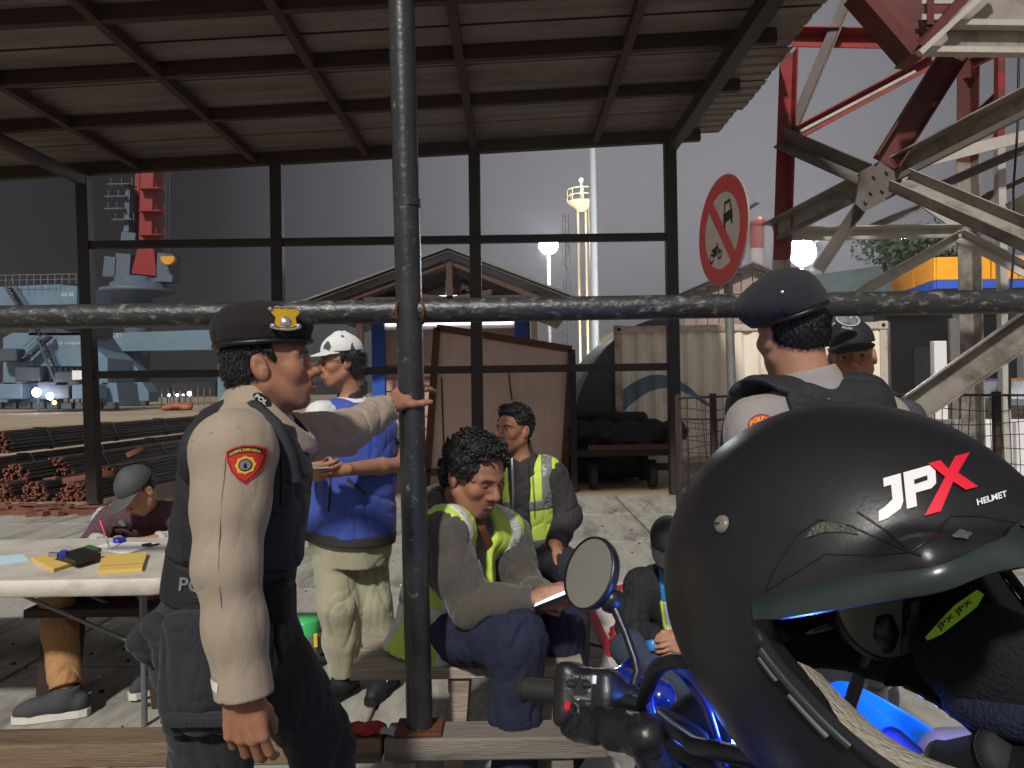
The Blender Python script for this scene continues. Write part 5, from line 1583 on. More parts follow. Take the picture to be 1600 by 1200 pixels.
MB().tube([ctr + bu * x * w_ + bv * (.9 * w_ * (.86 + .05 * cos(14 * x))) - bd_ * .005 for x in np.linspace(-.7, .7, 15)], .0024, 6).build('crest_rope', M_silv, bdg)
MB().tube([ctr + bu * x * w_ + bv * (.9 * w_ * (-.85 + .25 * x * x)) - bd_ * .006 for x in np.linspace(-.85, .85, 11)], .0032, 6).build('ribbon', M_silv, bdg)
MB().lathe(ctr + bv * -.22 * w_ - bd_ * .004, [(0, .006), (.009, .005), (.0125, .002), (.0125, 0)], -bd_, 18).build('medallion', M_silv, bdg)
# shirt
S = SDF(); L1 = np.linalg.norm(J['neck'] - J['pelvis']); S.setf(J['pelvis'], J['trunk'], L1 / .54)
S.loft(TORSO, .03, grow=.012, zlo=-.04)
S.setf()
nk = J['neck']
for e in 'rl': S.cap(nk + (J['sh_' + e] - nk) * .2 + A(0, 0, -.035), J['sh_' + e], .068, .070, .05)
S.chain([J['sh_r'] + A(.006, 0, -.01), J['sh_r'] * .5 + J['el_r'] * .5 + A(.002, 0, 0), J['el_r'], (J['el_r'] + J['wr_r']) / 2, J['wr_r'] + A(.002, 0, -.020)], [.084, .068, .057, .053, .057], .05)
S.chain([J['sh_l'], J['el_l'], J['wr_l'] + unit(J['wr_l'] - J['el_l']) * -.01], [.074, .062, .050], .03)
# cut the cuffs square
def cuff(S, q, n, r=.10):
    q = np.asarray(q, np.float32); n = unit(n).astype(np.float32)
    f = lambda P: np.maximum(-((P - q) @ n), np.sqrt((((P - q) - ((P - q) @ n)[:, None] * n) ** 2).sum(1)) - r)
    # solid to remove: half-cylinder beyond the cuff
    g_ = lambda P: np.maximum(-((P - q) @ n), np.maximum(((P - q) @ n) - .12, np.sqrt((((P - q) - ((P - q) @ n)[:, None] * n) ** 2).sum(1)) - r))
    return S.fn(g_, q + n * .06, .2, 's', .004)
cuff(S, J['wr_r'] + A(.0, 0, -.022), A(.06, 0, -1)); cuff(S, J['wr_l'] - .012 * unit(J['wr_l'] - J['el_l']), J['wr_l'] - J['el_l'])
S.folds(.0032, (14, 14, 3.6), c=J['el_r'] + A(0, 0, .03), r=.36, seed=3)
fa = frame(unit(J['wr_l'] - J['sh_l']))
S.folds(.013, (10, 16, 5), R=fa, c=(J['sh_l'] + J['wr_l']) / 2 + A(.05, .05, 0), r=.30, seed=8)
sh1 = S
shirt = solid('shirt', S, .004, M_khaki, o1)
# collar: a band rising round the neck, points in front, and its rank badge
C_ = SDF(); ax = unit(J['head'] - nk + A(0, 0, .1)); cm_ = nk + A(.008, 0, .012)
FM = np.stack([J['trunk'][:, 0], J['trunk'][:, 1], J['trunk'][:, 2]], 1)
C_.setf(cm_, FM)
C_.fn(lambda P: np.maximum(np.abs(np.sqrt((P[:, 0] / .078) ** 2 + ((P[:, 1] - .008) / .083) ** 2) - 1 - .45 * np.clip(-P[:, 2] + .02, -.05, .1) / .08) * .078 - .006, np.maximum(P[:, 2] - (.046 - .75 * np.maximum(P[:, 1] + .01, 0)), -.055 - .3 * np.maximum(P[:, 1], 0) - P[:, 2])), (0, 0, 0), .16)
C_.setf(); solid('collar', C_, .0035, M_khaki, o1)
ob = C_.march(np.array([at(410, 624, 1.5)]), at(410, 624, 1.5) - A(0, 0, CAM_H), .5, .004)[0]
cbx = unit(A(.75, .25, -.60)); cby = unit(np.cross(cbx, A(0, 1, 0))); cby = cby if cby[2] > 0 else -cby
cbd = MB().prism([ob + cbx * .022 * cos(t) + cby * .011 * sin(t) + A(0, -.004, 0) for t in np.linspace(0, 2 * pi, 17)[:-1]], A(0, .006, 0)).build('collar_badge', M_pblk, o1)
B = MB(); text_at(B, 'POL', ob + A(0, -.0075, 0), cbx, cby, w=.030, h=.011, bold=.03); B.build('badge_emblem', M_pwht, cbd)
# vest
V_ = SDF(); V_.setf(J['pelvis'], J['trunk'], L1 / .54)
VS = [(0.182, .158, .137, .004), (0.19, .165, .136, .004), (0.20, .165, .134, 0.004), (0.30, .170, .132, 0.004), (0.40, .175, .132, 0.0), (0.46, .165, .115, -.006), (0.515, .135, .09, -.01)]
V_.loft(VS, .03, grow=.024, p=2.6)
V_.setf()
for e in 'rl': V_.cap(nk + (J['sh_' + e] - nk) * .30 + A(0, 0, -.035), nk + (J['sh_' + e] - nk) * .62 + A(0, 0, -.02), .080, .074, .03)
V_.cap(nk + A(.015, 0, -.03), nk + A(.02, 0, .25), .080, .10, .012, 's')
V_.cap(nk + A(.10, .02, -.05), nk + A(.2, .04, .05), .05, .08, .02, 's')
out_r = unit(J['sh_r'] - nk)
V_.cap(J['sh_r'] + A(.012, -.035, .02), J['sh_r'] + A(.012, -.06, -.17), .090, .084, .02, 's')
V_.cap(J['sh_l'] + A(.015, .03, .02), J['sh_l'] + A(.02, .05, -.15), .086, .08, .02, 's')
V_.folds(.006, (9, 9, 9), seed=2)
vest = solid('vest', V_, .004, M_vest, o1)
# shoulder strap hugging the neck
U_ = SDF().join(sh1, 0, 'u').join(V_, 0, 'u')
O = np.array([at(x, y, 1.3) for x, y in [(290, 745), (291, 705), (302, 672), (326, 644), (360, 626), (398, 636), (428, 664), (446, 705), (455, 755)]]); W = U_.march(O, O - A(0, 0, CAM_H), .8, .004)
W[1:-1] = (W[:-2] + 2 * W[1:-1] + W[2:]) / 4
rows = []
for i in range(len(W)):
    T_ = unit(W[min(i + 1, len(W) - 1)] - W[max(i - 1, 0)]); N_ = unit(A(0, -1, .35)); X_ = unit(np.cross(T_, N_)); N_ = np.cross(X_, T_)
    rows.append([W[i] + X_ * .024 * cos(t) + N_ * .009 * sin(t) for t in np.linspace(0, 2 * pi, 13)[:-1]])
MB().grid(rows, True, close=True).build('shoulder_strap', M_vest, vest)
# vest details: side plate, panel welt, shoulder strap
def slab_on(name, S, poly_px, d_start, m, parent, th=.006, direc=A(0, 1, 0), n=10):
    """flat panel with depth laid over a solid: outline given where it shows"""
    P0 = [at(px, py, d_start) for px, py in poly_px]
    # resample quad
    a, b, c, d = P0
    O = np.array([[a + (b - a) * u + ((d + (c - d) * u) - (a + (b - a) * u)) * v for u in np.linspace(0, 1, n)] for v in np.linspace(0, 1, n)]).reshape(-1, 3)
    DD = O - A(0, 0, CAM_H)
    W0 = S.march(O, DD, .7, -.002).reshape(n, n, 3); W1 = S.march(O, DD, .7, th).reshape(n, n, 3)
    mb = MB()
    mb.grid([list(r_) for r_ in W1]); 
    for e0, e1 in ((W0[0], W1[0]), (W1[-1], W0[-1]), (W1[:, 0], W0[:, 0]), (W0[:, -1], W1[:, -1])): mb.grid([list(e0), list(e1)], False)
    return mb.build(name, m, parent)
slab_on('side_panel', V_, [(398, 808), (448, 803), (446, 878), (402, 888)], 1.2, M_vest2, vest, .007)
slab_on('side_panel', V_, [(280, 800), (304, 806), (306, 880), (284, 876)], 1.2, M_vest2, vest, .006)
slab_on('back_strap', V_, [(345, 648), (405, 660), (410, 684), (340, 662)], 1.2, M_vest2, vest, .006)
slab_on('front_seam', V_, [(440, 690), (447, 690), (447, 790), (440, 790)], 1.2, M_vest2, vest, .004)
# belt with printed word
S = SDF(); S.setf(J['pelvis'], J['trunk'], L1 / .54)
S.loft([(0.085, .172, .134, -.002), (0.12, .172, .135, -.002), (0.184, .168, .134, -.002)], .01, grow=.019, p=2.5); S.setf()
belt = solid('belt', S, .004, M_vest2, o1)
M_belttxt = mat('faded belt print', (112, 112, 114), .7)
V2, F2 = text_fit('POLISI', h=.030, bold=.02)
bc_ = at(298, 914, 1.58)
o = decal('belt_print', S, bc_, A(1, .1, -.13), A(.13, 0, 1), bc_ - A(0, 0, CAM_H), V2 + np.array([.030, 0]), F2, M_belttxt, belt, .004, 1, .1)
# trousers
S = SDF(); S.setf(J['pelvis'], J['trunk'], L1 / .54)
S.loft([(-0.10, .165, .130, -.01), (-0.02, .172, .132, -.012), (0.12, .166, .126, -.006)], .03, grow=.012); S.setf()
add_legs(S, J, (.108, .086, .082, .080), .05, .02)
S.folds(.016, (7, 7, 5), seed=5)
trs = solid('trousers', S, .006, M_navy, o1)
S2 = SDF(); hp = J['hip_r']; S2.rbox(at(262, 990, 1.66) + A(0, 0, .0), (.062, .075, .055), .03, R=np.array([[cos(.55), 0, sin(.55)], [0, 1, 0], [-sin(.55), 0, cos(.55)]]))
S2.folds(.02, (8, 8, 8), seed=1); solid('pocket_flap', S2, .005, M_navy, o1)
S2 = SDF(); S2.rbox(at(318, 1060, 1.56) + A(0, .03, 0), (.092, .045, .135), .02); S2.cap(at(308, 1005, 1.60), at(318, 1080, 1.60), .05, .075, .04); S2.half(at(318, 1146, 1.56), (0.0, 0, -1), .006); S2.folds(.012, (8, 8, 6), seed=4)
solid('cargo_pocket', S2, .005, M_navy, o1)
S2 = SDF(); S2.rbox(at(318, 1128, 1.515) + A(0, .012, 0), (.086, .014, .013), .006); solid('pocket_hem', S2, .005, M_navy, o1)
q = at(432, 935, 1.66); bk = MB().box(q, (.035, .03, .05), bev=.006).build('buckle', M_vest2, o1); MB().tube([q + A(0, -.005, -.02), q + A(.005, -.012, -.09), q + A(.012, 0, -.14)], .008, 6).build('strap', M_vest2, o1)
S2 = SDF(); S2.rbox(at(428, 940, 1.66), (.045, .035, .045), .015); solid('pouch', S2, .005, M_vest2, o1)
for e in 'rl': shoe(o1, J['an_' + e], J['toe_' + e], (M_boot, M_solek), 1.05)
# sleeve patch
pc = at(381, 724, 1.49)
pv = unit(A(-.03, 0, 1)); pu = unit(A(1, .02, .03)); pd = A(0, 1, 0)
shield = [(-.96, .62), (-.55, .80), (0, .88), (.55, .80), (.98, .62), (.92, .15), (.72, -.35), (.36, -.75), (0, -1.02), (-.36, -.75), (-.72, -.35), (-.92, .15)]
def shp(k, dx=0, dy=0): return np.array([(x * .0345 * k + dx, y * .0415 * k + dy) for x, y in shield])
ngon = lambda n: [list(range(n))]
pat = decal('patch', sh1, pc, pu, pv, pd, shp(1.0), ngon(12), M_pred, o1, .002, 3)
decal('patch_border', sh1, pc, pu, pv, pd, np.concatenate([shp(.92), shp(.875)]), [(i, (i + 1) % 12, (i + 1) % 12 + 12, i + 12) for i in range(12)], M_pblk, pat, .0026, 2)
arc = [(x * .0345, y * .0415) for x, y in [(-.80, .56), (-.5, .70), (0, .78), (.5, .70), (.80, .56), (.78, .34), (.45, .47), (0, .54), (-.45, .47), (-.78, .34)]]
decal('patch_banner', sh1, pc, pu, pv, pd, np.array(arc), ngon(10), M_pblk, pat, .0030, 2)
def arc_text(txt, w, h, rise, bold=.03):
    V2, F2 = text_fit(txt, w=w, h=h, bold=bold); V2 = V2.copy(); V2[:, 1] += rise * (1 - (2 * V2[:, 0] / w) ** 2); return V2, F2
V2, F2 = arc_text('KORPS SABHARA', .050, .0062, .0075); V2[:, 1] += .0192
decal('patch_lettering', sh1, pc, pu, pv, pd, V2, F2, M_pyel, pat, .0036, 0)
st = [((.0175 if i % 2 == 0 else .0150) * cos(2 * pi * i / 16 + pi / 2), (.0195 if i % 2 == 0 else .0165) * sin(2 * pi * i / 16 + pi / 2) - .004) for i in range(16)]
decal('patch_star', sh1, pc, pu, pv, pd, np.array(st), ngon(16), M_pyel, pat, .0032, 2)
cir = lambda r, dx, dy, n=20: np.array([(r * cos(2 * pi * i / n) + dx, r * 1.1 * sin(2 * pi * i / n) + dy) for i in range(n)])
decal('patch_ring', sh1, pc, pu, pv, pd, cir(.0112, 0, -.004), ngon(20), M_pblk, pat, .0040, 1)
decal('patch_centre', sh1, pc, pu, pv, pd, cir(.0092, 0, -.004), ngon(20), M_pgry, pat, .0046, 1)
decal('patch_figure', sh1, pc, pu, pv, pd, np.array([(-.002, -.0105), (.003, -.0105), (.0028, -.004), (.0016, -.001), (.0005, .0015), (-.0012, -.001), (-.0022, -.004)]), ngon(7), M_pblk, pat, .0052, 0)
q = at(331, 1071, 1.47); decal('cuff_tab', sh1, q, A(1, 0, -.1), A(.1, 0, 1), A(0, 1, 0), np.array([(-.016, -.010), (.016, -.010), (.016, .010), (-.016, .010)]), ngon(4), M_pwht, o1, .002, 2)
# sleeve seams
for pl in ([(372, 664), (380, 690), (384, 705)], [(300, 690), (330, 676), (372, 668)], [(352, 712), (350, 745), (346, 780), (344, 815), (342, 850), (341, 885), (343, 920), (346, 950)]):
    O = np.array([at(x, y, 1.35) for x, y in pl]); W = sh1.march(O, O - A(0, 0, CAM_H), .6, .0006)
    MB().tube(list(W), .0013, 4).build('seam', M_khakig, o1)

# ------------------------------------------------------------------ shared wardrobe for the others
def trunk_frame(fw, pel, nk):
    U = unit(nk - pel); R = unit(np.cross(fw, U)); return np.stack([R, np.cross(U, R), U], 1)
def torso_cloth(S, J, grow, zlo=-.04, zhi=None, fat=1.0, p=2.3, secs=None):
    L = np.linalg.norm(J['neck'] - J['pelvis']); S.setf(J['pelvis'], J['trunk'], L / .54)
    S.loft([(z, a * fat, b * fat, o + (fat - 1) * .06) for z, a, b, o in (secs or TORSO)], .03, grow=grow, zlo=zlo, zhi=zhi, p=p); S.setf()
def shoulders(S, J, r0=.066, r1=.068):
    nk = J['neck']
    for e in 'rl': S.cap(nk + (J['sh_' + e] - nk) * .2 + A(0, 0, -.035), J['sh_' + e], r0, r1, .05)
M_sweat = mat('sage fleece', (156, 151, 126), 0.95, var=.06, scale=12, bump=.25, bscale=260, sheen=.3, wrinkle=.18)
M_bluev = mat('royal blue quilted vest', (52, 74, 160), 0.75, var=.08, scale=10, bump=.2, bscale=200, sheen=.15)
M_whitec = mat('white cotton', (206, 206, 206), .85, var=.05); M_tealc = mat('teal cuff', (24, 84, 84), .85)
M_dcol = mat('dark collar', (48, 44, 46), .85)
M_lime = mat('lime hi-vis cloth', (188, 214, 84), 0.8, var=.06, scale=10, bump=.2, bscale=240)
M_reflect = mat('grey reflective tape', (150, 152, 146), 0.38, var=.08, scale=30)
M_olive = mat('olive sweatshirt', (74, 69, 62), 0.95, var=.08, scale=12, bump=.3, bscale=300, sheen=.2, wrinkle=.35)
M_navyp = mat('navy trousers', (26, 30, 54), 0.9, var=.1, scale=10, bump=.25, bscale=300, wrinkle=.35)
M_dark = mat('dark jacket cloth', (48, 44, 46), 0.85, var=.12, scale=10, bump=.25, bscale=260, wrinkle=.35)
M_maroon = mat('maroon jacket', (84, 60, 64), 0.88, var=.1, scale=9, bump=.25, bscale=260, wrinkle=.35)
M_khakip = mat('tan trousers', (168, 124, 82), 0.88, var=.08, scale=9, bump=.25, bscale=260, wrinkle=.35)
M_capw = mat('white camouflage cap', (216, 216, 214), .85, vcol=True, var=.05)
M_capk = mat('black cap cloth', (30, 30, 33), .75, var=.15, bump=.2, bscale=240)
M_zip = mat('zip metal', (170, 170, 172), .35, .8)

# ------------------------------------------------------------------ standing man in the blue vest
d2 = 3.52
o2 = thing('person', A(at(560, 1000, d2)[0], d2, 0), 'standing man in a blue vest, white patterned cap and glasses with sage sweatpants', 'person')
fw = unit(A(-.62, -.78, 0))
J = {'pelvis': at(545, 838, d2 + .02), 'neck': at(552, 624, d2 + .03)}
J['trunk'] = trunk_frame(fw, J['pelvis'], J['neck'])
R_ = J['trunk'][:, 0]                                     # his right
J['sh_r'] = at(500, 650, d2 - .10); J['sh_l'] = at(603, 652, d2 + .10)
J['el_r'] = at(484, 735, d2 - .20); J['wr_r'] = at(488, 722, d2 - .42)
J['el_l'] = at(624, 726, d2 + .0); J['wr_l'] = at(536, 734, d2 - .34)
J['wr_r'] = at(474, 738, d2 - .36)
J['hip_r'] = at(520, 842, d2 + .02); J['hip_l'] = at(572, 842, d2 + .08)
J['kn_r'] = at(528, 945, d2 - .06); J['an_r'] = at(538, 1046, d2 + .04); J['toe_r'] = A(*(J['an_r'][:2] + fw[:2] * .16), .03); J['toe_r'][0] += .02
J['kn_l'] = at(582, 945, d2 + .04); J['an_l'] = at(606, 1052, d2 + .10); J['toe_l'] = A(*(J['an_l'][:2] + A(-.05, -.17)), .03)
J['an_r'][2] = .085; J['an_l'][2] = .085
J['head'] = at(533, 566, d2 - .02); hf = unit(A(-.86, -.50, -.05)); HM = frame(hf); s_ = .97
S = SDF(); body_core(S, J, .9)
add_head(S, J['head'], HM, s_, wide=.93, nose=1.0, jaw=.92, neck_to=J['neck'] + A(0, 0, -.02), neck_r=.05)
for sd, e, D, T in ((-1, 'r', unit(A(.55, -.2, .02)), A(.1, -.35, .9)), (1, 'l', unit(A(-.95, -.25, .06)), A(-.1, -.45, .8))):
    add_hand.side = sd; add_hand(S, J['wr_' + e], D, T, .98, curl=(.45, .5, .55, .6), spread=.04, thumb=(.5, .3, .3))
skin_body(o2, S, J, HM, s_, SK2 * .95, .0045, [(J['head'], .24), (J['wr_r'], .2), (J['wr_l'], .2), ((J['wr_l'] + J['el_l']) / 2, .24), (J['el_l'], .18)], stub=.6)
add_eyes(J['head'], HM, s_, o2)
H = SDF(); H.setf(J['head'], HM, s_)
H.ell((0, -.022, .03), (.079, .094, .084), .01); H.ell((0, -.070, -.035), (.062, .045, .055), .03)
for e_ in (-1, 1): H.cap((e_ * .070, -.045, .02), (e_ * .062, -.062, -.06), .024, .020, .03)
H.half((0, .03, 0), (0, 1, 0)); H.folds(.012, (50, 50, 14), R=HM); H.setf(); hr = solid('hair', H, .005, M_hair, o2)
strands(hr, H, J['head'], HM, s_, 1400, 2, .024, lambda q: (q[:, 2] < .05) & (q[:, 1] < .02), comb=(0, -.3, -1))
def camo(q):
    n = vnoise(q * 24 + 7); n2 = vnoise(q * 55 + 2)
    m = ((n * .7 + n2 * .3) > .60)[:, None]
    c = np.where(m, lin((62, 76, 92)), lin((214, 214, 212)))
    return c
cp, _ = cap_hat(o2, J['head'], HM, s_ * 1.0, M_capw, M_whitec, tilt=-.02, lift=.008, paint=camo, brim_len=.06)
# glasses
gl = []
for e_ in (-1, 1):
    pts = [J['head'] + HM @ (A(e_ * (.033 + .021 * cos(t)), .098 - .006 * abs(cos(t)) * (1 if e_ * cos(t) > 0 else 0), .000 + .015 * sin(t)) * s_) for t in np.linspace(0, 2 * pi, 19)]
    gl.append(pts)
B = MB()
for p_ in gl: B.tube(p_, .0017, 5, caps=False)
B.tube([J['head'] + HM @ (A(-.012, .102, .004) * s_), J['head'] + HM @ (A(.012, .102, .004) * s_)], .0017, 5)
for e_ in (-1, 1): B.tube([J['head'] + HM @ (A(e_ * .054, .090, .006) * s_), J['head'] + HM @ (A(e_ * .074, .03, .008) * s_), J['head'] + HM @ (A(e_ * .075, -.01, .004) * s_)], .0017, 5)
B.build('glasses', M_sblk, o2)
# T-shirt sleeves, vest, collar
S = SDF(); torso_cloth(S, J, .004, .1); shoulders(S, J, .058, .062)
for e in 'rl':
    m_ = J['sh_' + e] + (J['el_' + e] - J['sh_' + e]) * .62; S.cap(J['sh_' + e], m_, .062, .058, .03); cuff(S, m_, J['el_' + e] - J['sh_' + e])
S.folds(.008, (12, 12, 8)); tsh = solid('t_shirt', S, .006, M_whitec, o2)
for e in 'rl':
    v = J['el_' + e] - J['sh_' + e]; a = J['sh_' + e] + v * .585; b = J['sh_' + e] + v * .64
    MB().tube([a, b], [.063, .062], 20).build('cuff', M_tealc, tsh)
V_ = SDF(); torso_cloth(V_, J, .030, .02, fat=1.0, p=2.4, secs=[(0.0, .165, .118, 0), (.06, .168, .122, 0), (.2, .160, .116, 0), (.34, .165, .116, 0), (.44, .160, .104, -.006), (.50, .125, .085, -.01), (.53, .09, .07, -.01)])
for e in 'rl': V_.cap(J['neck'] + (J['sh_' + e] - J['neck']) * .3 + A(0, 0, -.03), J['neck'] + (J['sh_' + e] - J['neck']) * .72 + A(0, 0, -.012), .07, .062, .03)
for e in 'rl': V_.cap(J['sh_' + e] + (J['sh_' + e] - J['neck']) * .22 + A(0, 0, .0), J['sh_' + e] + (J['sh_' + e] - J['neck']) * .3 + A(0, 0, -.16), .072, .062, .015, 's')
V_.cap(J['neck'] + fw * .03, J['neck'] + fw * .06 + A(0, 0, .2), .052, .07, .01, 's')
V_.folds(.011, (10, 10, 7), seed=4)
vb = solid('vest', V_, .006, M_bluev, o2)
K = SDF(); K.cap(J['neck'] + A(0, 0, -.02), J['neck'] + (J['head'] - J['neck']) * .32, .070, .064, .01); K.cap(J['neck'] + fw * .05 + A(0, 0, .02), J['neck'] + fw * .1 + A(0, 0, .12), .038, .06, .01, 's'); K.half(J['neck'] + A(0, 0, .052), unit(A(0, 0, 1) + fw * .5))
solid('collar', K, .005, M_dcol, vb)
# vest trims: dark hem band, pocket zip, reflective shoulder flash, front zip
K = SDF(); torso_cloth(K, J, .033, -.012, .03, p=2.4, secs=[(-.02, .165, .118, 0), (0.0, .165, .118, 0), (.06, .168, .122, 0)]); solid('hem_band', K, .007, M_dcol, vb)
def stroke(name, S, pts, dd, w, m, parent, off=.003, th=.8):
    """ribbon laid on a solid along points read where they show"""
    P0 = []
    for i in range(len(pts) - 1):
        for t in np.linspace(0, 1, 6)[:-1]: P0.append(at(*(np.array(pts[i]) * (1 - t) + np.array(pts[i + 1]) * t), dd))
    P0.append(at(*pts[-1], dd)); O = np.array(P0)
    W = S.march(O, O - A(0, 0, CAM_H), th, off)
    mb = MB(); rows = []
    for i in range(len(W)):
        T_ = unit(W[min(i + 1, len(W) - 1)] - W[max(i - 1, 0)]); V0 = unit(A(0, 0, CAM_H) - W[i]); X_ = unit(np.cross(T_, V0)); N_ = np.cross(X_, T_)
        rows.append([W[i] + X_ * w / 2 * cos(t) + N_ * .004 * sin(t) for t in np.linspace(0, 2 * pi, 9)[:-1]])
    return mb.grid(rows, True, close=True).build(name, m, parent)
stroke('pocket_zip', V_, [(543, 748), (571, 772)], 3.0, .014, M_dcol, vb)
stroke('zip', V_, [(527, 660), (519, 720), (513, 800)], 3.0, .010, M_dcol, vb)
stroke('reflective_flash', V_, [(549, 614), (580, 628)], 3.0, .026, M_reflect, vb)
# sweatpants
S = SDF(); torso_cloth(S, J, .016, -.10, .10); add_legs(S, J, (.104, .090, .086, .068), .03, -.035)
S.folds(.011, (13, 13, 4), seed=9)
for e in 'rl': cuff(S, J['an_' + e] + A(0, 0, .035), J['an_' + e] - J['kn_' + e], .2)
solid('sweatpants', S, .006, M_sweat, o2)
M_blksh = mat('black sneaker', (26, 26, 28), .7, var=.15)
shoe(o2, J['an_r'], J['toe_r'], (M_blksh, M_solek), 1.02); u = shoe(o2, J['an_l'], J['toe_l'], (M_blksh, M_solek), 1.06)
q = J['an_l'] + A(.0, -.075, -.02); MB().prism([q + A(-.02, -.02, .01), q + A(.01, -.02, .0), q + A(.015, -.02, .012), q + A(-.005, -.02, .02)], A(0, .01, 0)).build('logo', M_pwht, u)
M_paper = mat('white paper', (222, 222, 220), .8, var=.03)
q = (J['wr_r'] + J['wr_l']) / 2 + A(0, -.05, .02)
o = MB().box(q, (.07, .05, .006), rotz(.4), .002).build('paper_slip', M_paper, base=q, label='small white paper held in the hands of the man in the blue vest', category='paper')

# ------------------------------------------------------------------ heavy-set man with curly hair on the bench
def curls(parent, name, HS, C, M, s, n, seed, rad=.006, ln=.03, zmin=-.05, face=.05, lift=.004):
    """loose curls standing off a hair solid"""
    r_ = np.random.RandomState(seed); P = []
    while len(P) < n:
        d = unit(r_.randn(3))
        q = d * A(.085, .105, .095) + A(0, -.015, .035)
        if q[2] < zmin or (q[1] > face and q[2] < .085) or (q[1] > .0 and q[2] < .02): continue
        P.append((q, d))
    O = np.array([C + M @ (q * 1.6 * s) for q, d in P]); D = np.array([C + M @ (A(0, -.015, .035) * s) for _ in P]) - O
    W = HS.march(O, D, .3, lift * .3)
    B = MB()
    for (q, d), w in zip(P, W):
        nrm = M @ d; a = unit(np.cross(nrm, r_.randn(3))); b = np.cross(nrm, a); R = rad * r_.uniform(.7, 1.3) * s
        ph = r_.rand() * 6; pts = [w + nrm * lift * s * (k / 6 * 1.6 - .3) + a * R * cos(ph + k * 1.0) + b * R * sin(ph + k * 1.0) for k in range(7)]
        B.tube(pts, [.0030 * s] * 6 + [.0012 * s], 4, caps=False)
    return B.build(name, M_hair, parent)
d4 = 2.74
o4 = thing('person', A(at(740, 1100, d4)[0], d4, 0), 'heavy-set curly-haired man in olive sweatshirt and lime vest, seated by the post', 'person')
fw = unit(A(.90, -.43, 0))
J = {'pelvis': at(690, 972, d4 + .06), 'neck': at(718, 800, d4 + .04)}
J['pelvis'][2] = .60
nk = J['neck']; J['trunk'] = trunk_frame(fw, J['pelvis'], nk)
J['sh_r'] = at(692, 838, d4 - .14); J['sh_l'] = at(792, 836, d4 + .20)
J['el_r'] = at(738, 948, d4 - .22); J['wr_r'] = at(836, 936, d4 - .26)
J['el_l'] = at(822, 925, d4 + .14); J['wr_l'] = at(858, 938, d4 - .12)
J['hip_r'] = at(705, 985, d4 - .04); J['hip_l'] = at(730, 975, d4 + .18)
J['kn_r'] = at(808, 1000, d4 - .30); J['an_r'] = A(J['kn_r'][0] - .02, J['kn_r'][1] + .04, .10); J['toe_r'] = J['an_r'] + A(.13, -.10, -.06)
J['kn_l'] = at(872, 985, d4 + .02); J['an_l'] = A(J['kn_l'][0] + .04, J['kn_l'][1] + .03, .10); J['toe_l'] = J['an_l'] + A(.14, -.06, -.06)
J['head'] = at(742, 742, d4 - .02); hf = unit(A(.70, -.62, -.36)); HM = frame(hf); s_ = 1.12
S = SDF(); body_core(S, J, 1.0); add_head(S, J['head'], HM, s_, wide=1.12, nose=1.25, jaw=1.18, lips=1.15, lids=.85, neck_to=nk + A(0, 0, -.02), neck_r=.064)
S.setf(J['head'], HM, s_); S.ell((0, .035, -.100), (.052, .045, .030), .03); S.setf()
for sd, e, D, T in ((-1, 'r', unit(A(.95, -.10, .12)), A(-.15, .3, .9)), (1, 'l', unit(A(.35, -.85, .10)), A(.3, .1, .9))):
    add_hand.side = sd; add_hand(S, J['wr_' + e], D, T, 1.02, curl=(.65, .6, .6, .6), spread=.05, thumb=(.35, .5, .3))
skin_body(o4, S, J, HM, s_, SK1, .0042, [(J['head'], .30), (J['wr_r'], .22), (J['wr_l'], .22)], stub=.35, brow=.8)
add_eyes(J['head'], HM, s_, o4, gaze=(0, 1, -.4))
H = SDF(); H.setf(J['head'], HM, s_)
H.ell((0, -.022, .042), (.092, .103, .094), .01); H.ell((0, -.065, -.020), (.076, .055, .062), .03); H.ell((0, .045, .098), (.066, .045, .034), .03)
for e_ in (-1, 1): H.ell((e_ * .082, .01, .035), (.024, .038, .035), .02)
H.ell((0, .085, .03), (.060, .050, .068), .02, 's')
for e_ in (-1, 1): H.ell((e_ * .085, .0, -.030), (.03, .03, .034), .008, 's')
H.disp(lambda P: ((.5 - vnoise(P * 70 + 3)) * .018 + (.5 - vnoise(P * 150)) * .008).astype(np.float32)); H.setf()
hr = solid('hair', H, .0045, M_hair, o4, smooth_n=0)
curls(hr, 'curl', H, J['head'], HM, s_, 520, 3, .007, .03, lift=.006)['kind'] = 'stuff'
BIG = [(-0.10, .190, .150, .02), (-0.02, .205, .170, .02), (0.08, .205, .175, .025), (0.18, .195, .165, 0.02), (0.28, .190, .150, 0.008), (0.38, .190, .138, 0.0), (0.45, .172, .118, -.010), (0.50, .130, .09, -.012), (0.55, .085, .075, -.01)]
S = SDF(); torso_cloth(S, J, .012, -.04, secs=BIG); shoulders(S, J, .08, .085)
S.chain([J['sh_r'], (J['sh_r'] + J['el_r']) / 2 + A(-.01, -.0, .0), J['el_r'], (J['el_r'] + J['wr_r']) / 2, J['wr_r'] - A(.02, 0, 0)], [.092, .086, .074, .062, .045], .03)
S.chain([J['sh_l'], J['el_l'], (J['el_l'] + J['wr_l']) / 2, J['wr_l'] - unit(J['wr_l'] - J['el_l']) * .02], [.092, .074, .062, .045], .03)
for e in 'rl': cuff(S, J['wr_' + e] - unit(J['wr_' + e] - J['el_' + e]) * .012, J['wr_' + e] - J['el_' + e])
S.folds(.009, (11, 11, 7), seed=3); sw = S
solid('sweatshirt', S, .0055, M_olive, o4)
for e in 'rl':
    v = unit(J['wr_' + e] - J['el_' + e]); MB().tube([J['wr_' + e] - v * .065, J['wr_' + e] - v * .05, J['wr_' + e] - v * .012, J['wr_' + e] - v * .006], [.044, .0475, .046, .040], 18).build('cuff', M_olive, o4)
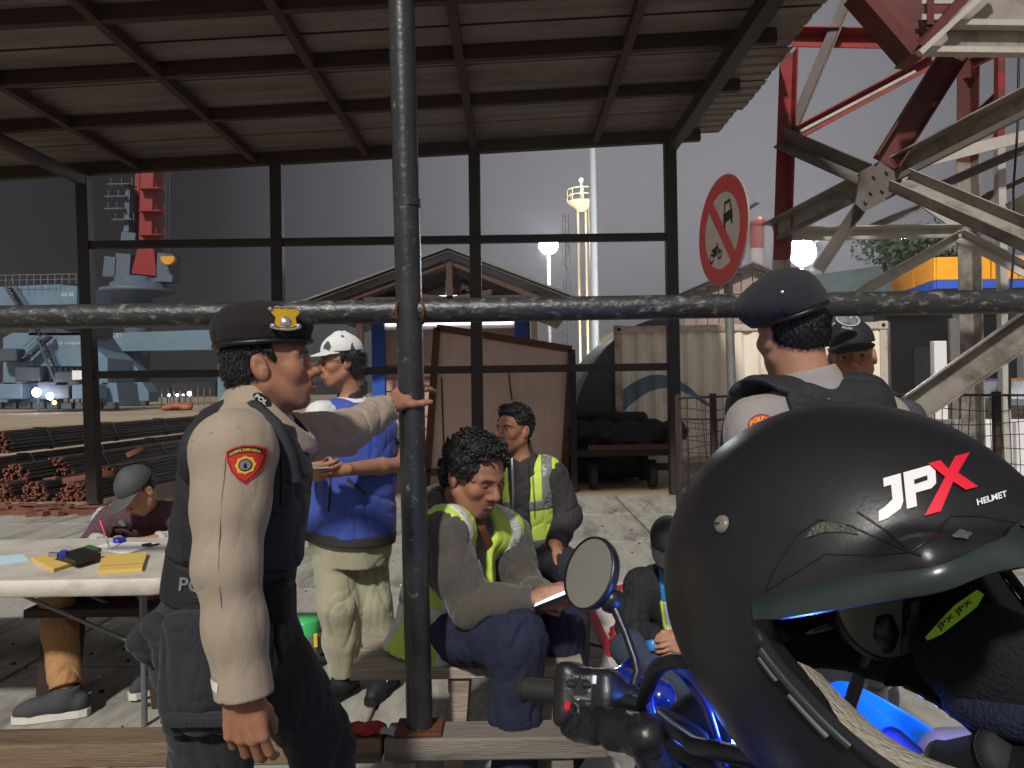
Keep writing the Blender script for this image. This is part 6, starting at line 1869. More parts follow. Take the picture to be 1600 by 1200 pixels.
# hood lying round the neck
K = SDF(); K.setf(nk, J['trunk'], 1.0)
for t in np.linspace(-2.6, 2.6, 15): 
    w_ = abs(t) / 2.6
    K.ell((.105 * sin(t), -.015 - .098 * cos(t) * (1 if abs(t) < 1.5 else .9), .025 - .085 * w_ ** 2 + .0), (.05, .05, .050 - .012 * w_), .03)
K.ell((0, -.115, -.04), (.10, .055, .08), .04)
K.ell((0, .01, .06), (.080, .080, .07), .02, 's'); K.folds(.014, (14, 14, 10), seed=6); K.setf(); solid('hood', K, .0055, M_olive, o4)
V_ = SDF(); torso_cloth(V_, J, .045, -.16, .46, p=2.5, secs=[(-.16, .225, .190, .0)] + BIG[1:])
for e in 'rl': V_.cap(nk + (J['sh_' + e] - nk) * .35 + A(0, 0, -.03), nk + (J['sh_' + e] - nk) * .85 + A(0, 0, .0), .098, .100, .03)
for e, sg in (('r', 1), ('l', 1)): V_.cap(J['sh_' + e] + (J['sh_' + e] - nk) * .58 + A(.015, 0, .02), J['sh_' + e] + (J['sh_' + e] - nk) * .62 + A(.02, 0, -.17), .108, .092, .015, 's')
V_.cap(nk + fw * .02 + A(0, 0, .02), nk + A(0, 0, .25), .10, .13, .01, 's')
# open front
V_.fn(lambda P: np.abs((P - nk.astype(np.float32)) @ J['trunk'][:, 0].astype(np.float32)) - .045 - .10 * np.clip(((P - nk.astype(np.float32)) @ J['trunk'][:, 2].astype(np.float32)) + .22, 0, 1) + 10 * np.maximum(0, .03 - ((P - nk.astype(np.float32)) @ J['trunk'][:, 1].astype(np.float32))), nk + fw * .1 + A(0, 0, -.15), .45, 's', .008)
V_.folds(.005, (8, 8, 8), seed=4)
vb = solid('hi_vis_vest', V_, .006, M_lime, o4)
def band(S0, parent, fns, m=None, name='reflective_stripe', h=.006, grow=.0035):
    """stripe of tape: the garment's own surface, lifted, kept only inside the given slabs"""
    K = SDF(); K.join(S0, grow)
    lo, hi = S0.bbox(); c = (lo + hi) / 2; r = float(np.linalg.norm(hi - lo) / 2)
    K.fn(lambda P: np.minimum.reduce([f(P) for f in fns]).astype(np.float32), c, r, 'i', .002)
    K.fn(lambda P: S0.eval(P, .1) + .004, c, r, 's', .001)
    return solid(name, K, h, m or M_reflect, parent, smooth_n=0)
def slabf(p, n, w):
    p = np.asarray(p, np.float32); n = unit(n).astype(np.float32); return lambda P: np.abs((P - p) @ n) - w / 2
def lf(J, ax, off, w):
    return slabf(J['neck'] + J['trunk'][:, ax] * off, J['trunk'][:, ax], w)
M_reflw = mat('pale reflective tape', (196, 198, 188), .4, var=.08, scale=30)
band(V_, vb, [lf(J, 0, .150, .05), lf(J, 0, -.150, .05)], M_reflw)
band(V_, vb, [lf(J, 2, -.33, .05)], M_reflw)
stroke('undershirt_front', sw, [(742, 806), (752, 830), (766, 862)], 2.3, .045, mat('rust brown shirt', (126, 74, 42), .9), o4, off=.002)
S = SDF(); torso_cloth(S, J, .010, -.10, .06, secs=BIG); add_legs(S, J, (.118, .096, .086, .078), .05, .02); S.folds(.014, (10, 10, 6), seed=5)
solid('trousers', S, .007, M_navyp, o4)
M_sand = mat('grey canvas shoe', (150, 148, 146), .8, var=.15)
for e in 'rl': shoe(o4, J['an_' + e], J['toe_' + e], (M_sand, M_solew), 1.05)
M_scr = mat('phone screen', (210, 220, 255), .3, emit=(200, 214, 255), estr=1.4); M_phone = mat('phone body', (20, 20, 22), .3)
q = at(868, 934, d4 - .30)
ph = thing('phone', q, 'lit phone held by the heavy-set seated man', 'phone')
Rp = frame(unit(A(.85, -.1, .35)), unit(A(-.3, .1, .9)))
MB().box(q, (.072, .148, .009), Rp, .003).build('phone_body', M_phone, ph); MB().box(q + Rp[:, 2] * .0052, (.066, .140, .001), Rp).build('screen', M_scr, ph)

# ------------------------------------------------------------------ young man behind in dark jacket and lime vest
d5 = 3.66
o5 = thing('person', A(at(815, 900, d5)[0], d5, 0), 'young man with short hair in dark jacket and lime vest, seated', 'person')
fw = unit(A(-.10, -1, 0))
J = {'pelvis': at(822, 858, d5 + .10), 'neck': at(812, 716, d5 + .02)}
J['pelvis'][2] = .62; nk = J['neck']; J['trunk'] = trunk_frame(fw, J['pelvis'], nk)
J['sh_r'] = at(772, 742, d5 - .02); J['sh_l'] = at(862, 744, d5 - .0)
J['el_r'] = at(768, 820, d5 - .05); J['wr_r'] = at(800, 862, d5 - .25)
J['el_l'] = at(888, 806, d5 - .02); J['wr_l'] = at(868, 852, d5 - .20)
J['hip_r'] = at(800, 870, d5 + .08); J['hip_l'] = at(850, 870, d5 + .08)
J['kn_r'] = at(800, 895, d5 - .30); J['an_r'] = A(J['kn_r'][0], J['kn_r'][1] + .03, .09); J['toe_r'] = J['an_r'] + A(-.03, -.16, -.055)
J['kn_l'] = at(892, 888, d5 - .26); J['an_l'] = A(J['kn_l'][0] + .02, J['kn_l'][1] + .04, .09); J['toe_l'] = J['an_l'] + A(.05, -.16, -.055)
J['head'] = at(803, 672, d5 + .0); hf = unit(A(-.66, -.75, .07)); HM = frame(hf); s_ = .96
S = SDF(); body_core(S, J, .95); add_head(S, J['head'], HM, s_, wide=.96, nose=1.12, lips=1.5, jaw=.97, mouth_open=.8, neck_to=nk + A(0, 0, -.02), neck_r=.054)
for sd, e, D, T in ((-1, 'r', unit(A(.5, -.8, -.2)), A(.8, .3, .3)), (1, 'l', unit(A(.45, -.7, -.42)), A(-.7, -.3, .5))):
    add_hand.side = sd; add_hand(S, J['wr_' + e], D, T, 1.0, curl=(.5, .5, .55, .6), spread=.04, thumb=(.45, .4, .3))
skin_body(o5, S, J, HM, s_, SK1 * 1.05, .0045, [(J['head'], .24), (J['wr_r'], .2), (J['wr_l'], .2)], stub=.5)
add_eyes(J['head'], HM, s_, o5, gaze=(.15, 1, .1))
H = SDF(); H.setf(J['head'], HM, s_)
H.ell((0, -.02, .052), (.084, .096, .084), .01); H.ell((0, .052, .095), (.055, .038, .028), .02); H.ell((0, -.065, .0), (.066, .045, .055), .03)
H.ell((0, .088, .015), (.055, .045, .060), .015, 's')
for e_ in (-1, 1): H.ell((e_ * .085, .004, -.034), (.03, .04, .036), .006, 's')
H.disp(lambda P: ((.5 - vnoise(P * 85 + 9)) * .014 + (.5 - vnoise(P * 170)) * .007).astype(np.float32)); H.setf()
hr = solid('hair', H, .005, M_hair, o5, smooth_n=0)
curls(hr, 'curl', H, J['head'], HM, s_, 300, 5, .005, .02, zmin=.02, lift=.005)['kind'] = 'stuff'
S = SDF(); torso_cloth(S, J, .020, -.04); shoulders(S, J, .072, .076)
for e in 'rl':
    S.chain([J['sh_' + e], J['el_' + e], J['wr_' + e] - unit(J['wr_' + e] - J['el_' + e]) * .01], [.078, .066, .052], .03); cuff(S, J['wr_' + e] - unit(J['wr_' + e] - J['el_' + e]) * .01, J['wr_' + e] - J['el_' + e])
S.cap(nk + A(0, 0, .0), nk + (J['head'] - nk) * .42, .072, .070, .02); S.cap(nk + fw * .03 + A(0, 0, .03), nk + A(0, 0, .2) + fw * .06, .056, .07, .01, 's')
S.folds(.010, (11, 11, 7), seed=14); jk = S
jo = solid('jacket', S, .006, M_dark, o5)
V_ = SDF(); torso_cloth(V_, J, .044, .02, .46, p=2.5)
for e in 'rl': V_.cap(nk + (J['sh_' + e] - nk) * .42 + A(0, 0, -.025), nk + (J['sh_' + e] - nk) * .84 + A(0, 0, .004), .082, .084, .03)
for e in 'rl': V_.cap(J['sh_' + e] + (J['sh_' + e] - nk) * .55 + A(0, 0, .02), J['sh_' + e] + (J['sh_' + e] - nk) * .60 + A(0, 0, -.17), .088, .072, .012, 's')
V_.cap(nk + A(0, 0, .0), nk + A(0, 0, .25), .075, .12, .01, 's')
def open_front(V_, J, w0, grow):
    n0 = J['neck'].astype(np.float32); X, Y, Z = [J['trunk'][:, i].astype(np.float32) for i in range(3)]
    V_.fn(lambda P: np.abs((P - n0) @ X) - w0 - grow * np.clip(-((P - n0) @ Z), 0, 1) + 10 * np.maximum(0, .03 - ((P - n0) @ Y)), J['neck'] + J['trunk'][:, 1] * .1 - J['trunk'][:, 2] * .25, .5, 's', .006)
open_front(V_, J, .052, -.02)
V_.folds(.006, (9, 9, 9), seed=7)
vb = solid('hi_vis_vest', V_, .006, M_lime, o5)
band(V_, vb, [lf(J, 2, -.20, .05), lf(J, 2, -.40, .05)], mat('dark reflective tape', (112, 114, 110), .4, var=.1))
K_ = [lf(J, 0, .135, .055), lf(J, 0, -.135, .055)]
up_ = slabf(nk + A(0, 0, .05), J['trunk'][:, 2], .5)
band(V_, vb, [lambda P: np.maximum(K_[0](P), up_(P)), lambda P: np.maximum(K_[1](P), up_(P))], MATS['dark reflective tape'])
stroke('zip', jk, [(800, 716), (802, 770), (800, 850)], 3.2, .014, M_zip, jo)
MB().tube([at(826, 722, d5 - .17), at(828, 760, d5 - .20), at(827, 782, d5 - .20)], .004, 6).build('drawstring', M_black, jo)
S = SDF(); torso_cloth(S, J, .014, -.10, .06); add_legs(S, J, (.098, .078, .07, .066), .05, .02); S.folds(.014, (10, 10, 6), seed=15)
solid('trousers', S, .007, mat('charcoal trousers', (34, 36, 44), .9, var=.12, wrinkle=.35), o5)
for e in 'rl': shoe(o5, J['an_' + e], J['toe_' + e], (M_blksh, M_solek), 1.0)

# ------------------------------------------------------------------ man writing at the table
d3_ = 4.05
o3 = thing('person', A(at(215, 1000, d3_)[0], d3_, 0), 'man in grey cap and maroon jacket bent over the table, writing with a red pen', 'person')
fw = unit(A(-.10, -1, 0))
J = {'pelvis': A(at(225, 900, d3_ + .2)[0], d3_ + .22, .56), 'neck': at(226, 792, d3_ - .02)}
nk = J['neck']; J['trunk'] = trunk_frame(fw, J['pelvis'], nk)
J['sh_r'] = at(170, 812, d3_ + .02); J['sh_l'] = at(282, 806, d3_ + .06)
J['el_r'] = at(146, 850, d3_ - .12); J['wr_r'] = at(158, 851, d3_ - .26)
J['el_l'] = at(286, 848, d3_ - .12); J['wr_l'] = at(240, 844, d3_ - .24)
J['hip_r'] = J['pelvis'] + A(-.10, 0, -.02); J['hip_l'] = J['pelvis'] + A(.10, 0, -.02)
J['kn_r'] = A(at(88, 950, 3.55)[0], 3.55, .56); J['an_r'] = A(at(100, 1105, 3.36)[0], 3.38, .105); J['toe_r'] = A(J['an_r'][0] - .20, 3.33, .03)
J['kn_l'] = A(at(235, 950, 3.62)[0], 3.62, .56); J['an_l'] = A(J['kn_l'][0] + .03, 3.72, .10); J['toe_l'] = J['an_l'] + A(-.06, -.15, -.06)
J['head'] = at(217, 768, d3_ - .16); hf = unit(A(-.40, -.72, -.72)); HM = frame(hf); s_ = .96
S = SDF(); body_core(S, J, .95); add_head(S, J['head'], HM, s_, neck_to=nk + A(0, 0, -.02), neck_r=.052)
for sd, e, D, T in ((-1, 'r', unit(A(.35, -.85, -.10)), A(.6, .2, .7)), (1, 'l', unit(A(-.85, -.45, -.08)), A(-.3, .75, .35))):
    add_hand.side = sd; add_hand(S, J['wr_' + e], D, T, .98, curl=(.55, .6, .6, .6) if e == 'r' else (.22, .2, .22, .25), spread=.08, thumb=(.4, .4, .3))
skin_body(o3, S, J, HM, s_, SK2, .0048, [(J['head'], .22), (J['wr_r'], .2), (J['wr_l'], .2), (J['an_r'], .12)])
add_eyes(J['head'], HM, s_, o3, gaze=(0, 1, -.3))
H = SDF(); H.setf(J['head'], HM, s_); H.ell((0, -.022, .022), (.078, .092, .08), .01); H.half((0, .02, 0), (0, 1, 0)); H.half((0, 0, .05), (0, 0, 1)); H.folds(.008, (60, 60, 30), R=HM); H.setf(); solid('hair', H, .006, M_hair, o3)
M_capg = mat('grey cap cloth', (66, 68, 70), .7, var=.15, bump=.2, bscale=200)
cap_hat(o3, J['head'], HM, s_ * 1.06, M_capg, M_capg, lift=.004, brim_len=.085)
S = SDF(); torso_cloth(S, J, .022, -.03); shoulders(S, J, .075, .078)
for e in 'rl':
    S.chain([J['sh_' + e], J['el_' + e], J['wr_' + e] - unit(J['wr_' + e] - J['el_' + e]) * .01], [.078, .062, .046], .03); cuff(S, J['wr_' + e] - unit(J['wr_' + e] - J['el_' + e]) * .01, J['wr_' + e] - J['el_' + e])
S.folds(.014, (11, 11, 8), seed=21); mj = S
def sleevecol(P):
    c = np.tile(lin((84, 58, 64)), (len(P), 1))
    for e in 'rl':
        a, b = J['el_' + e], J['wr_' + e]; t = ((P - a) @ (b - a)) / ((b - a) @ (b - a)); dd = np.linalg.norm(P - a - np.clip(t, 0, 1)[:, None] * (b - a), axis=1)
        c[(t > .25) & (dd < .09)] = lin((168, 170, 170))
    out = (P - nk) @ J['trunk'][:, 0]
    c[(np.abs(out) > .205) & (P[:, 2] > J['el_r'][2] + .05)] = lin((170, 168, 172))
    return c
M_mj = mat('maroon and grey jacket cloth', (84, 60, 64), .88, vcol=True, var=.1, scale=9, bump=.25, bscale=260, wrinkle=.35)
jo = solid('jacket', S, .006, M_mj, o3, sleevecol)
def ring_on(name, S, px, py, dd, r0, r1, m, parent, off=.003):
    c = at(px, py, dd); O0 = S.march(np.array([c]), c - A(0, 0, CAM_H), 1.2, off)[0]
    n = S.normal(O0); x = unit(np.cross(A(0, 0, 1), n)); y = np.cross(n, x)
    mb = MB(); mb.grid([[O0 + n * .004 + r0 * (x * cos(t) + y * sin(t)) for t in np.linspace(0, 2 * pi, 25)], [O0 + n * .004 + r1 * (x * cos(t) + y * sin(t)) for t in np.linspace(0, 2 * pi, 25)]], False)
    return mb.build(name, m, parent), O0, n, x, y
M_grn = mat('pale green emblem', (150, 190, 150), .8)
em, c_, n_, x_, y_ = ring_on('emblem_ring', mj, 191, 817, 3.2, .014, .020, M_grn, jo)
mb = MB(); 
for a, b in ((.011, .004), (.004, .011)): mb.add([c_ + n_ * (.0045 if a > b else .0052) + x_ * sx * a + y_ * sy * b for sx, sy in ((-1, -1), (1, -1), (1, 1), (-1, 1))], [(0, 1, 2, 3)])
mb.build('emblem_cross', M_grn, em)
S = SDF(); torso_cloth(S, J, .012, -.10, .06); add_legs(S, J, (.100, .080, .072, .068), .05, -.03); S.folds(.012, (10, 10, 6), seed=25)
for e in 'rl': cuff(S, J['an_' + e] + unit(J['kn_' + e] - J['an_' + e]) * .03, J['an_' + e] - J['kn_' + e], .2)
solid('trousers', S, .006, M_khakip, o3)
M_sock = mat('dark sock', (38, 38, 46), .9)
M_gshoe = mat('charcoal knit shoe', (62, 62, 66), .85, var=.15, bump=.3, bscale=200)
for e in 'rl':
    u = shoe(o3, J['an_' + e], J['toe_' + e], (M_gshoe, M_solew), 1.14)
    MB().tube([J['an_' + e] + A(0, .005, -.03), J['an_' + e] + A(0, .005, .028)], [.048, .043], 16).build('sock', M_sock, u)
    if e == 'r':
        q = J['an_r'] + A(-.005, -.047, .0)
        for (pts) in ([(-.018, .014), (-.006, .014), (.012, .0), (.0, .0)], [(.0, .0), (.012, .0), (-.006, -.014), (-.018, -.014)], [(-.028, .004), (-.014, .004), (-.014, -.004), (-.028, -.004)]):
            MB().prism([q + A(x, 0, y) for x, y in pts], A(0, .006, 0)).build('logo', M_pwht, u)

# ------------------------------------------------------------------ person crouched on the ground at the right
d6 = 3.62
o6 = thing('person', A(at(1040, 1000, d6)[0], d6, 0), 'person in black jacket and cap sitting on a mat, wearing a blue and lime strap', 'person')
fw = unit(A(.35, -.94, 0))
J = {'pelvis': A(at(1050, 1000, d6 + .1)[0], d6 + .12, .16), 'neck': at(1046, 892, d6 - .02)}
nk = J['neck']; J['trunk'] = trunk_frame(fw, J['pelvis'], nk)
J['sh_r'] = at(1002, 915, d6 - .02); J['sh_l'] = at(1100, 915, d6 + .06)
J['el_r'] = at(985, 985, d6 - .10); J['wr_r'] = at(1036, 1000, d6 - .32)
J['el_l'] = at(1110, 985, d6 - .05); J['wr_l'] = at(1072, 1000, d6 - .30)
J['hip_r'] = J['pelvis'] + A(-.09, 0, 0); J['hip_l'] = J['pelvis'] + A(.09, 0, 0)
J['kn_r'] = J['pelvis'] + A(-.26, -.36, .10); J['an_r'] = J['pelvis'] + A(.06, -.52, -.08); J['toe_r'] = J['an_r'] + A(.15, .03, -.04)
J['kn_l'] = J['pelvis'] + A(.36, -.26, .10); J['an_l'] = J['pelvis'] + A(.02, -.40, -.08); J['toe_l'] = J['an_l'] + A(-.14, .06, -.04)
J['head'] = at(1044, 852, d6 - .10); hf = unit(A(-.15, -.80, -.60)); HM = frame(hf); s_ = .97
S = SDF(); body_core(S, J, .95); add_head(S, J['head'], HM, s_, neck_to=nk + A(0, 0, -.02), neck_r=.052)
for sd, e, D, T in ((-1, 'r', unit(A(.8, -.5, -.1)), A(.1, .2, 1)), (1, 'l', unit(A(-.8, -.5, -.1)), A(-.1, .2, 1))):
    add_hand.side = sd; add_hand(S, J['wr_' + e], D, T, .98, curl=(.5, .5, .5, .5))
skin_body(o6, S, J, HM, s_, SK2, .005, [(J['head'], .22), (J['wr_r'], .2), (J['wr_l'], .2)])
add_eyes(J['head'], HM, s_, o6, gaze=(0, 1, -.3))
H = SDF(); H.setf(J['head'], HM, s_); H.ell((0, -.022, .022), (.078, .092, .08), .01); H.half((0, .01, 0), (0, 1, 0)); H.half((0, 0, .05), (0, 0, 1)); H.setf(); solid('hair', H, .006, M_hair, o6)
cap_hat(o6, J['head'], HM, s_ * 1.04, M_capk, M_capk, lift=.002)
S = SDF(); torso_cloth(S, J, .024, -.02); shoulders(S, J, .078, .082)
for e in 'rl':
    S.chain([J['sh_' + e], J['el_' + e], J['wr_' + e] - unit(J['wr_' + e] - J['el_' + e]) * .01], [.082, .068, .048], .03); cuff(S, J['wr_' + e] - unit(J['wr_' + e] - J['el_' + e]) * .01, J['wr_' + e] - J['el_' + e])
S.folds(.014, (11, 11, 8), seed=31); bj = S
jo = solid('jacket', S, .006, mat('black jacket cloth', (30, 30, 33), .85, var=.15, bump=.25, bscale=260, wrinkle=.35), o6)
M_stl = mat('lime strap', (200, 228, 90), .6); M_stb = mat('blue reflective strap', (40, 130, 190), .35); M_sts = mat('silver strap', (190, 196, 214), .3, .3)
stroke('strap', bj, [(1036, 884), (1040, 940)], 3.1, .046, M_stb, jo, .006)
st_ = stroke('strap', bj, [(1040, 938), (1046, 985), (1036, 1004)], 3.1, .060, M_stl, jo, .006); stroke('strap_tape', bj, [(1040, 942), (1046, 983), (1038, 1000)], 3.1, .026, M_sts, st_, .010)
stroke('strap', bj, [(1034, 1006), (1000, 1012)], 3.1, .05, M_stb, jo, .008)
S = SDF(); torso_cloth(S, J, .012, -.10, .05); add_legs(S, J, (.10, .08, .07, .062), .05, .0); S.folds(.012, (10, 10, 6), seed=35)
solid('trousers', S, .007, mat('blue jeans', (48, 58, 76), .9, var=.15, bump=.2, bscale=300, wrinkle=.35), o6)
for e in 'rl': shoe(o6, J['an_' + e], J['toe_' + e], (M_blksh, M_solek), 1.0)

# ------------------------------------------------------------------ officer on the right, seen from behind
d7 = 1.86
o7 = thing('person', A(at(1260, 1000, d7)[0], d7, 0), 'officer seen from behind, in dark beret, grey khaki shirt and black vest', 'person')
fw = unit(A(-.12, 1, 0))
J = {'neck': at(1262, 612, d7), 'pelvis': at(1268, 975, d7 + .02)}
nk = J['neck']; J['trunk'] = trunk_frame(fw, J['pelvis'], nk)
J['sh_l'] = at(1186, 672, d7 - .05); J['sh_r'] = at(1368, 662, d7 + .05)
J['el_l'] = at(1166, 865, d7 - .08); J['wr_l'] = at(1200, 1040, d7 + .08); J['el_r'] = at(1420, 870, d7 + .02); J['wr_r'] = at(1380, 1020, d7 + .14)
J['hip_l'] = at(1225, 990, d7); J['hip_r'] = at(1312, 990, d7)
for e, x in (('l', -.02), ('r', .04)):
    J['kn_' + e] = A(J['hip_' + e][0] + x, d7 + .02, .50); J['an_' + e] = A(J['hip_' + e][0] + x, d7 - .02, .09); J['toe_' + e] = J['an_' + e] + A(x, .16, -.055)
J['head'] = at(1238, 522, d7 + .02); hf = unit(A(-.17, .97, .02)); HM = frame(hf, unit(A(-.06, .05, 1))); s_ = .98
S = SDF(); body_core(S, J, .95); add_head(S, J['head'], HM, s_, wide=.98, neck_to=nk + A(0, 0, -.02), neck_r=.062)
for sd, e in ((-1, 'r'), (1, 'l')):
    add_hand.side = sd; add_hand(S, J['wr_' + e], A(-.05 if e == 'r' else .2, .3, -1), A(-.3 if e == 'r' else .3, 1, .2), 1.0, curl=(.5, .55, .6, .6))
def hair_back(q):
    x, y, z = q[:, 0], q[:, 1], q[:, 2]
    edge = np.where(y > -.005, .010 + 1.0 * np.maximum(y, 0), -.052)
    n = vnoise(q * 240) * .45
    return np.clip(np.minimum((z - edge) / .045, (.052 - y) / .008) - n, 0, .9) * (np.abs(x) < .0725)
skin_body(o7, S, J, HM, s_, SK2, .0036, [(J['head'], .27), (J['wr_r'], .2), (J['wr_l'], .2)], hairline=hair_back)
add_eyes(J['head'], HM, s_, o7)
H = SDF(); H.setf(J['head'], HM, s_)
H.ell((0, -.020, .032), (.0765, .0915, .086), .01); H.ell((0, -.046, -.010), (.058, .052, .042), .03); H.half((0, 0, .056), (0, 0, 1)); H.half((0, .03, 0), (0, 1, 0)); H.half((0, -.03, -.028), (0, .3, -.9), .01)
for e_ in (-1, 1): H.ell((e_ * .082, -.004, -.012), (.03, .03, .042), .006, 's')
H.folds(.005, (90, 90, 60), R=HM); H.setf(); hr = solid('hair', H, .004, M_hair, o7)
strands(hr, H, J['head'], HM, s_, 2600, 7, .0055, lambda q: (q[:, 2] < .05) & (q[:, 1] < .03) & (q[:, 2] > -.06))
BR = HM @ np.array([[cos(.16), 0, sin(.16)], [0, 1, 0], [-sin(.16), 0, cos(.16)]]) @ np.array([[1, 0, 0], [0, cos(.05), -sin(.05)], [0, sin(.05), cos(.05)]])
BR = HM @ np.array([[cos(-.30), 0, sin(-.30)], [0, 1, 0], [-sin(-.30), 0, cos(-.30)]])
M_beret2 = mat('black felt', (30, 30, 36), .95, var=.2, scale=30, bump=.4, bscale=260, sheen=.05)
bo2, bS2 = beret(o7, J['head'] + HM @ A(.0, 0, .002), BR, 1.06, (-.026, -.004), M_beret2, lift=.016)
ev = bS2.march(np.array([at(1222, 456, 1.5)]), at(1222, 456, 1.5) - A(0, 0, CAM_H), .8, .001)[0]
MB().lathe(ev, [(.0, .002), (.003, .002), (.0045, .001), (.005, 0)], bS2.normal(ev), 10).build('eyelet', M_silv, bo2)
S = SDF(); torso_cloth(S, J, .012, -.02); shoulders(S, J, .070, .074)
for e in 'rl': S.chain([J['sh_' + e], J['el_' + e], J['wr_' + e] - unit(J['wr_' + e] - J['el_' + e]) * .01], [.078, .066, .052], .03); cuff(S, J['wr_' + e] - unit(J['wr_' + e] - J['el_' + e]) * .01, J['wr_' + e] - J['el_' + e])
S.folds(.007, (13, 13, 5), seed=41); sh7 = S
solid('shirt', S, .005, M_khakig, o7)
K = SDF(); L7 = frame(unit(A(.15, 1, 0)), unit(J['head'] - nk)); K.setf(nk + (J['head'] - nk) * .10, L7, 1.0)
K.fn(lambda P: np.maximum(np.abs(np.sqrt((P[:, 0] / .080) ** 2 + ((P[:, 1] - .005) / .080) ** 2) - 1 - .35 * np.clip(-P[:, 2] + .02, -.05, .1) / .08) * .08 - .006, np.maximum(P[:, 2] - .040 + .35 * np.maximum(P[:, 1], 0), -.05 - P[:, 2])), (0, 0, 0), .16); K.setf(); solid('collar', K, .004, M_khakig, o7)
V_ = SDF(); L1 = np.linalg.norm(nk - J['pelvis']); V_.setf(J['pelvis'], J['trunk'], L1 / .54); V_.loft(VS, .03, grow=.024, p=2.6); V_.setf()
for e in 'rl': V_.cap(nk + (J['sh_' + e] - nk) * .28 + A(0, 0, -.035), nk + (J['sh_' + e] - nk) * .66 + A(0, 0, -.02), .084, .080, .03)
X7 = J['trunk'][:, 0]; V_.cap(nk + X7 * .125 + A(0, -.012, -.050), nk - X7 * .125 + A(0, -.012, -.045), .094, .094, .03)
V_.cap(nk + A(0, .03, .0), nk + A(0, .035, .25), .078, .11, .012, 's')
for e, sg in (('l', -1), ('r', 1)): V_.cap(J['sh_' + e] + A(sg * .022, -.01, .03), J['sh_' + e] + A(sg * .03, 0, -.17), .090, .08, .02, 's')
V_.folds(.008, (9, 9, 9), seed=12)
vest7 = solid('vest', V_, .005, M_vest, o7)
def rocker(px, py, dd, txt, w, h, tilt):
    c = at(px, py, dd); x = unit(A(cos(tilt), .25, sin(tilt))); y = unit(A(-sin(tilt), 0, cos(tilt)))
    c0 = sh7.march(np.array([c]), c - A(0, 0, CAM_H), 1.0, .002)[0]
    arcp = lambda r, a0: [(w / 2 * 1.06 * sin(a), r + h * 1.6 * (cos(a * 1.0) - 1)) for a in np.linspace(-1, 1, 9) * a0]
    po = arcp(h * .72, 1.25); pi_ = arcp(-h * .55, 1.25)[::-1]
    p_ = decal('shoulder_patch', sh7, c0, x, y, c - A(0, 0, CAM_H), np.array(po + pi_) * 1.0, [(i, i + 1, 16 - i, 17 - i) for i in range(8)], M_pblk, o7, .002, 2, .12)
    po = arcp(h * .60, 1.2); pi_ = arcp(-h * .43, 1.2)[::-1]
    decal('patch_field', sh7, c0, x, y, c - A(0, 0, CAM_H), np.array(po + pi_), [(i, i + 1, 16 - i, 17 - i) for i in range(8)], M_pred, p_, .003, 2, .12)
    V2, F2 = text_fit(txt, w=w * .82, h=h * .62, bold=.02); V2 = V2.copy(); V2[:, 1] += h * 1.6 * (np.cos(np.clip(V2[:, 0] / (w / 2) * 1.05, -1.3, 1.3)) - 1) + .08 * h
    decal('patch_lettering', sh7, c0, x, y, c - A(0, 0, CAM_H), V2, F2, M_pyel, p_, .004, 1, .12)
rocker(1188, 655, 1.5, 'POLDA', .068, .017, .1)
rocker(1180, 682, 1.5, 'METRO', .062, .017, .1)
S = SDF(); torso_cloth(S, J, .012, -.10, .10); add_legs(S, J, (.105, .085, .078, .074), .05, .02); S.folds(.012, (10, 10, 5), seed=45)
solid('trousers', S, .008, M_navy, o7)
for e in 'rl': shoe(o7, J['an_' + e], J['toe_' + e], (M_boot, M_solek), 1.05)

# ------------------------------------------------------------------ man in black cap facing him
d8 = 2.72
o8 = thing('person', A(at(1335, 1000, d8)[0], d8, 0), 'man in black cap with a blue oval logo, half hidden behind the right officer', 'person')
fw = unit(A(-.60, -.80, 0))
J = {'neck': at(1332, 626, d8 + .02), 'pelvis': at(1322, 850, d8 + .02)}
nk = J['neck']; J['trunk'] = trunk_frame(fw, J['pelvis'], nk); J['pelvis'][2] = .93
X_ = J['trunk'][:, 0]
J['sh_r'] = nk + X_ * .165 + A(0, 0, -.07); J['sh_l'] = nk - X_ * .165 + A(0, 0, -.07)
for e, sg in (('r', 1), ('l', -1)):
    J['el_' + e] = J['sh_' + e] + X_ * sg * .05 + A(0, 0, -.29); J['wr_' + e] = J['el_' + e] + fw * .08 + A(0, 0, -.24)
    J['hip_' + e] = J['pelvis'] + X_ * sg * .09; J['kn_' + e] = J['hip_' + e] + A(0, 0, -.42); J['an_' + e] = J['hip_' + e] * A(1, 1, 0) + A(0, 0, .09); J['toe_' + e] = J['an_' + e] + fw * .16 + A(0, 0, -.055)
J['head'] = at(1331, 558, d8 - .02); hf = unit(A(-.40, -.91, -.02)); HM = frame(hf, unit(A(-.10, 0, 1))); s_ = .96
S = SDF(); body_core(S, J, .95); add_head(S, J['head'], HM, s_, neck_to=nk + A(0, 0, -.02), neck_r=.053)
for sd, e in ((-1, 'r'), (1, 'l')): add_hand.side = sd; add_hand(S, J['wr_' + e], A(0, -.15, -1), A(-.3 if e == 'l' else .3, -1, 0), 1.0)
skin_body(o8, S, J, HM, s_, SK2, .0045, [(J['head'], .24), (J['wr_r'], .2), (J['wr_l'], .2)])
add_eyes(J['head'], HM, s_, o8, gaze=(-.25, 1, 0))
H = SDF(); H.setf(J['head'], HM, s_); H.ell((0, -.022, .024), (.0785, .093, .08), .01); H.half((0, .022, 0), (0, 1, 0)); H.half((0, 0, .05), (0, 0, 1)); H.half((0, 0, -.03), (0, 0, -1))
for e_ in (-1, 1): H.ell((e_ * .082, -.004, -.012), (.03, .03, .042), .006, 's')
H.folds(.006, (60, 60, 40), R=HM); H.setf(); solid('hair', H, .005, M_hair, o8)
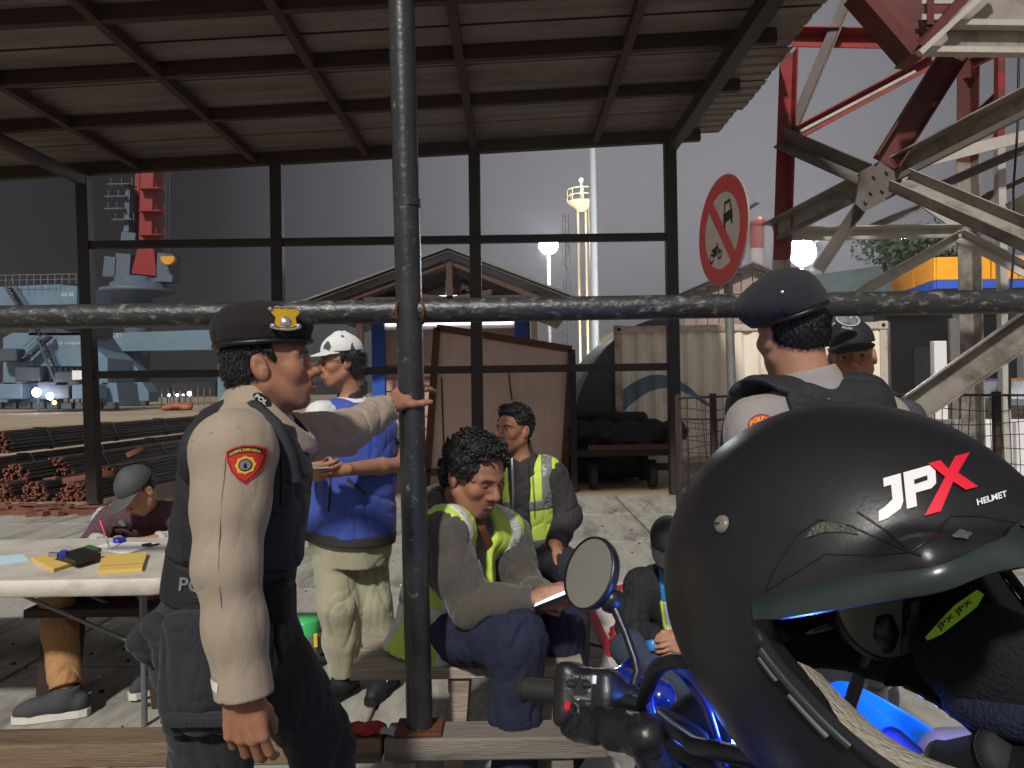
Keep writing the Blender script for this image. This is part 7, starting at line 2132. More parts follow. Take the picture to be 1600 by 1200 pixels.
co, CR = cap_hat(o8, J['head'], HM, s_ * 1.04, M_capk, M_capk, lift=.006, tilt=-.06, brim_len=.08)
CS = SDF(); CS.setf(J['head'], CR, s_ * 1.04); CS.ell((0, -.010, .054), (.083, .105, .088)); CS.setf()
c = at(1325, 499, 2.4); dr = c - A(0, 0, CAM_H); cx_ = unit(A(1, 0, -.18)); cy_ = unit(A(.15, .1, 1))
M_logo = mat('cap logo blue', (52, 80, 150), .7)
el_ = lambda a, b, n=20: np.array([(a * cos(2 * pi * i / n), b * sin(2 * pi * i / n)) for i in range(n)])
lg = decal('cap_logo', CS, c, cx_, cy_, dr, el_(.043, .022), ngon(20), M_pwht, co, .002, 2); decal('logo_field', CS, c, cx_, cy_, dr, el_(.040, .019), ngon(20), M_logo, lg, .003, 2)
V2, F2 = text_fit('London', w=.058, h=.015, bold=.02, shear=.2); decal('logo_lettering', CS, c, cx_, cy_, dr, V2 + np.array([0, -.002]), F2, M_pwht, lg, .004, 0)
V2, F2 = text_fit('ENGLAND', w=.036, h=.007, bold=.02); decal('logo_caption', CS, c, cx_, cy_, dr, V2 + np.array([0, -.030]), F2, M_pwht, lg, .003, 0)
S = SDF(); torso_cloth(S, J, .018, -.06); shoulders(S, J, .07, .074)
for e in 'rl': S.chain([J['sh_' + e], J['el_' + e], J['wr_' + e] - unit(J['wr_' + e] - J['el_' + e]) * .01], [.076, .064, .05], .03); cuff(S, J['wr_' + e] - unit(J['wr_' + e] - J['el_' + e]) * .01, J['wr_' + e] - J['el_' + e])
S.folds(.012, (11, 11, 7), seed=51); solid('jacket', S, .007, mat('plum jacket cloth', (64, 58, 70), .85, var=.1, wrinkle=.35), o8)
S = SDF(); torso_cloth(S, J, .012, -.10, .06); add_legs(S, J, (.10, .08, .072, .068), .05, .02); S.folds(.012, (10, 10, 5)); solid('trousers', S, .009, M_navy, o8)
for e in 'rl': shoe(o8, J['an_' + e], J['toe_' + e], (M_blksh, M_solek), 1.0)

# ================================================================== TABLE, BENCHES, SMALL THINGS
M_ttop = mat('stained white table plastic', (196, 190, 178), .55, var=.08, scale=3, dirt=(138, 122, 104), dscale=4, damt=.5, bump=.1, bscale=40)
M_leg = mat('grey table steel', (118, 122, 126), .4, .5, var=.15)
tx1 = at(264, 905, 2.96)[0]; TZ = 0.722
tb = thing('folding_table', (tx1 - 1.0, 3.4, 0), 'stained white folding table with papers and envelopes on it', 'table')
def rrect(x0, x1, y0, y1, r, n=6):
    P = []
    for cx, cy, a0 in ((x1 - r, y1 - r, 0), (x0 + r, y1 - r, 90), (x0 + r, y0 + r, 180), (x1 - r, y0 + r, 270)):
        for k in range(n + 1): a = radians(a0 + 90 * k / n); P.append((cx + r * cos(a), cy + r * sin(a)))
    return P
pr = rrect(tx1 - 2.35, tx1, 2.95, 3.82, .07)
def inset(P, d):
    c = np.mean(P, 0); return [tuple(c + (np.array(p) - c) * (1 - d / np.abs(np.array(p) - c).clip(.2))) for p in P]
B = MB()
pi_ = inset(pr, .008)
rows = [[A(x, y, TZ) for x, y in pi_], [A(x, y, TZ - .008) for x, y in pr], [A(x, y, TZ - .060) for x, y in pr], [A(x, y, TZ - .068) for x, y in pi_]]
B.grid(rows, True, close=True); B.add(rows[0], [tuple(range(len(pr)))]); B.add(rows[-1], [tuple(range(len(pr)))[::-1]])
B.build('tabletop', M_ttop, tb)
for x, y in ((tx1 - .26, 3.27), (tx1 - .26, 3.55), (tx1 - 2.05, 3.27), (tx1 - 2.05, 3.55)):
    MB().tube([A(x, y, TZ - .06), A(x, y, .30)], .016, 10).tube([A(x, y, .30), A(x, y, .0)], .013, 10).build('leg', M_leg, tb)
for y in (3.29, 3.53):
    MB().tube([A(tx1 - .28, y, .34), A(tx1 - .95, y, TZ - .08)], .010, 8).build('brace', M_leg, tb)
    MB().tube([A(tx1 - 2.03, y, .34), A(tx1 - 1.35, y, TZ - .08)], .010, 8).build('brace', M_leg, tb)
for x in (tx1 - .26, tx1 - 2.05): MB().tube([A(x, 3.27, .2), A(x, 3.55, .2)], .010, 8).build('stretcher', M_leg, tb)
MB().tube([A(tx1 - .18, 3.30, .0), A(tx1 - .18, 3.30, .22)], .022, 10).build('foot_sleeve', M_black, tb)
def on_table(px, py, z=None): return on_ground(px, py, (TZ if z is None else z))
M_env = mat('manila paper', (212, 178, 96), .75, var=.06, scale=8); M_lblue = mat('pale blue paper', (186, 214, 224), .8, var=.03); M_grnb = mat('green booklet', (58, 92, 62), .7)
M_wal = mat('dark leather', (34, 28, 28), .5, var=.2); M_bluep = mat('blue plastic', (30, 54, 160), .4); M_redp = mat('red plastic', (196, 32, 44), .35)
def sheet(name, px4, z0, th, m, label, cat):
    P = [on_ground(px, py, TZ + z0) for px, py in px4]; c = np.mean(P, 0)
    return MB().prism(P, A(0, 0, th)).build(name, m, base=c, label=label, category=cat)
sheet('paper', [(-30, 888), (-30, 872), (36, 867), (47, 877)], .001, .004, M_lblue, 'pale blue paper at the left edge of the table', 'paper')
sheet('envelope', [(48, 876), (92, 868), (128, 880), (84, 894)], .001, .014, M_env, 'yellow envelope under the dark wallet on the table', 'envelope')
e2 = sheet('envelope', [(153, 898), (160, 872), (230, 868), (222, 893)], .001, .016, M_env, 'yellow envelope right of the wallet, nearest the table end', 'envelope')
a_, b_ = on_ground(157, 884, TZ + .0175), on_ground(226, 880, TZ + .0175)
MB().bar(a_, b_, .004, .0008).build('fold_line', M_seam, e2)
sheet('paper', [(140, 858), (182, 848), (250, 851), (200, 867)], .001, .008, M_paper, 'white paper sheets the man in the grey cap writes on', 'paper')
sheet('booklet', [(118, 862), (140, 854), (160, 860), (140, 868)], .001, .010, M_grnb, 'green booklet behind the dark wallet on the table', 'booklet')
w_ = sheet('wallet', [(88, 874), (130, 862), (158, 872), (118, 884)], .017, .022, M_wal, 'dark leather wallet lying across the yellow envelope', 'wallet')
q = on_table(92, 871, TZ + .03); st_ = thing('stamp', q, 'small rubber stamp with blue body on the yellow envelope', 'stamp')
MB().box(q + A(.02, 0, .01), (.03, .035, .04), rotz(.4), .004).build('stamp_body', M_bluep, st_); MB().tube([q + A(.0, 0, .01), q + A(-.045, .01, .012)], .012, 10).build('stamp_handle', M_silv, st_)
q = on_table(182, 852); o = MB().lathe(q + A(0, .03, .0), [(.018, 0), (.03, 0), (.03, .03), (.018, .03), (.018, 0)], (0, 0, 1), 18).build('tape_roll', M_bluep, base=q, label='blue roll of tape on the table by the writing hand', category='tape')
q = o3_hand = J3_pen = on_table(172, 858, TZ + .012)
pn = thing('pen', q, 'red and white pen in the writing hand', 'pen')
MB().tube([q, q + A(-.03, .02, .055)], [.002, .005], 8).build('pen_tip', M_paper, pn); MB().tube([q + A(-.03, .02, .055), q + A(-.072, .05, .125)], .0055, 8).build('pen_barrel', M_redp, pn)
q = on_table(222, 853, TZ + .012); MB().tube([q, q + A(.05, -.01, .004), q + A(.07, .02, .004)], .005, 6).tube([q + A(-.01, .02, 0), q + A(.03, .03, .004)], .006, 6).build('keys', M_black, base=q, label='dark bunch of keys on the white sheets', category='keys')
# benches
def bench(label, x0, x1, y0, y1, z, m, legs, m2=None):
    t = thing('bench', ((x0 + x1) / 2, (y0 + y1) / 2, 0), label, 'bench'); n = 2; w = (y1 - y0) / n
    for k in range(n): MB().box(((x0 + x1) / 2, y0 + w * (k + .5), z - .02), (x1 - x0, w - .012, .04), bev=.004).build('plank', m, t)
    for x in legs:
        for y in (y0 + .05, y1 - .05): MB().bar(A(x + (.04 if x == legs[0] else -.04), y, z - .04), A(x, y, 0), .065, .05, up=(0, 1, 0)).build('leg', m2 or m, t)
        MB().box((x + .02, (y0 + y1) / 2, z - .075), (.05, y1 - y0 - .1, .06)).build('cross_bar', m2 or m, t)
    return t
M_pale = mat('pale bench wood', (158, 146, 130), .8, var=.25, scale=5, bump=.4, bscale=30, stretch=(.6, 5, 5), dirt=(96, 84, 74), dscale=4, damt=.6)
bench('pale wooden bench under the heavy-set man', at(664, 1010, 2.7)[0] - .25, at(902, 1010, 2.85)[0], 2.58, 2.98, .485, M_pale, (at(704, 1010, 2.7)[0], at(868, 1010, 2.8)[0]))
bench('wooden bench under the young man in dark jacket', at(770, 900, 3.7)[0], at(905, 900, 3.7)[0] + .05, 3.58, 3.95, .52, M_plank2, (at(785, 900, 3.7)[0], at(890, 900, 3.7)[0]))
bench('dark long bench behind the folding table', tx1 - 2.6, tx1 + .05, 4.05, 4.4, .46, M_frame2, (tx1 - 2.2, tx1 - .2))
bench('low grey plank seat under the writing man, below the table', at(52, 960, 3.5)[0], at(285, 960, 3.6)[0], 3.42, 3.72, .47, M_frame2, (at(75, 960, 3.5)[0], at(270, 960, 3.6)[0]))
# bin, mat, cable, shoes under the beam
M_bin = mat('translucent green plastic', (70, 186, 110), .35, var=.08); M_binb = mat('grey green bin', (84, 96, 84), .5)
q = on_ground(482, 1045); bn = thing('waste_bin', q, 'small waste bin with a bright green lid at the feet of the blue-vest man', 'bin')
zb_ = at(478, 988, q[1])[2]
MB().lathe(q, [(0, 0), (.055, 0), (.075, zb_), (.0, zb_)], n=20).build('bucket', M_binb, bn)
MB().lathe(q + A(-.02, 0, zb_), [(.082, 0), (.082, .06), (.076, .075), (0, .078)], n=20).build('lid', M_bin, bn); MB().box(q + A(.06, -.07, zb_ - .02), (.02, .02, .07), bev=.004).build('clip', M_pyel, bn)
M_matw = mat('white banner vinyl', (206, 198, 192), .5, var=.08, scale=4); M_matr = mat('red banner print', (176, 40, 48), .5)
G4 = [on_ground(905, 925), on_ground(1000, 905), on_ground(1120, 1062), on_ground(955, 1045)]
mt_ = thing('ground_mat', np.mean(G4, 0), 'white banner with red bands spread on the ground as a mat', 'mat')
def quad(f0, f1, g0, g1, dz): 
    P = lambda f, g_: (G4[0] * (1 - f) + G4[1] * f) * (1 - g_) + (G4[3] * (1 - f) + G4[2] * f) * g_ + A(0, 0, dz)
    return [P(f0, g0), P(f1, g0), P(f1, g1), P(f0, g1)]
MB().add(quad(0, 1, 0, 1, .008) + quad(0, 1, 0, 1, .004), [(0, 1, 2, 3), (4, 5, 6, 7)]).build('banner', M_matw, mt_)
for f0, f1, g0, g1 in ((.05, .95, .04, .12), (.1, .5, .2, .28), (.0, .1, .3, .9)): MB().add(quad(f0, f1, g0, g1, .012), [(0, 1, 2, 3)]).build('red_band', M_matr, mt_)
S = SDF(); q = on_ground(985, 1012); 
for k in range(5): S.ell(q + A(.03 * k - .05, .03 * (k % 2), .07 + .02 * (k % 3)), (.07, .07, .06), .04)
S.folds(.03, (14, 14, 14)); solid('red_bundle', S, .008, M_matr, base=q, label='red cloth bundle on the banner mat by the crouched person', category='bundle')
pts = [on_ground(x, y, .006) for x, y in ((880, 985), (905, 1002), (940, 1010), (1000, 1012), (1030, 1030))]
MB().tube(pts, .006, 6).build('power_cable', M_cable, base=pts[0], label='black cable lying across the concrete beside the mat', category='cable')
def loose_shoe(px, py, ang, m, label):
    q = on_ground(px, py); t = thing('canvas_shoe', q, label, 'shoe'); shoe(t, q + A(0, 0, .1), q + A(.16 * cos(ang), .16 * sin(ang), .03), m, 1.0)
loose_shoe(150, 1192, 2.6, (M_sand, M_solew), 'grey shoe on the ground under the left end of the wooden beam')
# ------------------------------------------------------------------ wire mesh pens, right
M_wire = mat('dark wire', (62, 56, 52), .5, .5, var=.2)
def mesh_panel(px0, py0, px1, py1, d, label, bot):
    a, b = at(px0, py0, d), at(px1, py1, d + .1); t = thing('mesh_fence', A((a[0] + b[0]) / 2, d, 0), label, 'fence')
    r_ = random.Random(int(px0)); B = MB(); L = np.linalg.norm(b - a); n = int(L / .075)
    for k in range(n + 1):
        p = a + (b - a) * k / n; o_ = r_.uniform(-.02, .02)
        B.tube([p, A(p[0] + o_ + .03 * sin(k * .7), p[1] + .02 * sin(k), (p[2] + bot) / 2), A(p[0] + o_, p[1], bot)], .0035, 4, caps=False)
    for k in range(int((a[2] - bot) / .11)):
        z = -k * .11; B.tube([a + (b - a) * f + A(0, .01 * sin(9 * f), z + .02 * sin(f * 8 + k) * (k > 0)) for f in np.linspace(0, 1, 9)], .0035, 4, caps=False)
    B.build('wire_mesh', M_wire, t)['kind'] = 'stuff'
    MB().tube([a, b], .012, 6).build('top_wire', M_wire, t)
    for p in (a, (a + b) / 2, b): MB().bar(A(p[0], p[1] + .03, 0), p + A(0, .03, .03), .05, .05, up=(0, 1, 0)).build('post', M_frame2, t)
mesh_panel(1398, 617, 1720, 618, 5.9, 'wire mesh fence right of the officers, in front of the lattice tower foot', .25)
mesh_panel(1060, 622, 1170, 618, 6.6, 'wire mesh pen left of the sign pole, by the container', .2)
mesh_panel(1062, 655, 1215, 655, 7.6, 'second wire mesh pen behind the first, before the container', .2)
# ------------------------------------------------------------------ street behind the tower
M_dkb = mat('dark street backdrop', (40, 38, 40), .7, var=.3, scale=.6)
q0, q1 = at(1396, 600, 36), at(1800, 600, 36)
sf = thing('street_backdrop', A((q0[0] + q1[0]) / 2, 37, 0), 'added dark street building under the yellow canopy', 'backdrop')
MB().box(((q0[0] + q1[0]) / 2, 38, 2.6), (q1[0] - q0[0], 3, 5.2)).build('wall', M_dkb, sf)  # added dark box standing in for the unlit street
for k in range(5): MB().box((q0[0] + 2 + k * 2.3, 36.46, 1.9), (1.5, .06, 2.6)).build('backdrop_pane', mat('dim window', (60, 62, 70), .2), sf)
def post(px, y0, d, w, m, label, cat='post', nm='kiosk_post', y1=None):
    t_ = at(px, y0, d); b_ = 0 if y1 is None else at(px, y1, d)[2]
    return MB().box((t_[0], d, (t_[2] + b_) / 2), (w, w * .6, t_[2] - b_), bev=.01).build(nm, m, base=A(t_[0], d, b_), label=label, category=cat)
post(1466, 533, 14, .24, M_officew, 'white kiosk column seen between the tower legs')
post(1488, 498, 15, .15, M_galv, 'slim grey signal post right of the white kiosk column')
post(1387, 503, 13.2, .07, M_galv, 'thin steel post at the right end of the container')
lb = thing('road_barrier', A(at(1490, 690, 10.5)[0], 10.5, 0), 'white concrete road barrier blocks behind the mesh fence', 'barrier')
for px in (1452, 1500, 1548, 1600):
    q = at(px, 660, 10.5); MB().box((q[0], 10.5, q[2] / 2 + .02), (.42, .35, q[2] + .04), bev=.03).build('block', M_officew, lb)
dv = 18.0
M_carp = mat('dark car paint', (28, 28, 34), .25, coat=.6); M_tail = mat('tail lamp', (255, 20, 40), .3, emit=(255, 24, 48), estr=5)
q = at(1598, 600, dv); cr_ = thing('parked_car', A(q[0], dv, 0), 'dark car with a glowing red tail lamp at the right edge', 'car')
cx0 = q[0] + .9
prof = [(-.9, .35), (-.9, .85), (-.78, 1.0), (-.62, 1.45), (-.4, 1.52), (.4, 1.52), (.62, 1.45), (.78, 1.0), (.9, .85), (.9, .35)]
MB().prism([A(cx0 + x, dv, z) for x, z in prof], A(0, 4.0, 0)).build('body', M_carp, cr_)
for x in (-.64, .64): MB().box((cx0 + x, dv - .02, 1.02), (.42, .05, .12), bev=.02).build('tail_lamp', M_tail, cr_)
MB().box((cx0, dv - .02, 1.27), (1.05, .02, .30)).build('rear_window', mat('car glass', (20, 22, 26), .1), cr_)
for x in (-.78, .62):
    for y in (.7, 3.2): MB().lathe((cx0 + x, dv + y, .32), [(0, 0), (.32, 0), (.32, .18), (0, .18)], (1, 0, 0), 20).build('wheel', M_black, cr_)
MB().box((cx0, dv - .015, .62), (.46, .02, .12)).build('number_plate', M_pwht, cr_)

# scraps and dust on the concrete
lt_ = MB(); r_ = random.Random(12)
for k in range(90):
    x, y = r_.uniform(-3.2, 3.0), r_.uniform(2.6, 8.6); s_ = r_.uniform(.008, .035)
    lt_.box((x, y, .006), (s_, s_ * r_.uniform(.3, .9), .006), rotz(r_.uniform(0, 3)))
lt_.build('litter', M_paper, base=(0, 5, 0), kind='stuff', label='small pale scraps of litter scattered over the concrete', category='litter')
M_drk = mat('dark gravel crumbs', (58, 52, 46), .9)
lt_ = MB()
for k in range(420):
    x, y = r_.uniform(-4, 3.4), r_.uniform(2.5, 9.2); s_ = r_.uniform(.006, .022)
    lt_.box((x, y, .004), (s_, s_ * r_.uniform(.5, 1), s_ * .7), rotz(r_.uniform(0, 3)))
lt_.build('crumbs', M_drk, base=(0, 5, 0), kind='stuff', label='dark grit and crumbs strewn across the concrete', category='grit')

# ================================================================== MOTORCYCLE (rider's view of the bars) AND THE HELMET HUNG ON ITS MIRROR
M_plastic = mat('black bike plastic', (24, 24, 27), .38, var=.12, bump=.1, bscale=120)
M_rubber = mat('grip rubber', (28, 28, 28), .75, var=.15)
M_bblue = mat('glossy blue bike paint', (16, 38, 128), .18, coat=.8, var=.04)
M_bsky = mat('bright blue bike paint', (24, 120, 226), .25, coat=.6, var=.04)
M_chrome = mat('worn chrome', (170, 172, 176), .22, .9, var=.1)
M_mirr = mat('mirror glass', (150, 152, 144), .22, 0.55, var=.03)
M_steel = mat('dark bike steel', (70, 72, 78), .35, .8)
M_led = mat('blue led', (40, 90, 255), .3, emit=(50, 110, 255), estr=30)
M_tyre = mat('tyre', (22, 22, 22), .85)
f_ = unit(A(.80, .60, 0)); r__ = A(f_[1], -f_[0], 0)
cl = at(1085, 1165, .90)
bk = thing('motorcycle', A(cl[0], cl[1], 0), 'blue and black motorcycle seen from the rider side, with round mirrors and blue lights', 'motorcycle')
bar_pts = [at(822, 1076, 1.17), at(900, 1084, 1.13), at(1000, 1100, 1.05), at(1050, 1140, .97), cl, cl + r__ * .10 + A(0, 0, .02), at(1400, 1205, .70), at(1560, 1180, .585)]
MB().tube(bar_pts, .0112, 12).build('handlebar', M_steel, bk)
def grip(a, b):
    B = MB(); n = 26; d = b - a; pts = []; rs = []
    for k in range(n + 1):
        pts.append(a + d * k / n); rs.append(.0168 if k % 2 else .0180)
    pts = [a - d * .02] + pts + [b + d * .02]; rs = [.0215] + rs + [.020]
    B.tube(pts, rs, 16).lathe(a, [(0, -.012), (.016, -.012), (.0205, -.006), (.0205, 0)], unit(d), 16); return B.build('grip', M_rubber, bk)
grip(bar_pts[0], at(892, 1083, 1.135)); grip(bar_pts[-1], at(1480, 1195, .635))
# left switch housing
hc = at(924, 1085, 1.10); ub = unit(bar_pts[1] - bar_pts[0]); toc = unit(A(0, 0, CAM_H) - hc); zz = unit(toc - ub * np.dot(toc, ub)); yy = np.cross(zz, ub)
if yy[2] < 0: yy = -yy
HR = np.stack([ub, yy, zz], 1)
S = SDF(); S.setf(hc, HR); S.rbox((0.0, 0, 0), (.042, .037, .028), .014); S.rbox((-.036, -.004, .0), (.012, .044, .032), .010); S.cap((.03, -.0, .0), (.055, .0, -.01), .026, .020, .02)
S.rbox((-.012, .004, .026), (.022, .024, .006), .004, .004); S.setf(); hs = solid('switch_housing', S, .0025, M_plastic, bk)
L_ = lambda x, y, z: hc + HR @ A(x, y, z)
MB().box(L_(-.018, .012, .034), (.016, .011, .008), HR, .003).build('switch', M_steel, hs); MB().box(L_(.006, .013, .034), (.014, .010, .008), HR, .003).build('switch', M_steel, hs)
MB().box(L_(.000, -.006, .033), (.028, .007, .006), HR, .002).build('switch', M_chrome, hs)
MB().lathe(L_(-.012, -.021, .028), [(.0085, 0), (.0085, .006), (.0065, .008)], zz, 16).build('button_ring', M_chrome, hs); MB().box(L_(-.023, -.019, .032), (.010, .014, .010), HR, .003).build('button', M_redp, hs)
M_prt = mat('faint grey print', (150, 150, 152), .6)
B = MB(); text_at(B, 'HI  LO', L_(-.004, .022, .0325), ub, yy, w=.022, h=.004); B.build('switch_print', M_prt, hs)
MB().box(L_(.016, .020, .030), (.006, .012, .003), HR, .001).build('stripe', M_officew, hs); MB().box(L_(.030, -.022, .024), (.012, .012, .004), HR, .003).build('bezel', M_chrome, hs)
# lever perch and clutch lever in front of the grip
MB().tube([L_(.03, .01, -.03), L_(-.02, .0, -.052), L_(-.10, -.006, -.062), L_(-.155, -.004, -.055)], [.011, .010, .007, .007], 10).build('lever', M_chrome, bk)
S = SDF(); S.cap(at(905, 1125, 1.10), at(965, 1140, 1.02), .030, .024, .02); S.cap(at(965, 1140, 1.02), at(1010, 1150, .98), .024, .03, .02); S.folds(.006, (30, 30, 30)); solid('cable_boot', S, .004, M_plastic, bk)
# mirrors
def mirror(c, up_img, minor_img, cosr, rad, joint, stem):
    toc = unit(A(0, 0, CAM_H) - c); u = unit(c_r * up_img[0] + c_u * up_img[1]); u = unit(u - toc * np.dot(u, toc)); m_ = np.cross(u, toc); m_ = m_ if np.dot(m_, c_r * minor_img) > 0 else -m_
    n = unit(toc * cosr + m_ * math.sqrt(1 - cosr * cosr))
    sh = MB().lathe(c - n * .002, [(rad * .975, .004), (rad * 1.03, .005), (rad * 1.05, -.002), (rad * 1.0, -.012), (rad * .8, -.022), (rad * .4, -.029), (0, -.031)], n, 40).build('mirror', M_plastic, bk)
    MB().lathe(c, [(0, .001), (rad * .98, .0008)], n, 40, False).build('mirror_glass', M_mirr, sh)
    MB().tube([c - n * .026, joint], [.016, .017], 14).lathe(joint, [(0, -.02), (.014, -.016), (.019, 0), (.014, .016), (0, .02)], unit(joint - c + A(0, 0, .3)), 14).build('mirror_joint', M_plastic, sh)
    MB().tube(stem, [.0085] + [.0062] * (len(stem) - 1), 10).build('mirror_stem', M_plastic, bk)
    return n
mirror(at(920, 895, 1.20), (.29, .957), -1, .62, .0575, at(956, 938, 1.17), [at(958, 944, 1.165), at(978, 990, 1.14), at(992, 1030, 1.12), at(996, 1050, 1.11), at(986, 1084, 1.09)])
MB().tube([at(985, 1078, 1.09), at(983, 1100, 1.085)], .012, 8).build('clamp_nut', M_chrome, bk)
MB().box(at(975, 1100, 1.085), (.05, .035, .035), HR, .006).build('mirror_clamp', M_plastic, bk)
mirror(at(1388, 925, .665), (.1, .99), 1, .75, .0575, at(1370, 985, .67), [at(1366, 990, .672), at(1345, 1050, .68), at(1328, 1100, .69), at(1318, 1200, .70)])
# screen, cables, cowls
S = SDF(); S.cap(at(962, 1072, 1.25), at(992, 1030, 1.30), .022, .010, .01); S.cap(at(962, 1072, 1.25), at(1030, 1090, 1.22), .022, .03, .02); solid('side_shield', S, .004, M_bblue, bk)
def hose(pts, r, m=M_plastic): 
    P = [at(*p) for p in pts]; Q = []
    for i in range(len(P) - 1):
        p0, p1, p2, p3 = P[max(i - 1, 0)], P[i], P[i + 1], P[min(i + 2, len(P) - 1)]
        for t in np.linspace(0, 1, 6)[:-1]: Q.append(.5 * (2 * p1 + (p2 - p0) * t + (2 * p0 - 5 * p1 + 4 * p2 - p3) * t * t + (3 * p1 - p0 - 3 * p2 + p3) * t ** 3))
    Q.append(P[-1]); return MB().tube(Q, r, 8).build('hose', m, bk)
hose([(1000, 1130, 1.05), (1010, 1080, 1.0), (1030, 1042, .95), (1070, 1034, .90), (1115, 1056, .88), (1150, 1100, .86), (1180, 1170, .84)], .010)
hose([(1040, 1200, .98), (1022, 1130, 1.0), (1012, 1070, 1.02), (1028, 1036, 1.04), (1062, 1046, 1.0), (1100, 1100, .96), (1130, 1200, .92)], .0075, M_bblue)
hose([(940, 1125, 1.09), (985, 1150, 1.05), (1040, 1180, 1.0), (1080, 1230, .95)], .006); hose([(985, 1100, 1.08), (1040, 1115, 1.02), (1100, 1150, .98), (1130, 1215, .95)], .006)
hose([(920, 1140, 1.2), (950, 1165, 1.2), (1000, 1160, 1.15), (1060, 1185, 1.1)], .004, M_steel)
def cowl(name, pts, rs, m, fold=0, k=.03):
    S = SDF(); P = [at(*p) for p in pts]; S.chain(P, rs, k); return solid(name, S, .005, m, bk)
cowl('instrument_cowl', [(1045, 1150, 1.08), (1110, 1140, 1.06), (1170, 1165, 1.0)], [.03, .05, .05], M_plastic)
cowl('headlight_fairing', [(1030, 1215, 1.15), (1080, 1180, 1.22), (1150, 1200, 1.25)], [.04, .075, .07], M_bblue)
cowl('side_fairing', [(1190, 1180, 1.05), (1240, 1230, 1.05), (1290, 1290, 1.05)], [.03, .05, .06], M_bblue)
# front mudguard / beak: a long curved blue shell
rows = []
for i in range(13):
    t = i / 12; c = at(1318 + 175 * t, 1085 + 150 * t + 20 * t * t, 1.18 - .10 * t); sx_ = unit(A(.55, -.75, .25)); up_ = unit(A(-.2, -.3, .9)); w_ = .035 + .045 * sin(pi * min(1, t * 1.3) * .5)
    rows.append([c + sx_ * w_ * sin(a) + up_ * w_ * .75 * cos(a) for a in np.linspace(-1.7, 1.7, 13)])
MB().grid(rows).grid([[q - unit(A(-.2, -.3, .9)) * .004 for q in r_] for r_ in rows]).build('front_mudguard', M_bsky, bk)
cowl('mudguard_vent', [(1395, 1155, 1.06), (1425, 1190, 1.04)], [.018, .024], M_bblue)
cowl('headlight', [(1490, 1195, 1.06), (1525, 1190, 1.05)], [.05, .045], mat('lilac grey plastic', (140, 132, 156), .4))
# running gear (mostly below the frame)
cl0 = cl; lean = A(-.05, 0, 0)
fwc = cl + f_ * .42; fwc[2] = .30; rwc = cl - f_ * .84; rwc[2] = .30
def wheel(c, nm):
    R_ = .255; w = MB()
    rows = [[c + (R_ + .045 * cos(b)) * (cos(a) * f_ + sin(a) * A(0, 0, 1)) + r__ * .05 * sin(b) for b in np.linspace(0, 2 * pi, 11)[:-1]] for a in np.linspace(0, 2 * pi, 33)]
    wo = w.grid(rows, True, close=True).build('wheel', M_tyre, bk)
    B = MB(); B.lathe(c - r__ * .03, [(.0, 0), (.05, 0), (.05, .06), (0, .06)], r__, 14)
    for k in range(6): B.bar(c, c + .225 * (cos(k * pi / 3) * f_ + sin(k * pi / 3) * A(0, 0, 1)), .03, .02)
    B.build('rim', M_steel, wo)
wheel(fwc, 'f'); wheel(rwc, 'r')
for s_ in (-1, 1): MB().tube([cl + r__ * .09 * s_ + A(0, 0, -.02), fwc + r__ * .09 * s_], [.022, .026], 12).build('fork', M_steel, bk)
S = SDF(); S.cap(cl - f_ * .18 + A(0, 0, -.20), cl - f_ * .45 + A(0, 0, -.24), .13, .10, .05); solid('fuel_tank', S, .012, M_bblue, bk)
S = SDF(); S.cap(cl - f_ * .50 + A(0, 0, -.27), cl - f_ * 1.05 + A(0, 0, -.20), .10, .09, .05); S.half(cl - f_ * .7 + A(0, 0, -.17), A(0, 0, 1), .01); solid('seat', S, .012, M_rubber, bk)
S = SDF(); S.rbox(cl - f_ * .34 + A(0, 0, -.62), (.17, .15, .15), .05); solid('engine', S, .014, M_steel, bk)
MB().tube([cl + A(0, 0, -.06), cl - f_ * .12 + A(0, 0, -.3), cl - f_ * .45 + A(0, 0, -.7), rwc], .03, 8).build('frame', M_steel, bk)
leds = [at(1000, 1186, 1.0), at(1151, 1160, .93)]
for c, s_ in zip(leds, (.0075, .0065)):
    MB().lathe(c, [(0, -s_), (s_ * .7, -s_ * .7), (s_, 0), (s_ * .7, s_ * .7), (0, s_)], unit(A(0, -1, .4)), 12).build('led_lamp', M_led, bk)
for c, e_ in ((leds[0] + A(0.01, -.03, .03), 1.1), (leds[1] + A(.03, .02, .03), 1.6), (at(1330, 1200, 1.0), 2.4), (at(1000, 1110, 1.25), .5)):
    ld = bpy.data.lights.new('blue_led_light', 'POINT'); ld.energy = e_; ld.color = (.05, .16, 1.0); ld.shadow_soft_size = .02
    lo = bpy.data.objects.new('blue_led_light', ld); COL.objects.link(lo); lo.location = tuple(c)

# ------------------------------------------------------------------ helmet
M_hel = mat('matt black helmet shell', (27, 27, 29), .36, var=.10, scale=6, bump=.03, bscale=300, dirt=(40, 40, 42), dscale=9, damt=.5)
M_trim = mat('grey green visor trim', (40, 50, 49), .28, var=.1)
M_pad = mat('black helmet padding', (22, 23, 28), .95, bump=.4, bscale=300)
M_padb = mat('dark blue padding', (24, 34, 58), .95, bump=.5, bscale=260)
M_net = mat('beige airmesh', (164, 156, 140), .85, var=.12, bump=.6, bscale=200)
M_neon = mat('neon green tag', (160, 220, 30), .6)
dh = .60
hc = at(1335, 922, dh)
UH = unit(A(-.20, .06, .97)); FH = unit(A(.50, -.86, -.02)); FH = unit(FH - UH * np.dot(FH, UH)); RH = np.cross(FH, UH); HMx = np.stack([RH, FH, UH], 1)
hel = thing('helmet', hc - A(0, 0, .17), 'matt black full-face helmet with a white and red logo, hung on the motorcycle mirror', 'helmet')
RX, RY, RZ = .140, .158, .152
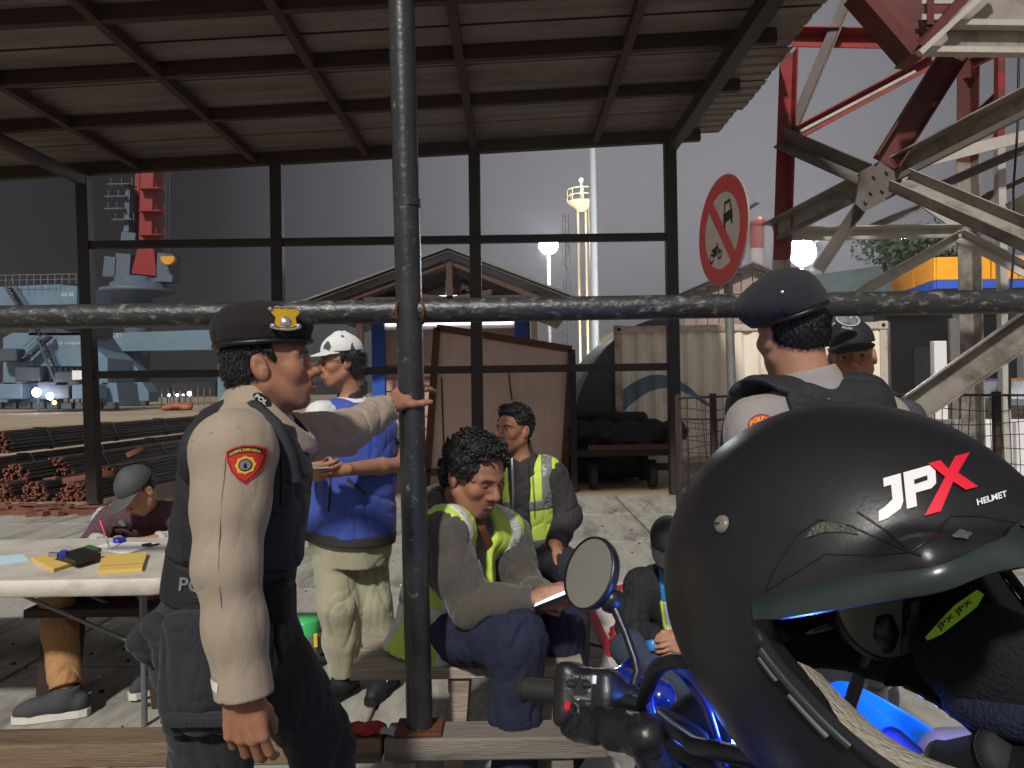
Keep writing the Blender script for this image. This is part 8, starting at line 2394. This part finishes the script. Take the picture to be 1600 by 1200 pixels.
def shell(S, g, mode='u', k=.02):
    S.ell((0, 0, 0), (RX + g, RY + g, RZ + g), k, mode)
def base_shell(g):
    S = SDF(); S.setf(hc, HMx)
    S.ell((0, -.004, 0), (RX + g, RY + g, RZ + g), .02)
    S.ell((0, .030, -.080), (.122 + g, .155 + g, .105 + g), .03)
    S.ell((0, .150, -.105), (.045 + g, .040 + g, .045 + g), .06)
    return S
full = base_shell(0.0)
# brow ridges and vents pressed into the forehead
for e in (-1, 1):
    full.cap((e * .020, .160, .040), (e * .085, .125, .052), .010, .012, .02); full.cap((e * .085, .125, .052), (e * .125, .05, .022), .012, .008, .02)
    full.ell((e * .060, .152, .030), (.030, .014, .010), .008, 's')
full.setf()
PH = 1.30
zt_f = lambda ph: .018 + .024 * np.cos(ph)
zb_f = lambda ph: .016 - .120 * np.clip(1 - (np.abs(ph) / (PH + .03)) ** 3.0, 0, 1)
S = SDF(); S.join(full)
inn = base_shell(-.024); inn.setf(); S.join(inn, 0, 's', .004)
def port(P):
    q = (P - hc.astype(np.float32)) @ HMx.astype(np.float32); ph = np.arctan2(q[:, 0], q[:, 1] + .01)
    return np.maximum(np.maximum(q[:, 2] - zt_f(ph), zb_f(ph) - q[:, 2]), np.maximum((np.abs(ph) - PH) * .12, -(q[:, 1] - .01)))
S.fn(port, hc + HMx @ A(0, .06, -.05), .25, 's', .006)
S.setf(hc, HMx); S.half((0, 0, -.132), (0, -.42, -1), .006); S.setf()
solid('shell', S, .0032, M_hel, hel, smooth_n=2)
# interior comfort liner
K = SDF(); o1_ = base_shell(-.0235); o1_.setf(); K.join(o1_); i1_ = base_shell(-.040); i1_.setf(); K.join(i1_, 0, 's', .006)
K.fn(lambda P: port(P) - .012, hc + HMx @ A(0, .06, -.05), .26, 's', .004); K.setf(hc, HMx); K.half((0, 0, -.126), (0, -.42, -1), .006); K.half((0, .118, -.05), (0, 1, -.0), .01); K.setf()
solid('liner', K, .004, M_pad, hel)
def hp_(x, y, z): return hc + HMx @ A(x, y, z)
# cheek pad on the far side, padded chin roll in beige mesh on the near side
K = SDF(); K.setf(hc, HMx); K.ell((-.088, .040, -.085), (.026, .066, .052), .02); K.setf(); cp_ = solid('cheek_pad', K, .004, M_pad, hel)
K = SDF(); K.setf(hc, HMx); K.ell((-.084, .052, -.118), (.027, .060, .022), .02); K.setf(); solid('pad_lining', K, .004, M_padb, hel)
K = SDF(); K.setf(hc, HMx); K.ell((.098, .030, -.105), (.014, .050, .036), .02); K.setf(); solid('cheek_pad', K, .004, M_pad, hel)
# trims: sample the rim of the eye port on the outer shell
def rim(phs, zf, off=.002, dz=0.0):
    O = np.array([hp_(.30 * sin(p), -.01 + .30 * cos(p), zf(p) + dz) for p in phs]); D = np.array([hp_(0, -.01, zf(p) + dz) for p in phs]) - O
    return full.march(O, D, .35, off)
phs = np.linspace(-PH, PH, 60)
up_r = rim(phs, lambda p: zt_f(np.array(p)) + .0, .0015); lo_r = rim(phs, lambda p: zb_f(np.array(p)), .0015)
def band_(W, W2, th, m, name):
    n_ = np.array([unit(w - hp_(0, 0, -.03)) for w in W]); rows = [list(W + n_ * th), list(W2 + n_ * th), list(W2 - n_ * .006), list(W - n_ * .006)]
    return MB().grid(rows + [rows[0]]).build(name, m, hel)
band_(rim(phs, lambda p: zt_f(np.array(p)) - .002), rim(phs, lambda p: zt_f(np.array(p)) + .010 + .006 * cos(p)), .0035, M_trim, 'visor_trim')
sel = np.linspace(PH - .06, .05, 40)
rows = []
n_in = base_shell(-.026); n_in.setf()
for dz, dd in ((.000, .004), (.003, -.012), (-.004, -.030), (-.016, -.042), (-.040, -.048)):
    P = rim(sel, lambda p: zb_f(np.array(p)) + dz * .75, .0); c0 = hp_(0, 0, -.06); rows.append([w + (c0 - w) / np.linalg.norm(c0 - w) * (-dd + .012) for w in P])
MB().grid(rows).build('chin_mesh_pad', M_net, hel)
MB().tube(list(lo_r[::1]), .0042, 8, caps=False).build('port_gasket', M_pad, hel)
sel = np.linspace(PH, PH - .3, 12); MB().tube(list(rim(sel, lambda p: zb_f(np.array(p)) - .004, .004)), .0036, 6).build('hinge_trim', M_trim, hel)
for p0, p1 in ((PH + .01, PH - .05), (PH - .09, PH - .22)):
    s1_ = np.linspace(p0, p1, 6); MB().tube(list(rim(s1_, lambda p: zb_f(np.array(p)) - .012, .002)), .0042, 6).build('hinge_slot', mat('slot grey', (120, 120, 124), .5), hel)
# raised visor peak edge with a blue strip on the right
sel = np.linspace(.14, -.9, 30); band_(rim(sel, lambda p: zt_f(np.array(p)) + .003), rim(sel, lambda p: zt_f(np.array(p)) + .015), .0055, M_bblue, 'blue_edge')
# vents with mesh, panel lines, screw
def line_on(pts, r, m, name, off=.001):
    O = np.array([at(x, y, .3) for x, y in pts]); Q = []
    for i in range(len(O) - 1): Q += [O[i] * (1 - t) + O[i + 1] * t for t in np.linspace(0, 1, 6)[:-1]]
    Q = np.array(Q + [O[-1]]); W = full.march(Q, Q - A(0, 0, CAM_H), .8, off); return MB().tube(list(W), r, 6).build(name, m, hel)
line_on([(1196, 918), (1215, 880), (1242, 838), (1280, 812), (1330, 822), (1380, 845), (1424, 862)], .0008, M_plastic, 'panel_seam', .0)
line_on([(1196, 924), (1290, 866), (1360, 868), (1424, 862)], .0007, M_plastic, 'panel_seam', .0)
line_on([(1424, 862), (1460, 838), (1486, 806), (1530, 806), (1600, 820)], .0008, M_plastic, 'panel_seam', .0)
line_on([(1340, 800), (1385, 830), (1424, 862), (1440, 868)], .0009, M_plastic, 'panel_seam', .0)
def px_patch(pts, d, m, name, off=.0012, cuts=3):
    c0 = np.mean(pts, 0); k = d / FPX; c = at(c0[0], c0[1], d)
    return decal(name, full, c, c_r, c_u, c - A(0, 0, CAM_H), [((x - c0[0]) * k, -(y - c0[1]) * k) for x, y in pts], [list(range(len(pts)))], m, hel, off, cuts, .10)
M_vmesh = mat('vent mesh', (120, 128, 118), .45, .3, bump=1, bscale=500, var=.4, scale=300)
px_patch([(1254, 842), (1268, 822), (1290, 813), (1318, 818), (1346, 836), (1318, 831), (1285, 832)], .46, M_vmesh, 'vent_mesh')
px_patch([(1486, 838), (1500, 826), (1520, 832), (1512, 842)], .45, M_vmesh, 'vent_mesh')
ps = at(1128, 819, .45); w_ = full.march(np.array([ps]), ps - A(0, 0, CAM_H), .5, .0005)[0]; nn = full.normal(w_)
sc_o = MB().lathe(w_, [(0, .003), (.0035, .0032), (.0062, .0022), (.0070, 0)], nn, 18).build('screw', mat('screw plastic', (112, 108, 98), .35), hel)
MB().box(w_ + nn * .0032, (.008, .0012, .0008)).build('screw_slot', M_plastic, sc_o)
# tags inside
def tag_at(px, py, d, L, w, ang, m, name, txt=None, mt=None):
    c = at(px, py, d); x = unit(c_r * cos(ang) + c_u * sin(ang) + c_f * .25); toc = unit(A(0, 0, CAM_H) - c); y = unit(np.cross(toc, x)); n = np.cross(x, y)
    t = MB().prism([c + x * L * a + y * w * b for a, b in ((-.5, -.15), (-.3, -.4), (.3, -.5), (.5, -.2), (.48, .3), (.1, .45), (-.2, .3), (-.5, .1))], n * .002).build(name, m, hel)
    if txt:
        B = MB(); text_at(B, txt, c + n * .0028 - y * w * .02, x, y, w=L * .62, h=w * .42, bold=.02); B.build('tag_print', mt, t)
tag_at(1490, 962, .560, .060, .0105, radians(31), M_neon, 'neon_tag', 'JPX JPX', M_sblk)
tag_at(1285, 982, .68, .036, .006, radians(9), mat('liner label', (132, 146, 134), .6), 'liner_label', 'JPX', M_sblk)
# logo
Jp = [(0, 0), (.10, .0), (.34, .16), (.36, .62), (.36, 1.0), (.0, 1.0), (-.02, .80), (.16, .80), (.16, .34), (-.10, .12), (-.16, -.14)]
Jp = [(-.22, -.12), (-.02, -.10), (.30, .06), (.37, .24), (.37, 1.0), (-.04, 1.0), (-.04, .76), (.13, .76), (.13, .36), (-.05, .22), (-.20, .16)]
Pp = [(.43, .0), (.66, .0), (.66, .36), (1.02, .36), (1.14, .46), (1.16, .80), (1.04, 1.0), (.43, 1.0)]
Ph_ = [(.66, .60), (.96, .62), (.96, .74), (.66, .72)]
Xp = [(1.02, 1.06), (1.30, 1.06), (1.46, .76), (1.66, 1.06), (2.02, 1.06), (1.66, .58), (2.06, .06), (1.78, .06), (1.52, .38), (1.16, -.30), (.80, -.30), (1.36, .56)]
c_ = at(1452, 758, .45); x_ = unit(c_r * .955 + c_u * .27); y_ = unit(c_r * -.12 + c_u * .99); dr = at(1452, 765, .45) - A(0, 0, CAM_H)
sc2 = .040
def logo_poly(P): return np.array([((x - .98) * sc2 * .74, (y - .45) * sc2 * .60) for x, y in P])
O0 = full.march(np.array([c_]), dr, .6, .001)[0]
lg = decal('logo_letter', full, O0, x_, y_, dr, logo_poly(Jp), [list(range(len(Jp)))], M_officew, hel, .0012, 3, .10)
decal('logo_letter', full, O0, x_, y_, dr, np.concatenate([logo_poly(Pp)]), [list(range(len(Pp)))], M_officew, hel, .0012, 3, .10)
decal('logo_letter_hole', full, O0, x_, y_, dr, logo_poly(Ph_), [list(range(4))], M_hel, hel, .0018, 2, .10)
decal('logo_letter', full, O0, x_, y_, dr, logo_poly(Xp), [list(range(len(Xp)))], mat('logo red', (222, 26, 52), .5), hel, .0016, 3, .10)
V2, F2 = text_fit('HELMET', w=.021, h=.0040, bold=.03)
decal('logo_caption', full, O0, x_, y_, dr, V2 + np.array([.040, -.019]), F2, M_officew, hel, .0012, 1, .10)

# ------------------------------------------------------------------ night haze over the harbour
hz = MB().box((0, 674, 59), (1420, 1470, 120.4)).build('haze', None, base=(0, 0, 0)); hz['kind'] = 'stuff'
mh = bpy.data.materials.new('night haze'); mh.use_nodes = True; nt = mh.node_tree; nt.nodes.clear()
vo = nt.nodes.new('ShaderNodeVolumePrincipled'); vo.inputs['Density'].default_value = 0.0009; vo.inputs['Color'].default_value = (.92, .90, .92, 1); vo.inputs['Anisotropy'].default_value = 0.86
oo = nt.nodes.new('ShaderNodeOutputMaterial'); nt.links.new(vo.outputs[0], oo.inputs['Volume'])
hz.data.materials.append(mh)
scene.cycles.volume_bounces = 0
